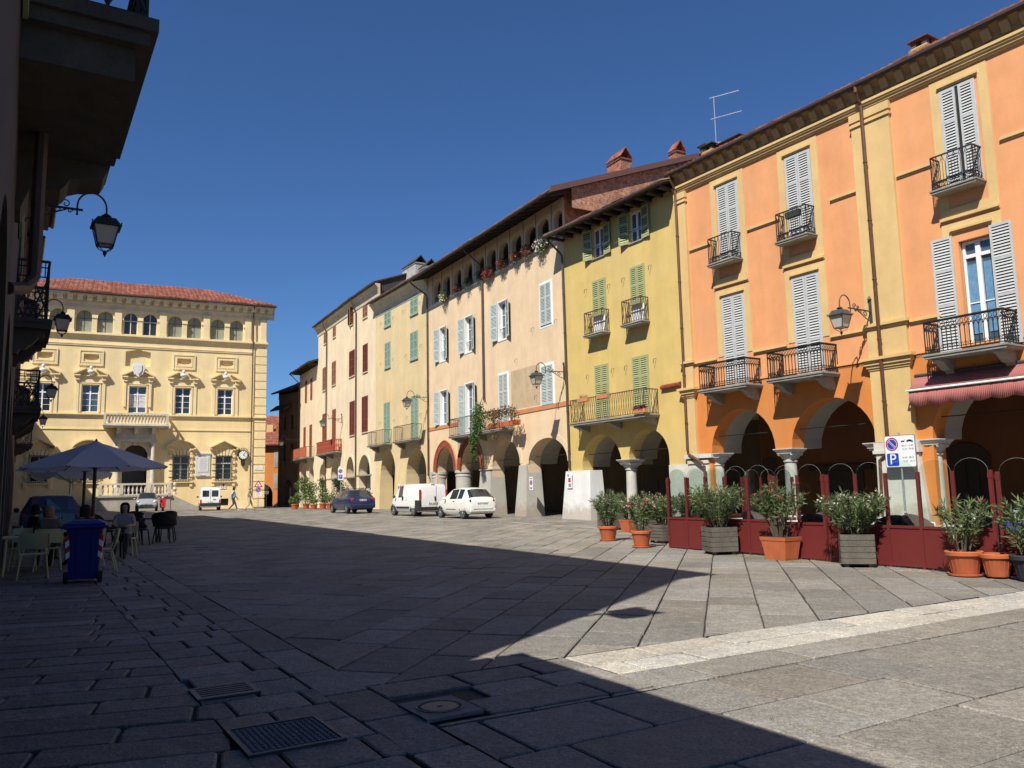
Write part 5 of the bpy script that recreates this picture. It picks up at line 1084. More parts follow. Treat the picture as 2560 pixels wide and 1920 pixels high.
def slabs(name, mat, p0, p1, s0, s1, az, width, lmin, lmax, gap=.011, jit=.006, seed=1, lo=.78, hi=1.18, holes=()):
    rs = random.Random(seed); a = radians(az); d1 = (sin(a), cos(a)); d2 = (cos(a), -sin(a))
    cor = [PS(p, s) for p, s in ((p0, s0), (p1, s0), (p1, s1), (p0, s1))]
    A = [c.x * d1[0] + c.y * d1[1] for c in cor]; Bq = [c.x * d2[0] + c.y * d2[1] for c in cor]
    b = MB(); cols = []; t = min(Bq)
    while t < max(Bq):
        w = width * rs.uniform(.93, 1.08); x = min(A) - rs.uniform(0, lmax)
        while x < max(A):
            L = rs.uniform(lmin, lmax); gg = gap; q = [(x + gg, t + gg), (x + L - gg, t + gg), (x + L - gg, t + w - gg), (x + gg, t + w - gg)]; x += L
            q = [(u * d1[0] + v * d2[0], u * d1[1] + v * d2[1]) for u, v in q]
            cx = sum(k[0] for k in q) / 4; cy = sum(k[1] for k in q) / 4; dist = hypot(cx, cy)
            pc = cx * AXP.x + cy * AXP.y; sc_ = cx * AXS.x + cy * AXS.y; m = max(lmax, width)
            if pc < p0 - m or pc > p1 + m or sc_ < s0 - m or sc_ > s1 + m: continue
            g = gap; poly = []
            for k in range(4):
                px, py = q[k]; px += rs.uniform(-jit, jit); py += rs.uniform(-jit, jit)
                if dist < 22:           # worn corners
                    for (ox, oy) in (q[k - 1], q[(k + 1) % 4]): dl = hypot(ox - px, oy - py); c_ = rs.uniform(.010, .034); poly.append((px + (ox - px) / dl * c_, py + (oy - py) / dl * c_))
                    if rs.random() < .3: (ox, oy) = q[(k + 1) % 4]; tt = rs.uniform(.25, .75); e_ = rs.uniform(-.010, .004); poly.append((px + (ox - px) * tt + (cx - px) * 0 + e_ * (cx - (px + ox) / 2), py + (oy - py) * tt + e_ * (cy - (py + oy) / 2)))
                else: poly.append((px, py))
            for aa, bb, cc in ((-AXP.x, -AXP.y, -p0 - g * .7), (AXP.x, AXP.y, p1 - g * .7), (-AXS.x, -AXS.y, -s0 - g * .7), (AXS.x, AXS.y, s1 - g * .7)):
                poly = clip(poly, aa, bb, cc)
                if len(poly) < 3: break
            if len(poly) < 3 or area(poly) < .015: continue
            if any(abs(pc - h[0]) < h[2] and abs(sc_ - h[1]) < h[3] for h in holes): continue
            h0 = rs.uniform(-.004, .004); tx, ty = rs.uniform(-.006, .006), rs.uniform(-.006, .006)
            Z = lambda X, Y: gz(X, Y) + h0 + (X - cx) * tx + (Y - cy) * ty
            v = rs.uniform(lo, hi); tn = rs.uniform(-.035, .035); c4 = (v * (1 + tn), v, v * (1 - tn * 1.3), 1)
            if dist < 34:
                n = len(poly); e = .016 if dist < 14 else .012
                inn = []
                for (X, Y) in poly:
                    dx, dy = cx - X, cy - Y; dl = max(.01, hypot(dx, dy)); inn.append((X + dx / dl * e, Y + dy / dl * e))
                i0 = len(b.v); b.v += [(X, Y, Z(X, Y)) for X, Y in inn] + [(X, Y, Z(X, Y) - .007) for X, Y in poly] + [(X, Y, Z(X, Y) - .03) for X, Y in poly]
                b.f.append(tuple(range(i0, i0 + n))); b.mi.append(0); cols.append(c4)
                for r in (0, n):
                    for k in range(n): b.f.append((i0 + r + k, i0 + r + (k + 1) % n, i0 + r + n + (k + 1) % n, i0 + r + n + k)); b.mi.append(0); cols.append(c4)
            else: b.face([(X, Y, Z(X, Y)) for X, Y in poly]); cols.append(c4)
        t += w
    return tag(b.build(name, mat, attr=cols, smooth=25 if False else False), kind='structure')
slabs('piazza_paving', GRAN, 2.53, 18.45, 6.57, 96, 14.2, .61, .75, 1.35, seed=3)
slabs('pavement', GRAN, 18.6, 31, -14, 96, 148.7, .52, .7, 1.2, seed=4)
slabs('light_kerb_line', GRANL, 18.46, 18.6, -14, 96, 148.7, .2, .9, 1.5, seed=5)
slabs('light_stone_strip', GRANL, 4.5, 18.45, 5.74, 6.56, 58.7, .41, .7, 1.25, seed=6, lo=.9, hi=1.08)
slabs('piazza_paving', GRAN, 2.53, 4.5, 5.20, 6.56, 58.7, .45, .6, 1.1, seed=7, holes=((2.73, 5.62, .32, .4),))
slabs('piazza_paving', GRAN, 4.5, 18.45, 5.20, 5.73, 58.7, .53, .7, 1.3, seed=8, lo=.9, hi=1.2)
slabs('near_paving', GRAN, 2.53, 18.45, -16, 5.20, 58.7, .78, .75, 1.5, gap=.010, seed=9, lo=.82, hi=1.14)
slabs('kerb', GRAN, 2.13, 2.53, -16, 96, 148.7, .4, .8, 1.5, seed=10)
slabs('side_paving', GRAN, 1.28, 2.13, -16, 96, 58.7, .47, .5, .9, seed=11)
slabs('side_paving', GRAN, -4.6, 1.28, -26, 74, 72, .40, .7, 1.4, gap=.012, jit=.01, seed=12, lo=.72, hi=1.1)
CAST = M('cast_iron_cover', (.085, .085, .09), var=.25, scale=12, rough=.5, metal=.35, fine=.2)
def ground_thing(name, label, cat, p, s, group=None):
    v = PS(p, s); return thing(name, label, cat, (v.x, v.y, v.z + .006), radians(31.3), group)      # local x = across the street, y = along it
t = ground_thing('drain_grate', 'cast iron drain grate with five long curved slots', 'drain', 1.51, 7.02)
b = MB(); b.box(-.24, .24, -.2, .2, -.02, -.004, 1)
for a in (-.24, .20): b.box(a, a + .04, -.2, .2, -.02, .01)
for a in (-.2, .17): b.box(-.2, .2, a, a + .03, -.02, .01)
for i in range(5):
    y = -.17 + .068 * (i + .12)
    b.box(-.2, .2, y, y + .028, -.01, .008)
b.build('grating', [CAST, DARK], t)
t = ground_thing('access_cover', 'large square studded iron access cover in the shaded paving', 'cover', 1.59, 5.58)
b = MB(); b.box(-.31, .31, -.33, .33, -.02, .004)
for a in (-.31, .285): b.box(a, a + .025, -.33, .33, -.02, .012)
for a in (-.33, .305): b.box(-.285, .285, a, a + .025, -.02, .012)
for i in range(15):
    for j in range(13):
        x = -.255 + i * .0365; y = -.26 + j * .043; a = .008
        b.frustum([(x - .013, y - .011, .004), (x + .013, y - .011, .004), (x + .013, y + .011, .004), (x - .013, y + .011, .004)], [(x - a, y - .006, .012), (x + a, y - .006, .012), (x + a, y + .006, .012), (x - a, y + .006, .012)])
b.build('cover_plate', CAST, t)
t = ground_thing('manhole_cover', 'round manhole cover set in a square pale concrete frame', 'manhole cover', 2.74, 5.62)
b = MB(); b.box(-.225, .225, -.26, .26, -.02, .006); b.build('frame', M('cover_frame_stone', (.20, .19, .18), var=.2, scale=12, fine=.15), t)
b = MB(); b.lathe([(.175, .004), (.175, .012), (.165, .012), (.163, .008), (.135, .008), (.133, .011), (.0, .012)], (0, 0, 0), 40)
for i in range(36): a = 2 * pi * i / 36; b.bar((.14 * cos(a), .14 * sin(a), .011), (.16 * cos(a), .16 * sin(a), .011), .007)
b.box(-.02, .02, -.008, .008, .012, .016); b.build('cover_plate', CAST, t, smooth=30)
# ================================================================ SKY AND SUN
SUN_AZ = 207.5; SUN_EL = 49.5
wd = bpy.data.worlds.new("World"); sc.world = wd; wd.use_nodes = True
nt = wd.node_tree; sky = nt.nodes.new("ShaderNodeTexSky"); sky.sky_type = 'NISHITA'; sky.sun_disc = False
sky.sun_elevation = radians(SUN_EL); sky.sun_rotation = radians(SUN_AZ); sky.altitude = 500; sky.air_density = 1.0; sky.dust_density = .25; sky.ozone_density = 3.0
bg = nt.nodes["Background"]; hs = nt.nodes.new('ShaderNodeMix'); hs.data_type = 'RGBA'; hs.blend_type = 'MULTIPLY'; hs.inputs[0].default_value = 1; hs.inputs[7].default_value = (.50, .745, 1.06, 1); nt.links.new(sky.outputs[0], hs.inputs[6]); nt.links.new(hs.outputs[2], bg.inputs[0]); bg.inputs[1].default_value = .064
sd = bpy.data.lights.new("sun", 'SUN'); sd.energy = 4.6; sd.angle = radians(.5); sd.color = (1, .945, .85)
so = bpy.data.objects.new("sun", sd); col.objects.link(so)
a, e = radians(SUN_AZ), radians(SUN_EL); to_sun = Vector((sin(a) * cos(e), cos(a) * cos(e), sin(e)))
so.rotation_euler = to_sun.to_track_quat('Z', 'Y').to_euler(); so.location = (0, 0, 60)
sc.view_settings.view_transform = 'Standard'; sc.view_settings.look = 'None'; sc.view_settings.exposure = .58; sc.view_settings.gamma = 1
sc.cycles.max_bounces = 6; sc.cycles.transparent_max_bounces = 12; sc.cycles.use_denoising = True
# ================================================================ VEHICLES
TYRE = M('tyre_rubber', (.02, .02, .02), var=.1, scale=20, rough=.8); RIMM = M('alloy_rim', (.45, .46, .47), var=0, fine=0, rough=.3, metal=.7); BLACKP = M('black_plastic', (.025, .025, .026), var=.1, scale=10, rough=.6)
CARGL = M('car_glass', (.02, .026, .03), var=0, fine=0, rough=.04, spec=.9); REDL = M('red_lamp_lens', (.38, .02, .02), var=0, fine=0, rough=.15, coat=.5); LENS = M('headlight_lens', (.55, .57, .58), var=0, fine=0, rough=.1, coat=.6)
PLATE = M('number_plate', (.70, .70, .66), var=0, fine=0, rough=.4); PBLUE = M('plate_blue', (.03, .10, .45), var=0, fine=0, rough=.4); CHROME = M('chrome_strip', (.6, .6, .6), var=0, fine=0, rough=.15, metal=1)
def paint(name, c, rough=.32): return M(name, c, var=.03, scale=3, fine=0, rough=rough, coat=.7, spec=.5)
def car_shell(root, st, side, screen, rear, mat, glass=CARGL):
    rings = []
    for (y, zb, zl, zr, wb, wr) in st:
        w = wb; h = [(0, zb), (w * .84, zb), (w * .965, zb + .12), (w, zb + (zl - zb) * .45), (w * .992, zb + (zl - zb) * .78), (w * .955, zl), (wr, zr - .055), (wr - .07, zr - .012), (wr * .5, zr + .012), (0, zr + .02)]
        rings.append([(x, y, z) for x, z in h] + [(-x, y, z) for x, z in h[-2:0:-1]])
    n = len(rings[0]); body = MB(); gl = {'side_window': MB(), 'windscreen': MB(), 'rear_window': MB()}
    for i in range(len(rings) - 1):
        for j in range(n):
            k = j if j <= 8 else n - 1 - j
            q = [rings[i][j], rings[i][(j + 1) % n], rings[i + 1][(j + 1) % n], rings[i + 1][j]]
            key = None
            if i in side and k == 5: key = 'side_window'
            elif i in screen and k in (6, 7, 8): key = 'windscreen'
            elif i in rear and k in (6, 7, 8): key = 'rear_window'
            (gl[key] if key else body).face(q)
    body.face(rings[0]); body.face(rings[-1])
    bo = body.build('body', mat, root, smooth=38, weld=True)
    for kname, g in gl.items():
        if g.f:
            if kname == 'side_window':
                for sx in (-1, 1):
                    h = MB(); 
                    for f in g.f:
                        pts = [g.v[t] for t in f]
                        if sum(p[0] for p in pts) * sx > 0: h.face(pts)
                    if h.f: h.build('side_window', glass, root, smooth=30, weld=True)
            else: g.build(kname, glass, root, smooth=30, weld=True)
    return bo
def wheels(root, xs, ys, r, wd=.19, rim=RIMM, spokes=True):
    for y in ys:
        for sx in (-1, 1):
            b = MB(); b.lathe([(r * .62, -wd / 2), (r * .92, -wd / 2), (r, -wd * .3), (r, wd * .3), (r * .92, wd / 2), (r * .62, wd / 2)], (0, 0, 0), 22, axis='x'); w = b.build('wheel', TYRE, root, (sx * xs, y, r), smooth=40)
            b = MB(); b.lathe([(r * .66, -wd * .45), (r * .66, wd * .5), (r * .60, wd * .52), (r * .56, wd * .40), (r * .2, wd * .44), (r * .16, wd * .52), (.0, wd * .53)], (0, 0, 0), 20, axis='x')
            if spokes:
                for k in range(6): a = k * pi / 3; b.bar((wd * .47, .12 * r * cos(a), .12 * r * sin(a)), (wd * .47, r * .58 * cos(a), r * .58 * sin(a)), .035)
            o = b.build('rim', rim, w, smooth=35); o.rotation_euler = (0, 0, 0 if sx > 0 else pi)
            a = MB(); pr = [(r * 1.16 * cos(t), r * 1.16 * sin(t)) for t in [pi * k / 12 - .12 for k in range(0, 14)]]
            for p, q in zip(pr, pr[1:]): a.face([(sx * (xs + wd * .40), y + p[0], r + p[1]), (sx * (xs + wd * .40), y + q[0], r + q[1]), (sx * (xs + wd * .40), y + q[0] * .86, r + q[1] * .86), (sx * (xs + wd * .40), y + p[0] * .86, r + p[1] * .86)])
            ao = a.build('wheel_arch', BLACKP, root); sm = ao.modifiers.new('t', 'SOLIDIFY'); sm.thickness = .03
def plate(root, y, z, face=-1, w=.52, blue=True):
    b = MB(); b.box(-w / 2, w / 2, y - .008, y + .008, z - .055, z + .055); p = b.build('number_plate', PLATE, root)
    if blue:
        b = MB(); yy = y + face * .010
        for x0 in (-w / 2, w / 2 - .045): b.box(x0, x0 + .045, yy - .002, yy + .002, z - .055, z + .055)
        b.build('blue_band', PBLUE, p)
    b = MB(); yy = y + face * .010
    for k in range(7):
        if k == 2: continue
        b.box(-.18 + k * .056, -.145 + k * .056, yy - .001, yy + .001, z - .03, z + .032)
    b.build('plate_characters', BLACKP, p)
def ell(root, name, mat, c, sx, sy, sz, n=12):
    b = MB(); b.lathe([(sin(pi * k / 8), -cos(pi * k / 8)) for k in range(9)], (0, 0, 0), n); b.v = [(c[0] + x * sx, c[1] + y * sy, c[2] + z * sz) for x, y, z in b.v]; return b.build(name, mat, root, smooth=True, weld=True)
def box(root, name, mat, *a, bev=0):
    b = MB(); b.box(*a); o = b.build(name, mat, root)
    if bev: m = o.modifiers.new('bevel', 'BEVEL'); m.width = bev; m.segments = 2
    return o
def vehicle(name, label, cat, p, az, group='vehicles parked in the square'):
    return thing(name, label, cat, (p[0], p[1], gz(p[0], p[1])), radians(-az), group)
AZS = -33.0
# small rounded white car, seen from behind
u = Vector((sin(radians(AZS)), cos(radians(AZS)))); r_ = Vector((u.y, -u.x))
def mirrors(root, y, z, w, mat): 
    for sx in (-1, 1): ell(root, 'wing_mirror', mat, (sx * (w + .09), y, z), .09, .07, .075)
q = Vector((-1.55, 39.9)) + u * 1.72
c5 = vehicle('small_car', 'small rounded white hatchback parked behind the white van', 'car', q, AZS)
W500 = paint('cream_white_paint', (.72, .71, .66))
car_shell(c5, [(-1.77, .40, .52, .56, .66, .50), (-1.74, .30, .74, .78, .76, .62), (-1.66, .26, .93, .98, .80, .68), (-1.60, .24, .95, 1.03, .81, .66), (-1.20, .22, .97, 1.42, .815, .56), (-1.08, .2, .97, 1.47, .815, .57), (-.62, .2, .96, 1.50, .815, .58), (-.54, .2, .96, 1.50, .815, .58), (.18, .2, .95, 1.46, .815, .56), (.30, .2, .95, 1.44, .815, .55), (.92, .22, .93, .98, .80, .66), (1.30, .24, .88, .92, .77, .60), (1.62, .30, .74, .78, .70, .5), (1.76, .40, .58, .62, .58, .4)],
          {5, 7}, {9}, {3}, W500)
wheels(c5, .70, (-1.14, 1.16), .29); plate(c5, -1.745, .70); mirrors(c5, .55, .98, .80, W500)
for sx in (-1, 1): ell(c5, 'tail_light', REDL, (sx * .66, -1.66, .83), .085, .06, .12)
box(c5, 'rear_bumper', W500, -.72, .72, -1.80, -1.70, .32, .50, bev=.04); box(c5, 'chrome_strip', CHROME, -.55, .55, -1.812, -1.79, .47, .492); box(c5, 'plate_recess', W500, -.32, .32, -1.76, -1.72, .76, .80)
for sx in (-1, 1): ell(c5, 'headrest', M('beige_headrest', (.45, .42, .36), var=0), (sx * .36, -.95, 1.1), .13, .06, .12)
box(c5, 'door_handle', CHROME, .80, .826, -.35, -.2, .84, .87); box(c5, 'door_handle', CHROME, -.826, -.80, -.35, -.2, .84, .87); box(c5, 'side_moulding', CHROME, -.829, -.81, -.5, .5, .47, .49)
# white delivery van
q = Vector((-4.35, 43.95)) + u * 1.9
v1 = vehicle('delivery_van', 'white delivery van with black rear corners parked by the terracotta arches', 'van', q, AZS)
WV = paint('white_van_paint', (.76, .76, .75))
car_shell(v1, [(-1.93, .42, .62, .68, .78, .70), (-1.92, .30, 1.0, 1.5, .84, .74), (-1.86, .26, 1.03, 1.68, .855, .74), (-1.5, .22, 1.03, 1.72, .858, .75), (.02, .22, 1.02, 1.72, .858, .74), (.10, .22, 1.02, 1.72, .858, .74), (.16, .22, 1.02, 1.71, .858, .73), (.72, .22, 1.0, 1.64, .855, .70), (.80, .22, 1.0, 1.62, .855, .69), (1.30, .24, .98, 1.06, .84, .72), (1.62, .28, .88, .94, .80, .64), (1.86, .36, .70, .74, .70, .5), (1.93, .45, .58, .62, .6, .4)],
          {6}, {8}, set(), WV)
wheels(v1, .745, (-1.18, 1.30), .30); plate(v1, -1.94, .68); mirrors(v1, .95, 1.06, .86, BLACKP)
for sx in (-1, 1): box(v1, 'tail_light', REDL, sx * .79 - .06, sx * .79 + .06, -1.965, -1.90, .88, 1.42, bev=.03); box(v1, 'bumper_corner', BLACKP, sx * .80 - .10, sx * .80 + .075, -1.97, -1.5, .28, .86, bev=.04)
box(v1, 'rear_bumper', BLACKP, -.80, .80, -1.98, -1.88, .30, .50, bev=.03); box(v1, 'door_handle', BLACKP, .06, .14, -1.975, -1.94, .82, 1.05, bev=.02); box(v1, 'door_seam', BLACKP, .17, .18, -1.935, -1.925, .5, 1.6); box(v1, 'side_rubbing_strip', BLACKP, -.880, -.855, -.75, .85, .42, .52); box(v1, 'side_rubbing_strip', BLACKP, .855, .880, -.75, .85, .42, .52); box(v1, 'door_handle', BLACKP, -.885, -.85, .0, .12, .86, 1.08); box(v1, 'fuel_flap', WV, -.865, -.85, -.5, -.3, .86, 1.05); box(v1, 'top_light', REDL, -.1, .1, -1.9, -1.86, 1.66, 1.69)
# dark blue hatchback with a roof rack
q = Vector((-9.45, 50.2)) + u * 1.35
s1 = vehicle('blue_hatchback', 'dark blue hatchback with a black roof rack parked by the cream arcade', 'car', q, AZS)
NB = paint('dark_blue_paint', (.012, .02, .07))
car_shell(s1, [(-1.92, .38, .56, .60, .72, .58), (-1.90, .30, .80, .86, .79, .66), (-1.80, .26, .93, .98, .81, .68), (-1.72, .24, .94, 1.02, .815, .67), (-1.28, .22, .95, 1.38, .82, .58), (-1.16, .2, .95, 1.41, .82, .58), (-.78, .2, .94, 1.42, .82, .58), (-.70, .2, .94, 1.42, .82, .58), (-.10, .2, .93, 1.42, .82, .58), (-.02, .2, .93, 1.42, .82, .58), (.42, .2, .92, 1.38, .82, .56), (.50, .2, .92, 1.36, .82, .56), (1.05, .22, .90, .95, .80, .66), (1.5, .26, .82, .86, .77, .6), (1.82, .32, .66, .70, .70, .5), (1.93, .42, .56, .6, .6, .4)],
          {5, 7, 9}, {11}, {3}, NB)
wheels(s1, .715, (-1.2, 1.24), .29); plate(s1, -1.905, .80); mirrors(s1, .65, .98, .81, NB)
for sx in (-1, 1): box(s1, 'tail_light', REDL, sx * .68 - .11, sx * .68 + .11, -1.90, -1.80, .74, .92, bev=.03)
box(s1, 'rear_bumper', NB, -.78, .78, -1.98, -1.86, .32, .56, bev=.05)
b = MB()
for y in (-.95, -.1): b.bar((-.60, y, 1.49), (.60, y, 1.49), .03); b.bar((-.56, y, 1.40), (-.56, y, 1.49), .03); b.bar((.56, y, 1.40), (.56, y, 1.49), .03)
for x in (-.6, .6): b.bar((x, -1.05, 1.49), (x, .0, 1.49), .03)
b.build('roof_rack', BLACKP, s1)
# old white panel van by the palazzo, rear towards us
v2 = vehicle('panel_van', 'boxy white panel van with two rear window doors before the palazzo', 'van', (-24.6, 66.3), -22)
car_shell(v2, [(-1.98, .42, .66, .72, .74, .66), (-1.97, .32, 1.02, 1.62, .775, .70), (-1.92, .28, 1.04, 1.78, .785, .70), (-1.5, .24, 1.04, 1.84, .79, .70), (.0, .24, 1.03, 1.84, .79, .70), (.1, .24, 1.0, 1.70, .79, .66), (.2, .24, .98, 1.45, .79, .62), (.75, .24, .96, 1.38, .785, .6), (.82, .24, .95, 1.36, .785, .6), (1.35, .26, .92, .96, .77, .66), (1.8, .32, .80, .84, .74, .6), (1.96, .42, .6, .64, .66, .5)], {6}, {8}, set(), WV)
wheels(v2, .69, (-1.3, 1.25), .28); plate(v2, -1.985, .66, blue=False)
for sx in (-1, 1):
    box(v2, 'rear_window', CARGL, sx * .34 - .25, sx * .34 + .25, -1.995, -1.93, 1.08, 1.58, bev=.03); box(v2, 'tail_light', REDL, sx * .70 - .06, sx * .70 + .06, -1.995, -1.93, .62, .86)
box(v2, 'rear_bumper', BLACKP, -.77, .77, -2.06, -1.93, .36, .60, bev=.03); box(v2, 'door_seam', BLACKP, -.008, .008, -1.985, -1.975, .65, 1.72); mirrors(v2, .75, 1.08, .80, BLACKP); box(v2, 'door_badge', BLACKP, .2, .42, -1.99, -1.975, .82, .88)
# silver city car facing us
v3 = vehicle('silver_car', 'small silver hatchback facing the viewer beside a red scooter', 'car', (-29.2, 65.3), 157)
SV = paint('silver_paint', (.27, .28, .30), .28)
car_shell(v3, [(-1.70, .36, .80, .86, .74, .62), (-1.66, .26, .96, 1.05, .79, .66), (-1.40, .24, .97, 1.40, .80, .58), (-1.30, .22, .97, 1.45, .805, .58), (-.75, .2, .95, 1.47, .81, .58), (-.67, .2, .95, 1.47, .81, .58), (.0, .2, .93, 1.46, .81, .57), (.10, .2, .93, 1.44, .81, .56), (.85, .22, .90, .97, .80, .66), (1.25, .24, .82, .88, .78, .62), (1.58, .28, .66, .72, .74, .56), (1.70, .36, .54, .58, .66, .46)], {3, 5}, {7}, {1}, SV)
wheels(v3, .70, (-1.15, 1.16), .28); plate(v3, 1.735, .48, 1)
for sx in (-1, 1): ell(v3, 'headlight', LENS, (sx * .58, 1.46, .74), .13, .16, .12)
b = MB(); b.lathe([(.0, -.03), (.5, -.02), (.5, .02), (.0, .03)], (0, 0, 0), 20, axis='y'); b.v = [(x * 1.0, y + 1.72, z * .2 + .46) for x, y, z in b.v]; b.build('grille', BLACKP, v3); mirrors(v3, .68, .98, .80, SV)
# dark car in the shade of the left row
v4 = vehicle('dark_blue_car', 'dark blue car parked in the shade behind the cafe parasols', 'car', PS(.98, 29.8).xy, -31)
car_shell(v4, [(-2.0, .38, .60, .66, .74, .6), (-1.98, .30, .86, .92, .82, .7), (-1.86, .26, .98, 1.02, .84, .7), (-1.15, .22, .99, 1.38, .85, .60), (-1.0, .2, .99, 1.43, .85, .60), (-.5, .2, .98, 1.46, .85, .6), (-.42, .2, .98, 1.46, .85, .6), (.2, .2, .97, 1.44, .85, .6), (.3, .2, .97, 1.42, .85, .6), (1.0, .22, .94, 1.0, .83, .68), (1.6, .26, .86, .9, .8, .62), (2.0, .34, .66, .7, .7, .5)], {4, 6}, {8}, {2}, NB, M('painted_reflection_glass', (.03, .07, .14), var=0, fine=0, rough=.05, spec=.9))  # blue reflection is put into the window colour
wheels(v4, .74, (-1.25, 1.3), .30); mirrors(v4, .8, 1.02, .84, NB); plate(v4, -2.005, .78)
for sx in (-1, 1): box(v4, 'tail_light', REDL, sx * .72 - .1, sx * .72 + .1, -1.98, -1.88, .74, .92, bev=.03)
# scooter
sco = vehicle('scooter', 'red scooter standing at the right of the silver car', 'scooter', (-28.05, 65.6), 160)
RS = paint('scooter_red', (.55, .01, .02))
for y, nm in ((.62, 'wheel'), (-.55, 'wheel')):
    b = MB(); b.lathe([(.13, -.05), (.20, -.055), (.225, 0), (.20, .055), (.13, .05)], (0, 0, 0), 18, axis='x'); w = b.build(nm, TYRE, sco, (0, y, .225), smooth=True); b = MB(); b.lathe([(.14, -.03), (.14, .03), (.02, .05), (.02, -.05)], (0, 0, 0), 12, axis='x'); b.build('rim', RIMM, w)
b = MB(); b.lathe([(.02, .30), (.10, .34), (.19, .45), (.20, .65), (.17, .76), (.05, .80)], (0, -.42, 0), 14, sy=1.9); b.box(-.15, .15, -.15, .38, .24, .32)
b.frustum([(-.20, .40, .28), (.20, .40, .28), (.16, .47, .28), (-.16, .47, .28)], [(-.24, .28, .95), (.24, .28, .95), (.18, .36, .98), (-.18, .36, .98)]); b.lathe([(.0, .44), (.10, .42), (.13, .34), (.10, .26)], (0, .62, 0), 12, sy=1.8)
bd = b.build('body', RS, sco, smooth=40)
ell(sco, 'seat', BLACKP, (0, -.42, .80), .15, .42, .06); b = MB(); b.tube([(-.33, .22, 1.02), (-.12, .28, 1.06), (.12, .28, 1.06), (.33, .22, 1.02)], .022, 6); b.tube([(0, .30, .95), (0, .60, .25)], .03, 6); b.build('handlebar', BLACKP, sco); ell(sco, 'handlebar_cowl', RS, (0, .30, 1.05), .13, .10, .10); ell(sco, 'headlight', LENS, (0, .39, 1.05), .075, .03, .075)
for sx in (-1, 1): ell(sco, 'mirror', BLACKP, (sx * .30, .22, 1.18), .06, .02, .045)
# ================================================================ PLANTS
OLE = leaf_mat('oleander_leaf', (.05, .085, .028), (.20, .26, .11), .3); OLEB = leaf_mat('bush_leaf', (.04, .085, .015), (.16, .24, .05), .3); IVY = leaf_mat('ivy_leaf', (.025, .07, .012), (.10, .20, .03), .3); BROWNL = leaf_mat('autumn_leaf', (.09, .05, .02), (.20, .15, .05), .3); DARKL = leaf_mat('dark_leaf', (.015, .03, .01), (.05, .08, .03))
PINKF = leaf_mat('pink_petal', (.70, .30, .32), (.80, .52, .50), .3); WHITEF = leaf_mat('white_petal', (.78, .74, .66), (.80, .68, .62), .3); REDF = leaf_mat('red_petal', (.45, .02, .03), (.55, .06, .06), .3); DREDF = leaf_mat('dark_red_petal', (.20, .03, .04), (.36, .07, .06), .3); ORF = leaf_mat('orange_petal', (.60, .10, .02), (.70, .2, .04), .3); YELF = leaf_mat('cream_petal', (.70, .66, .38), (.78, .76, .6), .3)
TCPOT = M('terracotta_pot', (.47, .125, .048), var=.12, scale=4, stain=.15, rough=.8); OLDWOOD = M('weathered_planks', (.115, .102, .083), var=.3, scale=3, stain=0, fine=.2, fscale=30, bump=.3, bscale=30); SOIL = M('soil', (.03, .022, .015), var=.2); STEM = M('grey_brown_stem', (.10, .085, .055), var=.2, scale=10)
def rnd_dir(rs, up=.0):
    a = rs.uniform(0, 2 * pi); z = rs.uniform(-1, 1); r = sqrt(1 - z * z); v = Vector((r * cos(a), r * sin(a), z + up)); return v.normalized()
def leaf(b, cols, p, d, l, w, rs, v=None):
    s = d.cross(Vector((rs.uniform(-1, 1), rs.uniform(-1, 1), rs.uniform(.2, 1)))).normalized() * w * .5; n = d.cross(s).normalized() * w * .15
    b.face([p, p + d * l * .45 + s + n, p + d * l, p + d * l * .45 - s + n]); c = rs.random() if v is None else v; cols.append((c, c, c, 1))
def oleander(root, h, w, z0, stems, per, seed, mat=OLE, flower=None, nf=0, spread=1.0, ll=.16, lw=.025, top=.25, thick=.010):
    rs = random.Random(seed); b = MB(); cols = []; sb = MB(); tips = []
    stems = int(stems * 1.3)
    for i in range(stems):
        a = rs.uniform(0, 2 * pi); rr = sqrt(rs.random()) * w * .5; H = h * rs.uniform(.72, 1.0) * (1 - .25 * (rr / (w * .5)) ** 2)
        p0 = Vector((cos(a) * rr * .22, sin(a) * rr * .22, z0)); p3 = Vector((cos(a) * rr * spread, sin(a) * rr * spread, z0 + H)); p1 = p0.lerp(p3, .5) + Vector((-cos(a) * rr * .12, -sin(a) * rr * .12, H * .1))
        def P(t): return p0 * (1 - t) ** 2 + p1 * 2 * t * (1 - t) + p3 * t * t
        sb.tube([P(t) for t in (0, .35, .7, 1)], thick, 4, r2=.003); tips.append(p3)
        for j in range(per):
            t = top + (1 - top) * (rs.random() ** .8); p = P(t); out = Vector((cos(a), sin(a), .2)); d = (rnd_dir(rs, .55) + out * .45).normalized()
            leaf(b, cols, p, d, ll * rs.uniform(.6, 1.15), lw * rs.uniform(.8, 1.2), rs)
    f = b.build('foliage', mat, root, attr=cols); sb.build('stems', STEM, root)
    if flower and nf:
        for k, (fm, cnt) in enumerate(flower if isinstance(flower, list) else [(flower, nf)]):
            b = MB(); cols = []
            for i in range(cnt):
                c = rs.choice(tips) + Vector((rs.uniform(-.06, .06), rs.uniform(-.06, .06), rs.uniform(-.05, .06)))
                for m in range(5):
                    a = 2 * pi * m / 5; d = Vector((cos(a), sin(a), .35)).normalized(); q = c + rnd_dir(rs) * .03; leaf(b, cols, q, d, .045, .036, rs)
            b.build('flowers', fm, root, attr=cols)
    return f
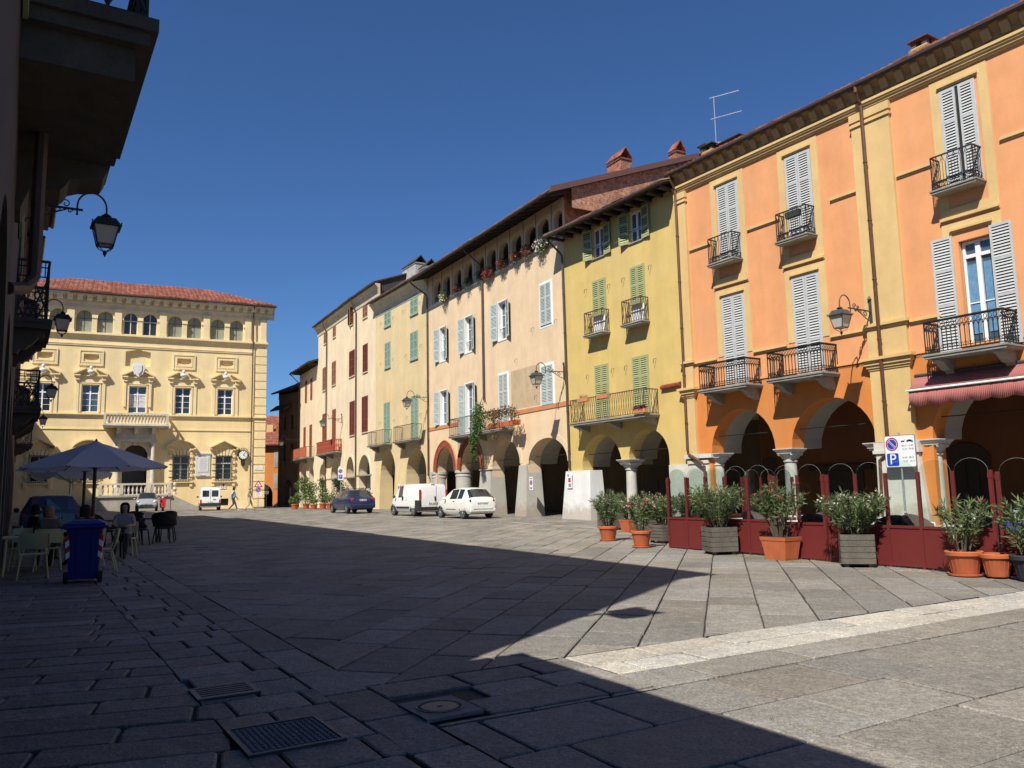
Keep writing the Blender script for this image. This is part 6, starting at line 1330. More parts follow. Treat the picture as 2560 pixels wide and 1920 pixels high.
def pot_round(root, r, h, mat=TCPOT, saucer=True, ribs=True):
    b = MB(); b.lathe([(r * .70, .03), (r * .74, .06), (r * .92, h * .80), (r * .94, h * .82), (r * 1.04, h * .83), (r * 1.06, h * .97), (r * 1.02, h), (r * .92, h), (r * .90, h * .9), (.0, h * .9)], (0, 0, 0), 26)
    if ribs:
        for i in range(18): a = 2 * pi * i / 18; b.bar((r * .73 * cos(a), r * .73 * sin(a), .07), (r * .90 * cos(a), r * .90 * sin(a), h * .78), .014)
    b.build('pot', mat, root, smooth=35)
    if saucer: b = MB(); b.lathe([(r * .8, .0), (r * .95, .02), (r * .97, .05), (r * .9, .05), (r * .85, .03), (0, .03)], (0, 0, 0), 22); b.build('saucer', mat, root, smooth=35)
    b = MB(); b.lathe([(r * .9, h * .92), (0, h * .94)], (0, 0, 0), 14); b.build('soil', SOIL, root)
def pot_box(root, w, d, h, mat=TCPOT):
    b = MB(); a, c = .78, 1.0
    def ring(k, z, e=0): return [(-w / 2 * k - e, -d / 2 * k - e, z), (w / 2 * k + e, -d / 2 * k - e, z), (w / 2 * k + e, d / 2 * k + e, z), (-w / 2 * k - e, d / 2 * k + e, z)]
    b.frustum(ring(a, 0), ring(.96, h * .84)); b.frustum(ring(1.0, h * .84), ring(1.04, h))
    n = 14
    for i in range(n):
        t = -.46 + .92 * i / (n - 1)
        for sy in (-1, 1): b.bar((t * w * a, sy * d / 2 * a, .03), (t * w * .96, sy * d / 2 * .96, h * .82), .018)
    for i in range(7):
        t = -.44 + .88 * i / 6
        for sx in (-1, 1): b.bar((sx * w / 2 * a, t * d * a, .03), (sx * w / 2 * .96, t * d * .96, h * .82), .018)
    b.build('pot', mat, root); box(root, 'soil', SOIL, -w * .47, w * .47, -d * .47, d * .47, h - .02, h + .004)
def plank_box(root, w, d, h, mat=OLDWOOD):
    b = MB(); n = 5; rs = random.Random(int(w * 1000))
    for i in range(n):
        z0 = .07 + (h - .07) * i / n; z1 = .07 + (h - .07) * (i + 1) / n - .008; j = rs.uniform(-.004, .004)
        for sy in (-1, 1): b.box(-w / 2 + j, w / 2 + j, sy * d / 2 - .015, sy * d / 2 + .015, z0, z1)
        for sx in (-1, 1): b.box(sx * w / 2 - .015, sx * w / 2 + .015, -d / 2 + .016, d / 2 - .016, z0 + .002, z1 - .002)
    for sx in (-1, 1):
        for sy in (-1, 1): b.box(sx * (w / 2 - .08) - .04, sx * (w / 2 - .08) + .04, sy * (d / 2 - .08) - .04, sy * (d / 2 - .08) + .04, 0, .07)
    b.build('planter', mat, root); box(root, 'soil', SOIL, -w / 2 + .02, w / 2 - .02, -d / 2 + .02, d / 2 - .02, h - .06, h - .03)
RZ = radians(31.3)
def plant(name, label, p, s, group='potted oleanders along the red screens', rz=RZ, cat='potted plant', dz=0.0):
    v = PS(p, s); return thing(name, label, cat, (v.x, v.y, v.z + dz), rz, group)
t = plant('potted_oleander', 'oleander without flowers in the weathered plank box before the red screens', 13.83, 13.75, rz=radians(10)); plank_box(t, .62, .56, .62); oleander(t, 1.12, 1.35, .55, 40, 42, 11, flower=WHITEF, nf=5)
t = plant('potted_oleander', 'oleander with dark red flowers in a rectangular terracotta trough', 13.86, 12.02); pot_box(t, .50, .66, .47); oleander(t, 1.30, 1.2, .40, 20, 58, 12, flower=REDF, nf=16, top=.42, thick=.013)
t = plant('potted_oleander', 'bushy white flowered oleander in the plank box nearest the viewer', 13.80, 10.15, rz=radians(-17)); plank_box(t, .58, .5, .62); oleander(t, .95, 1.4, .52, 46, 42, 13, flower=WHITEF, nf=34)
t = plant('potted_oleander', 'sparse tall oleander in a round terracotta pot at the right', 13.84, 8.10); pot_round(t, .285, .42); oleander(t, 1.02, .95, .36, 9, 70, 14, flower=REDF, nf=2, top=.22)
t = plant('empty_pot', 'round terracotta pot half hidden behind the sparse oleander pot', 13.95, 7.62, cat='flower pot'); pot_round(t, .24, .40, saucer=False)
t = plant('potted_oleander', 'drooping oleander in a dark pot at the right edge', 13.86, 7.02); pot_round(t, .30, .42, M('dark_pot', (.03, .03, .035), var=.1), saucer=False); oleander(t, 1.1, 1.0, .36, 14, 60, 15, top=.2)
t = plant('potted_oleander', 'pink flowered oleander in a round terracotta pot at the end of the red screens', 13.70, 16.35); pot_round(t, .25, .43); oleander(t, 1.0, .85, .36, 14, 50, 16, flower=[(PINKF, 26), (REDF, 6)], nf=1, top=.2)
t = plant('potted_oleander', 'tall pink flowered oleander standing behind the round pot by the screens', 14.62, 18.9); pot_round(t, .27, .42); oleander(t, 1.0, 1.1, .36, 26, 40, 17, flower=[(PINKF, 14)], nf=1)
t = plant('potted_oleander', 'cream flowered oleander in a square terracotta pot', 17.75, 21.75); pot_box(t, .50, .50, .42); oleander(t, .95, 1.1, .36, 28, 42, 18, flower=[(YELF, 16), (PINKF, 8)], nf=1)
t = plant('potted_oleander', 'dark green oleander in the plank box nearest the white pier', 18.15, 23.3); plank_box(t, .62, .72, .60); oleander(t, .95, .95, .5, 28, 42, 19)
t = plant('potted_oleander', 'oleander rising behind the cream flowered one', 17.1, 19.9); plank_box(t, .6, .6, .5); oleander(t, .95, 1.1, .45, 26, 40, 24, flower=[(PINKF, 12)], nf=1)
t = plant('potted_plant', 'low plant in a small terracotta pot by the foot of the white pier', 19.0, 24.6); pot_round(t, .22, .40); oleander(t, .55, .6, .36, 14, 40, 20)
for i, (p, s, h, lab) in enumerate(((15.3, 17.3, 1.25, 'oleander behind the glass at the corner of the terrace'), (16.4, 17.4, 1.35, 'oleander with red flowers behind the glass of the side screens'), (17.6, 17.4, 1.3, 'oleander behind the glass nearest the arcade columns'), (18.9, 17.2, 1.2, 'oleander with white flowers at the inner end of the side screens'))):
    t = plant('potted_oleander', lab, p, s); plank_box(t, .6, .6, .5); oleander(t, h - .4, 1.15, .45, 32, 42, 30 + i, flower=[(REDF if i == 1 else WHITEF, 10 if i in (1, 3) else 0)], nf=1)
# climbing and potted plants by the far arcades
def leafball(b, cols, c, r, n, rs, l=.12, w=.09, flat=1.0, droop=0):
    for i in range(n):
        d = rnd_dir(rs); k = rs.random() ** .45; p = Vector(c) + Vector((d.x * r[0], d.y * r[1], d.z * r[2])) * k
        leaf(b, cols, p, (rnd_dir(rs, .1 - droop) + d * .4).normalized(), l * rs.uniform(.6, 1.2), w * rs.uniform(.7, 1.2), rs)
def bush(name, label, x, y, balls, mat, seed, pot=None, l=.13, w=.10, group='plants by the far arcades', z=None):
    t = thing(name, label, 'potted plant', (x, y, gz(x, y) if z is None else z), 0, group); rs = random.Random(seed); b = MB(); cols = []; sb = MB()
    for (cx, cy, cz, rx, ry, rz_, n) in balls: leafball(b, cols, (cx, cy, cz), (rx, ry, rz_), n, rs, l, w); sb.tube([(cx * .2, cy * .2, .3), (cx * .6, cy * .6, cz * .6), (cx, cy, cz)], .02, 5, r2=.006)
    b.build('foliage', mat, t, attr=cols); sb.build('stems', STEM, t)
    if pot: pot_round(t, *pot)
    return t
bush('climbing_shrub', 'tall bright green shrub in a pot before the last arcade house', -17.6, 69.5, [(-.3, 0, 1.9, .75, .6, .55, 520), (.35, .1, 1.7, .7, .6, .6, 480), (0, -.1, 1.1, .8, .6, .6, 520), (-.2, 0, 2.45, .5, .4, .3, 240), (.5, 0, .8, .5, .5, .4, 200)], OLEB, 41, (.3, .45))
bush('potted_shrub', 'low shrub in a terracotta pot beside the tall bright green shrub', -17.9, 67.0, [(0, 0, .75, .5, .4, .32, 260), (.2, 0, 1.05, .3, .3, .25, 120)], OLEB, 42, (.3, .42))
bush('climbing_plant', 'dark green plant climbing a pier left of the black downpipe', -15.6, 67.0, [(0, 0, 1.2, .4, .35, .8, 420), (-.1, 0, 2.1, .25, .25, .45, 200), (.25, 0, .7, .5, .4, .35, 220)], IVY, 43, (.32, .45))
bush('potted_shrub', 'small plant in a brown pot in front of the climbing plant', -15.9, 65.2, [(0, 0, .65, .4, .35, .25, 200)], OLEB, 44, (.3, .40))
bush('potted_shrub', 'dark bushy shrub behind the parking sign in the far arcade', -13.5, 64.0, [(0, 0, 1.5, .7, .5, .55, 460), (-.2, 0, 2.1, .45, .4, .4, 260), (.4, 0, 1.0, .6, .5, .4, 300)], DARKL, 45, (.32, .5))
bush('potted_shrub', 'leafy potted plant beside the post of the far parking sign', -13.75, 61.3, [(0, 0, .9, .5, .45, .4, 300)], OLEB, 46, (.3, .5))
bush('potted_shrub', 'dark shrub half hidden behind the blue hatchback', -10.9, 59.0, [(0, 0, 1.1, .7, .5, .5, 360)], DARKL, 47, (.32, .5))
# creepers and flower boxes of the peach building
vn = thing('balcony_creeper', 'green creeper trailing from the peach building balcony down over the terracotta arch', 'plant', C.W(8.0, .9, 4.9), C.rz); rs = random.Random(5); b = MB(); cols = []
for (u_, n_, z_, r1, r2, r3, k) in ((0, 0, .9, .75, .3, .55, 420), (.1, 0, .2, .7, .3, .6, 420), (.3, .12, -.45, .45, .22, .5, 260), (.3, .14, -1.0, .28, .15, .4, 140), (.15, .12, -1.4, .2, .12, .25, 70), (-.4, .05, .5, .4, .3, .6, 160), (-.2, 0, 1.35, .35, .25, .3, 90)): leafball(b, cols, (u_, n_, z_), (r1, r2, r3), k, rs, .12, .09, droop=.4)
b.build('foliage', IVY, vn, attr=cols); sb = MB(); sb.tube([(0, 0, 0), (.1, .1, .6), (0, .05, 1.3)], .015, 5)
for i in range(7): sb.tube([(.6, -.3, .9), (.55 - i * .1, -.5, 1.8 + .1 * (i % 3))], .008, 4)
sb.build('stems', STEM, vn)
vn = thing('balcony_shrubs', 'brownish shrubs in pots along the right half of the peach building balcony', 'plant', C.W(5.4, .7, 4.95), C.rz); b = MB(); cols = []
for (u_, z_, r1, r3, k) in ((1.2, .75, .55, .35, 200), (.5, .7, .5, .35, 180), (-.3, .8, .55, .32, 180), (-1.1, .72, .5, .35, 170), (-1.5, .4, .35, .4, 90), (.9, .1, .3, .5, 100), (.7, -.4, .2, .3, 50)): leafball(b, cols, (u_, .1, z_), (r1, .28, r3), k, rs, .11, .08)
b.build('foliage', BROWNL, vn, attr=cols)
for i, u_ in enumerate((1.2, .3, -.6, -1.3)): b = MB(); b.box(u_ - .3, u_ + .3, -.2, .1, .02, .28); b.build('planter_box', TCPOT, vn)
for (u_, z_, w_, h_, mt, fm, lab) in ((1.75, 14.0, .62, .42, OLEB, WHITEF, 'large white flowering box in the loggia opening nearest the brick gable'), (3.25, 14.1, .5, .28, BROWNL, DREDF, 'dark red flower box in the second loggia opening from the gable'), (4.45, 14.1, .40, .20, DARKL, ORF, 'orange flower box in the third loggia opening from the gable'), (6.0, 14.1, .5, .26, BROWNL, DREDF, 'brownish flower box in the middle of the loggia'), (7.75, 14.0, .62, .32, BROWNL, REDF, 'red flower box above the middle downpipe of the peach building'), (9.0, 14.15, .35, .2, DARKL, None, 'dark leafy box left of the red loggia flower box'), (10.45, 14.15, .42, .22, DARKL, None, 'dark leafy box with a white rim in the eighth loggia opening'), (11.95, 14.1, .4, .2, DARKL, DREDF, 'faded flower box in the ninth loggia opening'), (14.0, 14.0, .48, .42, OLEB, YELF, 'cream flowering box trailing from the loggia end nearest the palazzo')):
    t = thing('flower_box', lab, 'flower box', C.W(u_, .12, z_ - .1), C.rz, 'flower boxes of the loggia'); b = MB(); cols = []; leafball(b, cols, (0, .12, .12), (w_, .22, h_), int(420 * w_), rs, .11, .07); leafball(b, cols, (.05, .16, -.2), (w_ * .7, .14, h_), int(160 * w_), rs, .10, .06, droop=.5); b.build('foliage', mt, t, attr=cols); box(t, 'box', BPIPE, -w_ * .8, w_ * .8, -.05, .12, -.1, .1)
    if fm: b = MB(); cols = []; leafball(b, cols, (0, .2, .10), (w_, .22, h_), int(260 * w_), rs, .09, .085); b.build('flowers', fm, t, attr=cols)
for i, (u_, lab) in enumerate(((-2.6, 'long terracotta trough at the left end of the yellow building balcony'), (-4.0, 'terracotta trough between the two balcony doors of the yellow building'), (-6.4, 'planter with purple leaves at the right of the yellow balcony'))):
    t = thing('balcony_trough', lab, 'flower box', Y.W(u_, .84, 5.50 if i < 2 else 4.66), Y.rz, 'troughs on the yellow balcony'); box(t, 'trough', BROWNBAND, -.36, .36, -.09, .09, 0, .16); b = MB(); cols = []
    for k in range(60 if i < 2 else 200): leaf(b, cols, Vector((rs.uniform(-.3, .3), rs.uniform(-.05, .05), .15)), rnd_dir(rs, .9), .22 if i < 2 else .2, .012 if i < 2 else .05, rs)
    b.build('foliage', BROWNL if i < 2 else leaf_mat('purple_leaf', (.10, .03, .05), (.18, .07, .09)), t, attr=cols)
# weeds in the joints
b = MB(); cols = []
for (p0, p1, s0, s1, n) in ((13.5, 14.1, 12.6, 13.4, 220), (13.4, 13.75, 11.2, 12.6, 200), (13.5, 14.1, 15.9, 16.6, 140), (13.5, 14.15, 8.8, 9.6, 60), (4.5, 4.52, 3.6, 4.4, 20), (17.5, 18.3, 21, 23, 120), (5.3, 5.32, 1.2, 1.8, 20), (-.1, .3, 9.0, 9.05, 40), (14.0, 14.2, 9.5, 13, 140)):
    for i in range(n): v = PS(rs.uniform(p0, p1), rs.uniform(s0, s1)); leaf(b, cols, v, rnd_dir(rs, 1.2), rs.uniform(.02, .055), .006, rs)
tag(b.build('weeds', leaf_mat('weed_blade', (.10, .12, .03), (.28, .27, .10)), attr=cols), kind='stuff')
# ================================================================ RED SCREENS
REDS = M('red_screen_paint', (.135, .022, .021), var=.06, scale=2, rough=.45, fine=.02, stain=.06); SCG = clear_mat('screen_glass')
def screen(label, p, s, ax, bays, pitch=.655):
    """ax 0: runs along the street towards the viewer, 1: across the street"""
    v = PS(p, s); t = thing('glass_screen', label, 'screen', (v.x, v.y, v.z - .01), RZ + (0 if ax else -pi / 2), 'red glass topped screens'); L = bays * pitch
    b = MB(); b.box(.03, L - .03, -.012, .012, .05, .73); b.build('base_panel', REDS, t)
    b = MB(); b.box(.028, L - .028, -.028, .028, .725, .775); b.box(.028, L - .028, -.028, .028, .03, .08); b.build('rail', REDS, t)
    for i in range(bays + 1):
        b = MB(); x = i * pitch; b.box(x - .028, x + .028, -.030, .030, .0, 1.76)
        if i in (0, bays): b.box(x - .034, x + .034, -.036, .036, 1.62, 1.70); b.box(x - .034, x + .034, -.036, .036, .34, .42); b.tube([(x, 0, .0), (x, 0, .03)], .02, 6)
        b.build('post', REDS, t)
    for i in range(bays):
        a = i * pitch + .03; c = (i + 1) * pitch - .03; g = MB(); g.prism([(a, .776), (a, 1.74)] + arc(a, c, 1.74, 1.975, 'r', 14)[1:-1] + [(c, 1.74), (c, .776)], -.002, .002); pn = g.build('pane', SCG, t)
        e = MB(); e.tube([(q[0], 0, q[1]) for q in arc(a, c, 1.74, 1.976, 'r', 14)], .0013, 4); e.build('glass_edge', M('glass_edge', (.55, .6, .58), var=0, fine=0, rough=.2), pn)
    return t
screen('long red screen of five arched glass bays behind the plank box and trough', 14.22, 15.85, 0, 5, .665); screen('short two bay red screen gate in the middle of the terrace front', 14.22, 12.43, 0, 2, .64); screen('red screen behind the white flowered oleander and the sparse one', 14.22, 11.04, 0, 5, .66); screen('red screen running out of the picture at the right edge', 14.22, 7.62, 0, 3, .66)
screen('red side screen from the terrace corner towards the arcade', 14.32, 15.92, 1, 4, .655); screen('inner red side screen nearest the orange arcade columns', 17.02, 15.92, 1, 3, .655)
# ================================================================ CHAIRS AND TABLES
WPL = M('white_plastic', (.68, .68, .66), var=.05, scale=5, fine=0, rough=.4); WICK = M('brown_wicker', (.085, .065, .055), var=.25, scale=30, bump=.4, bscale=70, rough=.7); LIME = M('pale_green_plastic', (.50, .50, .25), var=.06, scale=4, fine=0, rough=.45); BLK = M('black_wicker', (.02, .018, .016), var=.2, scale=30)
def wicker(label, x, y, rz, mat=WICK, group='brown wicker chairs on the terrace'):
    t = thing('wicker_chair', label, 'chair', (x, y, gz(x, y)), rz, group)
    b = MB(); b.lathe([(.0, .43), (.25, .43), (.27, .45), (.25, .48), (0, .48)], (0, 0, 0), 18); b.build('seat', mat, t, smooth=40)
    b = MB(); n = 14; R = .30
    for k in range(n):
        for z0, z1 in ((.5, .62), (.62, .74), (.74, 1)):
            q = []
            for j, z in ((k, z0), (k + 1, z0), (k + 1, z1), (k, z1)):
                a = -pi * .12 + (pi * 1.24) * j / n; h = .50 + (.40 * sin(max(0, min(pi, (a + .2) * pi / (pi + .4)))) ** .6 + .04) * ((z - .5) / .5); rr = R + .06 * (z - .5) / .5; q.append((rr * cos(a), rr * sin(a), h))
            b.face(q)
    o = b.build('backrest', mat, t, smooth=60, weld=True); m = o.modifiers.new('t', 'SOLIDIFY'); m.thickness = .03
    for sx in (-1, 1):
        for sy in (-1, 1): b = MB(); b.tube([(sx * .2, sy * .2, .44), (sx * .25, sy * .25, 0)], .018, 6); b.build('leg', mat, t)
    return t
def plastic_chair(label, x, y, rz, mat, group, slats=True, arms=True):
    t = thing('plastic_chair', label, 'chair', (x, y, gz(x, y)), rz, group); tw = .22
    box(t, 'seat', mat, -.23, .23, -.22, .22, .43, .455, bev=.01); b = MB()
    if slats:
        for k in range(7): x0 = -.18 + k * .06; b.tube([(x0, .22, .47), (x0, .27, .65), (x0 * 1.05, .31, .84 - abs(x0) * .25)], .016, 5)
        b.tube([(-.23, .22, .46), (-.24, .28, .72), (-.15, .32, .84), (0, .33, .88), (.15, .32, .84), (.24, .28, .72), (.23, .22, .46)], .024, 6)
    else:
        for k in range(8):
            a0, a1 = -.25 + .5 * k / 8, -.25 + .5 * (k + 1) / 8; c = lambda a: .235 + .05 * (1 - (a / .25) ** 2)
            b.raw([(a0, c(a0), .56), (a1, c(a1), .56), (a1 * .96, c(a1) + .05, .84), (a0 * .96, c(a0) + .05, .84), (a0, c(a0) + .02, .56), (a1, c(a1) + .02, .56), (a1 * .96, c(a1) + .07, .84), (a0 * .96, c(a0) + .07, .84)], [(0, 1, 2, 3), (4, 5, 6, 7), (0, 1, 5, 4), (2, 3, 7, 6), (1, 2, 6, 5), (0, 3, 7, 4)])
        for sx in (-1, 1): b.tube([(sx * .23, .21, .44), (sx * .245, .26, .60), (sx * .24, .30, .82)], .017, 5)
    b.build('backrest', mat, t, smooth=40)
    if arms:
        b = MB()
        for sx in (-1, 1): b.tube([(sx * .25, .27, .66), (sx * .27, .0, .66), (sx * .26, -.22, .63), (sx * .24, -.24, .44)], .02, 5)
        b.build('armrests', mat, t)
    for sx in (-1, 1):
        for sy in (-1, 1): b = MB(); b.tube([(sx * .20, sy * .19, .44), (sx * .25, sy * (.24 + (.06 if sy > 0 else 0)), 0)], .022, 6, r2=.016); b.build('leg', mat, t)
    return t
def table(label, x, y, rz, mat, w=.8, group='terrace tables', cloth=None):
    t = thing('cafe_table', label, 'table', (x, y, gz(x, y)), rz, group); box(t, 'tabletop', mat, -w / 2, w / 2, -w / 2, w / 2, .70, .735, bev=.012)
    for sx in (-1, 1):
        for sy in (-1, 1): b = MB(); b.tube([(sx * (w / 2 - .07), sy * (w / 2 - .07), .70), (sx * (w / 2 - .04), sy * (w / 2 - .04), 0)], .024, 6); b.build('leg', mat, t)
    return t
def at(p, s): v = PS(p, s); return v.x, v.y
tb = [(15.4, 14.3, 'white terrace table behind the long red screen'), (15.6, 12.6, 'white terrace table behind the terracotta trough'), (15.9, 10.9, 'white terrace table in front of the white pier'), (15.7, 9.1, 'white terrace table behind the sparse oleander'), (17.4, 9.0, 'table under a blue cloth at the right of the terrace'), (17.6, 12.8, 'white terrace table in front of the second arch'), (17.6, 14.6, 'white terrace table nearest the side screens')]
for p, s, lab in tb: table(lab, *at(p, s), RZ, WPL)
t = thing('tablecloth', 'blue cloth on the right terrace table', 'tablecloth', (*at(17.4, 9.0), gz(*at(17.4, 9.0)) + .738), RZ); BLUEC = M('royal_blue_cloth', (.025, .05, .36), var=.1, scale=6, fine=0); b = MB(); b.box(-.42, .42, -.42, .42, 0, .006)
for k in range(16):
    a = -.42 + .84 * k / 16; c = a + .84 / 16; z = -.20 - .03 * (k % 2)
    for sg in (-1, 1): b.face([(a, sg * .42, .006), (c, sg * .42, .006), (c, sg * (.43 + .012 * ((k + 1) % 2)), z), (a, sg * (.43 + .012 * (k % 2)), z)]); b.face([(sg * .42, a, .006), (sg * .42, c, .006), (sg * (.43 + .012 * ((k + 1) % 2)), c, z), (sg * (.43 + .012 * (k % 2)), a, z)])
b.build('cloth', BLUEC, t)
t = thing('napkin_holder', 'white napkin holder standing on the blue tablecloth', 'napkin holder', (*at(17.3, 8.95), gz(*at(17.4, 9.0)) + .745), RZ); b = MB(); b.lathe([(.05, 0), (.055, .02), (.06, .14)], (0, 0, 0), 12); b.build('cup', WPL, t); b = MB()
for k in range(5): b.prism([(-.05 - .02, .14), (.05 + .02, .14), (.085, .25), (.03, .23), (-.03, .24), (-.085, .25)], -.04 + k * .018, -.036 + k * .018)
b.build('napkins', WHITE, t)
for i, (p, s, rz, lab) in enumerate(((15.0, 15.05, 2.6, 'brown wicker chair at the left corner of the terrace'), (14.9, 13.55, .4, 'brown wicker chair behind the plank box planter'), (14.95, 11.9, 2.4, 'brown wicker chair left of the two bay gate'), (15.15, 11.75, .2, 'brown wicker chair behind the two bay gate'), (15.1, 10.25, 2.9, 'brown wicker chair behind the white oleander'), (15.45, 9.85, .3, 'brown wicker chair in front of the white pier base'), (16.4, 10.4, 1.2, 'brown wicker chair against the white pier base'), (14.95, 9.5, .6, 'brown wicker chair between the white and the sparse oleander'), (14.95, 8.35, 2.8, 'brown wicker chair right of the sparse oleander'), (15.3, 7.4, 2.2, 'brown wicker chair at the right edge of the terrace'))): wicker(lab, *at(p, s), rz)
for i, (p, s, rz, lab) in enumerate(((17.0, 11.9, 1.4, 'white plastic chair with a slatted back behind the gate'), (17.9, 11.4, .9, 'white plastic chair half hidden beside the white oleander'), (18.0, 9.9, 1.2, 'white plastic chair left of the blue tablecloth'), (18.2, 8.2, .6, 'white plastic chair behind the blue tablecloth'), (16.5, 7.5, 1.9, 'white plastic chair at the right edge of the terrace'))): plastic_chair(lab, *at(p, s), rz, WPL, 'white terrace chairs')
# pale green cafe set on the left
table('pale green cafe table behind the blue bin', -9.62, 16.25, RZ, LIME, .8, 'pale green cafe furniture')
for x, y, rz, lab in ((-9.0, 15.45, RZ + pi, 'pale green chair with its back to the viewer beside the blue bin'), (-10.35, 15.75, RZ + pi * .45 + .2, 'pale green chair at the far left of the green table'), (-8.3, 16.55, RZ - pi * .5 + .0, 'pale green chair seen edge on at the right of the blue bin'), (-10.15, 17.1, RZ - .1, 'pale green chair on the far side of the green table')):
    plastic_chair(lab, x, y, rz, LIME, 'pale green cafe chairs', slats=False, arms=False)
for i, (x, y, lab) in enumerate(((-9.55, 16.15, 'dark notebook lying on the pale green table'), (-9.75, 16.4, 'dark menu folder on the pale green table'))):
    t = thing('menu', lab, 'menu', (x, y, gz(x, y) + .737), .4 + i, None); box(t, 'cover', BLACKP, -.10, .10, -.14, .14, 0, .012)
table('dark table under the nearest parasol', *at(1.9, 21.6), RZ, BLK, .75, 'dark tables in the shade')
for i, (p, s, lab) in enumerate(((2.6, 26.8, 'dark cafe table left of the parasol poles'), (3.5, 27.6, 'dark cafe table at the right under the parasols'))): table(lab, *at(p, s), RZ, BLK, .75, 'dark tables in the shade')
for i, (p, s, rz, lab) in enumerate(((2.2, 26.1, 2.0, 'dark wicker chair nearest the viewer under the parasols'), (2.0, 27.3, .9, 'dark wicker chair beside the parked dark car'), (3.1, 26.2, 2.4, 'dark wicker chair between the two dark tables'), (3.9, 26.9, 3.3, 'dark wicker chair at the right of the dark tables'), (4.1, 28.1, 4.0, 'dark wicker chair farthest right under the parasols'), (3.2, 28.4, .3, 'dark wicker chair on the far side of the dark tables'))): wicker(lab, *at(p, s), rz, BLK, 'dark wicker chairs in the shade')
for i, (p, s, lab) in enumerate(((2.55, 26.75, 'white cup on the left dark table'), (3.4, 27.55, 'glass tumbler on the right dark table'))):
    x, y = at(p, s); t = thing('cup', lab, 'cup', (x, y, gz(x, y) + .737), 0); b = MB(); b.lathe([(.03, 0), (.04, .01), (.045, .11), (.04, .11), (.03, .02), (0, .02)], (0, 0, 0), 12); b.build('cup_body', WPL, t)
# ================================================================ PARASOLS
CANV = leaf_mat('lilac_grey_canvas', (.80, .76, .79), (.80, .76, .79), .35, .9); CANW = leaf_mat('white_canvas', (.66, .65, .62), (.66, .65, .62), .35, .9)
def parasol(label, p, s, R, zt, ze, mat, scallop=False, pole=.03, n=8, rot=.3, polem=None):
    x, y = at(p, s); t = thing('parasol', label, 'parasol', (x, y, gz(x, y)), rot, 'parasols of the left row'); b = MB(); K = 6
    for i in range(n):
        a0, a1 = 2 * pi * i / n, 2 * pi * (i + 1) / n
        def P(f, k):
            r = R * k; q = Vector((cos(a0), sin(a0), 0)).lerp(Vector((cos(a1), sin(a1), 0)), f) * r; sag = .10 * k * k * sin(pi * f) ; q.z = zt - (zt - ze) * (k ** 1.12) - sag * .5; q.x *= 1 - sag * .12; q.y *= 1 - sag * .12; return q
        for k in range(K):
            for f in range(4): b.face([P(f / 4, k / K), P((f + 1) / 4, k / K), P((f + 1) / 4, (k + 1) / K), P(f / 4, (k + 1) / K)])
        if scallop:
            for f in range(8): q0, q1 = P(f / 8, 1), P((f + 1) / 8, 1); d = .20; h0, h1 = d * (.35 + .65 * sin(pi * f / 8)), d * (.35 + .65 * sin(pi * (f + 1) / 8)); b.face([q0, q1, q1 - Vector((0, 0, h1)), q0 - Vector((0, 0, h0))])
    cols = [(0.5, .5, .5, 1)] * len(b.f); b.build('canopy', mat, t, smooth=20, weld=True, attr=cols)
    b = MB()
    for i in range(n): q = 2 * pi * i / n; b.bar((0, 0, zt - .06), (cos(q) * R * .98, sin(q) * R * .98, ze - .03), .022); b.bar((0, 0, zt - .75), (cos(q) * R * .5, sin(q) * R * .5, zt - (zt - ze) * .46 - .05), .016)
    b.build('ribs', BPIPE, t)
    b = MB(); b.tube([(0, 0, .05), (0, 0, zt)], pole, 8); b.lathe([(.0, zt + .1), (.03, zt + .06), (.05, zt - .02)], (0, 0, 0), 8); b.build('pole', polem or BPIPE, t, smooth=True)
    b = MB(); b.lathe([(.34, 0), (.34, .06), (.1, .1), (.06, .2)], (0, 0, 0), 16); b.build('base', BLACKP, t)
    b = MB(); b.lathe([(.34, zt - .17), (.2, zt - .06), (.02, zt + .03)], (0, 0, 0), 8); b.build('vent_cap', mat, t, attr=[(.5, .5, .5, 1)] * len(b.f)); return t
parasol('large lilac grey parasol nearest the viewer', 1.82, 24.95, 1.92, 2.92, 2.22, CANV, pole=.045, rot=.12)
parasol('second lilac grey parasol behind the large one', 1.95, 30.8, 2.1, 2.95, 2.3, CANV, pole=.05, rot=.3)
parasol('low white parasol with a scalloped edge behind the large ones', 1.75, 35.0, 1.45, 2.62, 2.25, CANW, True, n=8, rot=.2, polem=RIMM)
# ================================================================ BLUE BIN
bn = thing('wheelie_bin', 'dark blue wheelie bin with red and white reflective corner strips', 'bin', (-7.72, 14.85, gz(-7.72, 14.85)), radians(24)); BINB = M('bin_blue', (.012, .014, .16), var=.06, scale=4, fine=0, rough=.5)
b = MB(); 
def rg(w, d0, d1, z): return [(-w / 2, d0, z), (w / 2, d0, z), (w / 2, d1, z), (-w / 2, d1, z)]
b.frustum(rg(.46, -.26, .26, .06), rg(.57, -.34, .36, .98)); b.frustum(rg(.62, -.37, .38, .93), rg(.62, -.37, .38, .99))
for x in (-.12, .12): b.bar((x, -.275, .15), (x, -.335, .85), .02)
b.build('body', BINB, bn); b = MB(); b.frustum(rg(.66, -.40, .42, .99), rg(.66, -.40, .42, 1.03)); b.frustum(rg(.64, -.38, .40, 1.03), rg(.40, -.22, .25, 1.085))
b.build('lid', BINB, bn); b = MB(); b.tube([(-.38, -.42, .97), (.38, -.42, .97)], .025, 8)
for x in (-.3, 0, .3): b.bar((x, -.36, .97), (x, -.42, .97), .04)
b.build('handle', BINB, bn)
for sx in (-1, 1): b = MB(); b.lathe([(.04, -.03), (.1, -.035), (.1, .035), (.04, .03)], (0, 0, 0), 16, axis='x'); b.build('wheel', TYRE, bn, (sx * .27, -.27, .10))
RFL = M('reflective_red', (.40, .03, .03), var=0, fine=0, rough=.4)
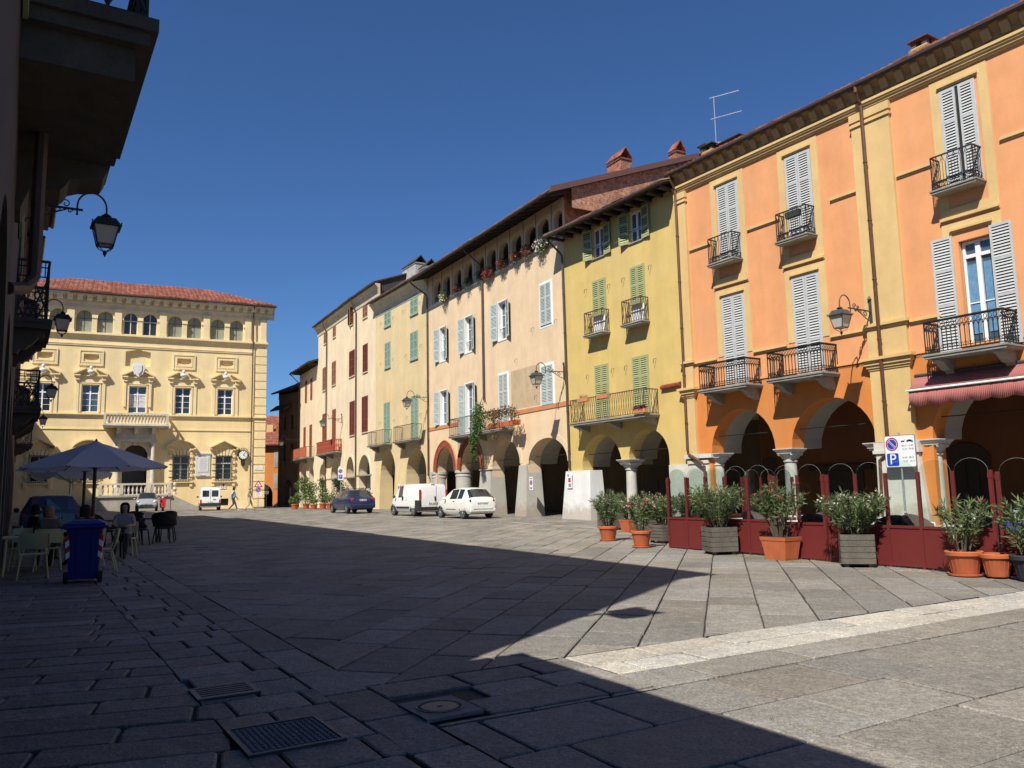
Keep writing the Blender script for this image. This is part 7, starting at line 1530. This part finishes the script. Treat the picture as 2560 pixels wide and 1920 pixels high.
for sx in (-1, 1):
    for k in range(4):
        z0 = .46 + k * .1; e = .245 + .055 * (z0 - .06) / .92; f = .275 + .062 * (z0 - .06) / .92
        b = MB(); b.raw([(sx * (e - .05), -f - .012, z0), (sx * (e + .008), -f - .012, z0 - .05), (sx * (e + .014), -f - .016, z0 + .05), (sx * (e - .044), -f - .016, z0 + .1), (sx * (e + .012), -f + .07, z0 - .05), (sx * (e + .018), -f + .07, z0 + .05)], [(0, 1, 2, 3), (1, 4, 5, 2)]); b.build('reflective_strip', RFL if k % 2 else WHITE, bn)
# ================================================================ SIGNS
SWH = M('sign_white', (.72, .73, .74), var=0, fine=0, rough=.35); SBL = M('sign_blue', (.015, .06, .42), var=0, fine=0, rough=.35); SRD = M('sign_red', (.42, .012, .02), var=0, fine=0, rough=.35); SBK = M('sign_black', (.015, .015, .018), var=0, fine=0, rough=.4); GALV = M('galvanised_post', (.38, .39, .40), var=.15, scale=8, rough=.45, metal=.4)
def disc(b, x, z, r, y, n=32): b.lathe([(r, y), (0, y - .0008)], (x, 0, z), n, axis='y')
def no_parking(root, x, z, r, y=-.012):
    b = MB(); disc(b, x, z, r, y); d = b.build('no_parking_disc', SRD, root); b = MB(); disc(b, x, z, r * .80, y - .0015); b.build('disc_ring', SWH, d); b = MB(); disc(b, x, z, r * .74, y - .003); b.build('disc_field', SBL, d)
    for w_, m, yy, nm in ((.26, SWH, -.0045, 'slash_edge'), (.15, SRD, -.006, 'slash')):
        c = r * .76; q = w_ * r * .5; s2 = .7071; b = MB(); b.face([(x - c * s2 - q * s2, y + yy, z + c * s2 - q * s2), (x - c * s2 + q * s2, y + yy, z + c * s2 + q * s2), (x + c * s2 + q * s2, y + yy, z - c * s2 + q * s2), (x + c * s2 - q * s2, y + yy, z - c * s2 - q * s2)]); b.build(nm, m, d)
    return d
def rrect(x0, x1, z0, z1, r, n=5):
    out = []
    for cx, cz, a0 in ((x1 - r, z1 - r, 0), (x0 + r, z1 - r, pi / 2), (x0 + r, z0 + r, pi), (x1 - r, z0 + r, 1.5 * pi)):
        for k in range(n + 1): a = a0 + pi / 2 * k / n; out.append((cx + r * cos(a), cz + r * sin(a)))
    return out
def parking_board(root, w, h, zc, times=True):
    b = MB(); b.prism(rrect(-w / 2, w / 2, zc - h / 2, zc + h / 2, w * .06), -.008, .008); b.build('board', SBK if False else GALV, root)
    b = MB(); b.prism(rrect(-w / 2 + .006, w / 2 - .006, zc - h / 2 + .006, zc + h / 2 - .006, w * .055), -.0095, -.008); b.build('border', SBK, root)
    b = MB(); b.prism(rrect(-w / 2 + .017, w / 2 - .017, zc - h / 2 + .017, zc + h / 2 - .017, w * .05), -.011, -.0095); b.build('face', SWH, root)
def board_front(root, w, zc, s):
    no_parking(root, -.225 * s, zc + .20 * s, .185 * s)
    b = MB(); b.prism(rrect(-.40 * s, -.05 * s, zc - .40 * s, zc - .05 * s, .04 * s), -.0125, -.011); pb = b.build('parking_panel', SBL, root); text('P', .40 * s, SWH, pb, (-.225 * s, -.0135, zc - .225 * s), (pi / 2, 0, 0), name='letter')
    for txt, x, z in (('08.15 - 15.45', .225, .145), ('16.15 - 07.45', .235, .055), ('07.45 - 08.15', .225, -.18), ('15.45 - 16.15', .235, -.275)): text(txt, .063 * s, SBK, root, (x * s, -.0125, zc + z * s), (pi / 2, 0, 0), thick=.0012)
    b = MB(); k = s * .92        # tow truck hooking a car
    def pp(pts): b.prism([(x * k, zc + z * k) for x, z in pts], -.0125, -.011)
    pp([(.055, .275), (.165, .275), (.165, .295), (.13, .295), (.12, .315), (.055, .305)]); pp([(.13, .30), (.185, .345), (.19, .335), (.14, .292)]); pp([(.215, .28), (.44, .262), (.445, .285), (.40, .302), (.37, .33), (.28, .335), (.25, .31), (.215, .305)])
    for x, z in ((.08, .272), (.14, .272), (.26, .272), (.40, .262)): b.lathe([(.016 * k, -.0125), (.016 * k, -.011)], (x * k, 0, zc + z * k), 10, axis='y')
    b.build('tow_symbol', SBK, root)
v = O.W(-17.3, .42, 0); sg = thing('parking_sign', 'large square parking times sign on a post before the pale pilaster', 'road sign', (v.x, v.y, gz(v.x, v.y)), O.rz + pi, None)
zc = 2.535 - gz(v.x, v.y); parking_board(sg, .98, .95, zc); board_front(sg, .98, zc, 1.08)
b = MB(); b.tube([(-.02, .035, 0), (-.02, .035, zc + .55)], .027, 8); b.build('post', GALV, sg, smooth=True)
sg = thing('parking_sign', 'small distant parking times sign on a post by the cream arcade', 'road sign', (-12.69, 60, gz(-12.69, 60)), radians(12)); zc = 3.07 - gz(-12.69, 60)
b = MB(); b.box(-.2, .2, -.008, .008, zc - .45, zc + .45); b.build('board', SWH, sg); no_parking(sg, -.02, zc + .2, .15); b = MB(); b.box(-.15, .12, -.0125, -.009, zc - .36, zc - .06); pb = b.build('parking_panel', SBL, sg); text('P', .26, SWH, pb, (-.02, -.0135, zc - .21), (pi / 2, 0, 0), name='letter')
b = MB(); b.tube([(0, .03, 0), (0, .03, zc + .45)], .03, 8); b.build('post', GALV, sg)
sg = thing('road_signs', 'red triangle and no parking disc on one post by the palazzo corner', 'road sign', (-21.84, 70, gz(-21.84, 70)), radians(14)); b = MB(); b.tube([(0, .03, 0), (0, .03, 2.4)], .035, 8); b.build('post', GALV, sg)
b = MB(); b.prism([(-.36, 1.86), (.36, 1.86), (0, 2.46)], -.01, .006); tr = b.build('warning_triangle', SRD, sg); b = MB(); b.prism([(-.22, 1.94), (.22, 1.94), (0, 2.30)], -.012, -.01); b.build('triangle_field', SWH, tr); b = MB(); b.box(-.07, -.02, -.0135, -.012, 1.98, 2.12); b.box(.02, .07, -.0135, -.012, 1.98, 2.10); b.build('symbol', SBK, tr)
no_parking(sg, 0, 1.64, .23); b = MB(); b.box(-.26, .26, -.008, .006, 1.08, 1.40); pl_ = b.build('plate', SWH, sg); b = MB()
for k in range(3): b.box(-.18, .18, -.0095, -.008, 1.16 + k * .08, 1.18 + k * .08)
b.build('small_print', SBK, pl_)
sg = thing('road_signs', 'round no parking sign with a plate at the mouth of the alley', 'road sign', (-24.78, 82.0, .36), radians(14)); b = MB(); b.tube([(0, .03, 0), (0, .03, 2.3)], .035, 8); b.build('post', GALV, sg); no_parking(sg, 0, 2.0, .27); b = MB(); b.box(-.24, .24, -.008, .006, 1.38, 1.70); b.build('plate', SWH, sg)
def flat_notice(name, label, fc, u, n, z, w, h, cat='notice'):
    t = thing(name, label, cat, fc.W(u, n, z), fc.rz + pi); box(t, 'sheet', SWH, -w / 2, w / 2, -.012, 0, 0, h); return t
t = flat_notice('no_parking_notice', 'no parking notice fixed to the grey pier right of the small white car', C, 2.75 + .45, .30, 1.62, .34, .66); no_parking(t, 0, .36, .13, -.014); b = MB(); b.box(-.12, .12, -.014, -.012, .1, .13); b.box(-.1, .1, -.014, -.012, .05, .08); b.box(-.12, .12, -.014, -.012, .56, .59); b.build('small_print', SBK, t)
t = flat_notice('no_parking_notice', 'faded no parking notice on the pale pier behind the delivery van', G, 4.7, .16, 1.62, .40, .62); no_parking(t, 0, .34, .15, -.014)
t = flat_notice('event_poster', 'event poster with red and grey pictures on the white pier of the yellow building', Y, -.52, .20, 1.66, .40, .72, 'poster'); b = MB(); b.box(-.09, .10, -.014, -.012, .28, .48); b.build('print', PRED, t); b = MB(); b.box(-.15, -.03, -.014, -.012, .54, .66); b.box(-.08, .12, -.014, -.012, .06, .22); b.build('print', PGREY, t)
# ================================================================ PEOPLE
SKIN = M('skin', (.52, .30, .21), var=.05, scale=6, fine=0, rough=.55)
def figure(name, label, loc, rz, joints, edges, matfn, mats, hair=None, hairm=None, group='people in the square'):
    t = thing(name, label, 'person', loc, rz, group); names = list(joints); me = bpy.data.meshes.new('body'); me.from_pydata([joints[k][:3] for k in names], [(names.index(a), names.index(b_)) for a, b_ in edges], [])
    o = bpy.data.objects.new('body', me); col.objects.link(o); o.modifiers.new('skin', 'SKIN'); sv = me.skin_vertices[0].data if me.skin_vertices else None
    if sv is None:
        bpy.context.view_layer.objects.active = o; me.skin_vertices.new() if hasattr(me.skin_vertices, 'new') else None; sv = me.skin_vertices[0].data
    for i, k in enumerate(names): r = joints[k][3]; sv[i].radius = (r, joints[k][4] if len(joints[k]) > 4 else r); sv[i].use_root = k == 'pelvis'
    sb = o.modifiers.new('sub', 'SUBSURF'); sb.levels = 2; sb.render_levels = 2; bpy.context.view_layer.update()
    m2 = bpy.data.meshes.new_from_object(o.evaluated_get(bpy.context.evaluated_depsgraph_get())); bpy.data.objects.remove(o); m2.name = 'body'
    m2.materials.clear()
    for m in mats: m2.materials.append(m)
    for p in m2.polygons: p.material_index = matfn(p.center); p.use_smooth = True
    bo = inst(m2, 'body', t); H = joints['head']
    b = MB(); hx, hy, hz = H[:3]
    for sx in (-1, 1): b.lathe([(.0, -.012), (.012, 0), (.0, .012)], (hx + sx * .035, hy + .088, hz + .012), 8)
    b.build('eyes', SBK, t); b = MB(); b.frustum([(hx - .016, hy + .088, hz - .03), (hx + .016, hy + .088, hz - .03), (hx + .012, hy + .075, hz + .02), (hx - .012, hy + .075, hz + .02)], [(hx - .01, hy + .115, hz - .03), (hx + .01, hy + .115, hz - .03), (hx + .004, hy + .09, hz + .018), (hx - .004, hy + .09, hz + .018)])
    for sx in (-1, 1): b.lathe([(.0, -.03), (.016, -.01), (.018, .01), (.0, .035)], (hx + sx * .092, hy, hz), 8, sx=.6)
    b.build('nose_and_ears', mats[0], t, smooth=True)
    if hairm:
        b = MB(); n = 16; k = hair or 1.0
        prof = [(.0, .125), (.05, .12), (.085, .095), (.108, .05), (.112, .0), (.108, -.05 * k), (.09, -.10 * k)]
        for i in range(len(prof) - 1):
            for j in range(n):
                a0, a1 = 2 * pi * j / n, 2 * pi * (j + 1) / n
                if i >= 2 and sin((a0 + a1) / 2) > .25: continue
                b.face([(hx + prof[i][0] * cos(a0), hy - .008 + prof[i][0] * sin(a0) * 1.02, hz + prof[i][1]), (hx + prof[i][0] * cos(a1), hy - .008 + prof[i][0] * sin(a1) * 1.02, hz + prof[i][1]), (hx + prof[i + 1][0] * cos(a1), hy - .008 + prof[i + 1][0] * sin(a1) * 1.02, hz + prof[i + 1][1]), (hx + prof[i + 1][0] * cos(a0), hy - .008 + prof[i + 1][0] * sin(a0) * 1.02, hz + prof[i + 1][1])])
        ho = b.build('hair', hairm, t, smooth=True, weld=True); m = ho.modifiers.new('t', 'SOLIDIFY'); m.thickness = .012
    return t
def hand(J, Ed, s, wrist, d, side):
    w = Vector(J[wrist][:3]); d = Vector(d).normalized(); sd = Vector(side).normalized(); J['palm' + s] = (*(w + d * .06), .026, .016); Ed.append((wrist, 'palm' + s)); p = w + d * .09
    for k, (off, l) in enumerate(((-.027, .062), (-.009, .075), (.010, .072), (.027, .055))):
        J['f%d' % k + s] = (*(p + sd * off), .0085); J['g%d' % k + s] = (*(p + sd * off * 1.15 + d * l * .6 + Vector((0, 0, -.008))), .007); Ed += [('palm' + s, 'f%d' % k + s), ('f%d' % k + s, 'g%d' % k + s)]
    J['th' + s] = (*(w + d * .05 - sd * .045), .009); Ed.append(('palm' + s, 'th' + s))
def torso(zp=.95, lean=0.0, hw=.165):
    J = {'pelvis': (0, 0, zp, .15, .115), 'waist': (0, lean * .3, zp + .16, .135, .105), 'chest': (0, lean * .7, zp + .38, .165, .12), 'neckb': (0, lean, zp + .51, .075, .065), 'neck': (0, lean + .012, zp + .57, .053), 'head': (0, lean + .03, zp + .67, .088, .10), 'crown': (0, lean + .02, zp + .745, .072, .08)}
    Ed = [('pelvis', 'waist'), ('waist', 'chest'), ('chest', 'neckb'), ('neckb', 'neck'), ('neck', 'head'), ('head', 'crown')]
    for s, x in (('l', -1), ('r', 1)): J['sh' + s] = (x * hw, lean * .9, zp + .47, .065); Ed.append(('chest', 'sh' + s))
    return J, Ed
def walker(name, label, loc, rz, shirt, trousers, shoes, hairm, sleeve=.5, phase=1, belly=0.0, skin=SKIN):
    J, Ed = torso(.94, .03, .18); 
    if belly: J['waist'] = (0, .03 + belly * .3, 1.10, .15 + belly * .3, .12 + belly)
    for s, x in (('l', -1), ('r', 1)):
        f = x * phase; J['hip' + s] = (x * .085, 0, .90, .10); J['kn' + s] = (x * .095, .17 if f > 0 else .02, .50, .068); J['an' + s] = (x * .095, .30 if f > 0 else -.30, .10 if f > 0 else .14, .046); J['toe' + s] = (x * .10, .45 if f > 0 else -.18, .05 if f > 0 else .035, .038)
        Ed += [('pelvis', 'hip' + s), ('hip' + s, 'kn' + s), ('kn' + s, 'an' + s), ('an' + s, 'toe' + s)]
        J['el' + s] = (x * .245, -f * .12 - .02, 1.13, .045); J['wr' + s] = (x * .25, -f * .20 + .08, .90, .032); Ed += [('sh' + s, 'el' + s), ('el' + s, 'wr' + s)]; hand(J, Ed, s, 'wr' + s, (0, -f * .3 + .2, -1), (0, 1, 0))
    def mf(c):
        if c.z < .115: return 3
        if c.z < .965 and abs(c.x) < .21: return 2
        if abs(c.x) > .205 and c.z < 1.41 - .28 * sleeve: return 0
        if c.z < 1.455: return 1
        return 0
    return figure(name, label, loc, rz, J, Ed, mf, [skin, shirt, trousers, shoes], 1.0, hairm)
def cl(name, c): return M(name, c, var=.08, scale=6, fine=0, rough=.85)
zf = gz(-20.45, 59.6)
walker('person', 'woman in a light blue shirt and jeans walking past the palazzo', (-20.5, 59.9, zf), radians(-75), cl('light_blue_shirt', (.30, .48, .70)), cl('dark_jeans', (.03, .045, .10)), cl('white_shoes', (.6, .58, .55)), cl('black_hair', (.012, .01, .01)), .6, 1, .05)
walker('person', 'man in an olive waistcoat and cream trousers walking behind the woman in blue', (-19.2, 59.5, gz(-19.2, 59.5)), radians(-80), cl('olive_waistcoat', (.16, .16, .10)), cl('cream_trousers', (.52, .43, .29)), cl('brown_shoes', (.12, .07, .04)), cl('thin_grey_hair', (.30, .22, .17)), .55, -1, .03)
def sitter(name, label, x, y, rz, shirt, trousers, hairm, hair=1.0, skin=SKIN):
    J, Ed = torso(.52, .06)
    for s, sx in (('l', -1), ('r', 1)):
        J['hip' + s] = (sx * .09, .05, .50, .095); J['kn' + s] = (sx * .12, .46, .50, .07); J['an' + s] = (sx * .12, .48, .09, .045); J['toe' + s] = (sx * .13, .62, .04, .036); Ed += [('pelvis', 'hip' + s), ('hip' + s, 'kn' + s), ('kn' + s, 'an' + s), ('an' + s, 'toe' + s)]
        J['el' + s] = (sx * .24, .14, .76, .045); J['wr' + s] = (sx * .14, .36, .76, .032); Ed += [('sh' + s, 'el' + s), ('el' + s, 'wr' + s)]; hand(J, Ed, s, 'wr' + s, (-sx * .4, 1, -.05), (1, 0, 0))
    def mf(c):
        if c.z < .62 and (c.z < .56 or c.y > .15) and not (c.z > .6 and c.y > .2): return 2 if c.z > .10 else 3
        if c.y > .12 and c.z < .84: return 0
        return 1 if c.z < 1.035 else 0
    return figure(name, label, (x, y, gz(x, y)), rz, J, Ed, mf, [skin, shirt, trousers, BLACKP], hair, hairm, 'people seated in the shade')
x, y = at(.62, 19.6); sitter('person', 'seated person with reddish blond hair and a taupe top, back to the viewer', x, y, RZ + .1, cl('taupe_top', (.10, .075, .06)), cl('dark_trousers', (.03, .03, .035)), cl('reddish_blond_hair', (.28, .13, .07)), 1.3)
x, y = at(1.35, 19.9); sitter('person', 'seated person with long dark hair beside the blond one', x, y, RZ + .5, cl('dark_top', (.05, .035, .035)), cl('dark_trousers', (.03, .03, .035)), cl('dark_brown_hair', (.03, .018, .012)), 2.6)
x, y = at(2.3, 21.9); sitter('person', 'dark haired person in sunglasses seated facing the viewer', x, y, RZ + pi - .3, cl('white_blouse', (.35, .33, .32)), cl('dark_trousers', (.03, .03, .035)), cl('dark_brown_hair', (.03, .018, .012)), 1.4)
x, y = at(.35, 21.8); sitter('person', 'person in black seated farthest left, nearly lost in the shade', x, y, RZ - 1.2, cl('black_top', (.015, .014, .014)), cl('dark_trousers', (.03, .03, .035)), cl('black_hair', (.012, .01, .01)), 1.2)
for p, s, rz, lab in ((.62, 19.52, RZ + pi, 'pale green chair under the person with reddish blond hair'), (1.35, 19.82, RZ + pi + .4, 'pale green chair under the person with long dark hair'), (2.3, 21.98, RZ - .3, 'pale green chair under the person in sunglasses'), (.35, 21.8, RZ + pi - 1.2, 'pale green chair under the person in black')): plastic_chair(lab, *at(p, s), rz, LIME, 'pale green cafe chairs', slats=False, arms=False)
table('pale green table between the seated people', *at(1.1, 20.75), RZ, LIME, .8, 'pale green cafe furniture')
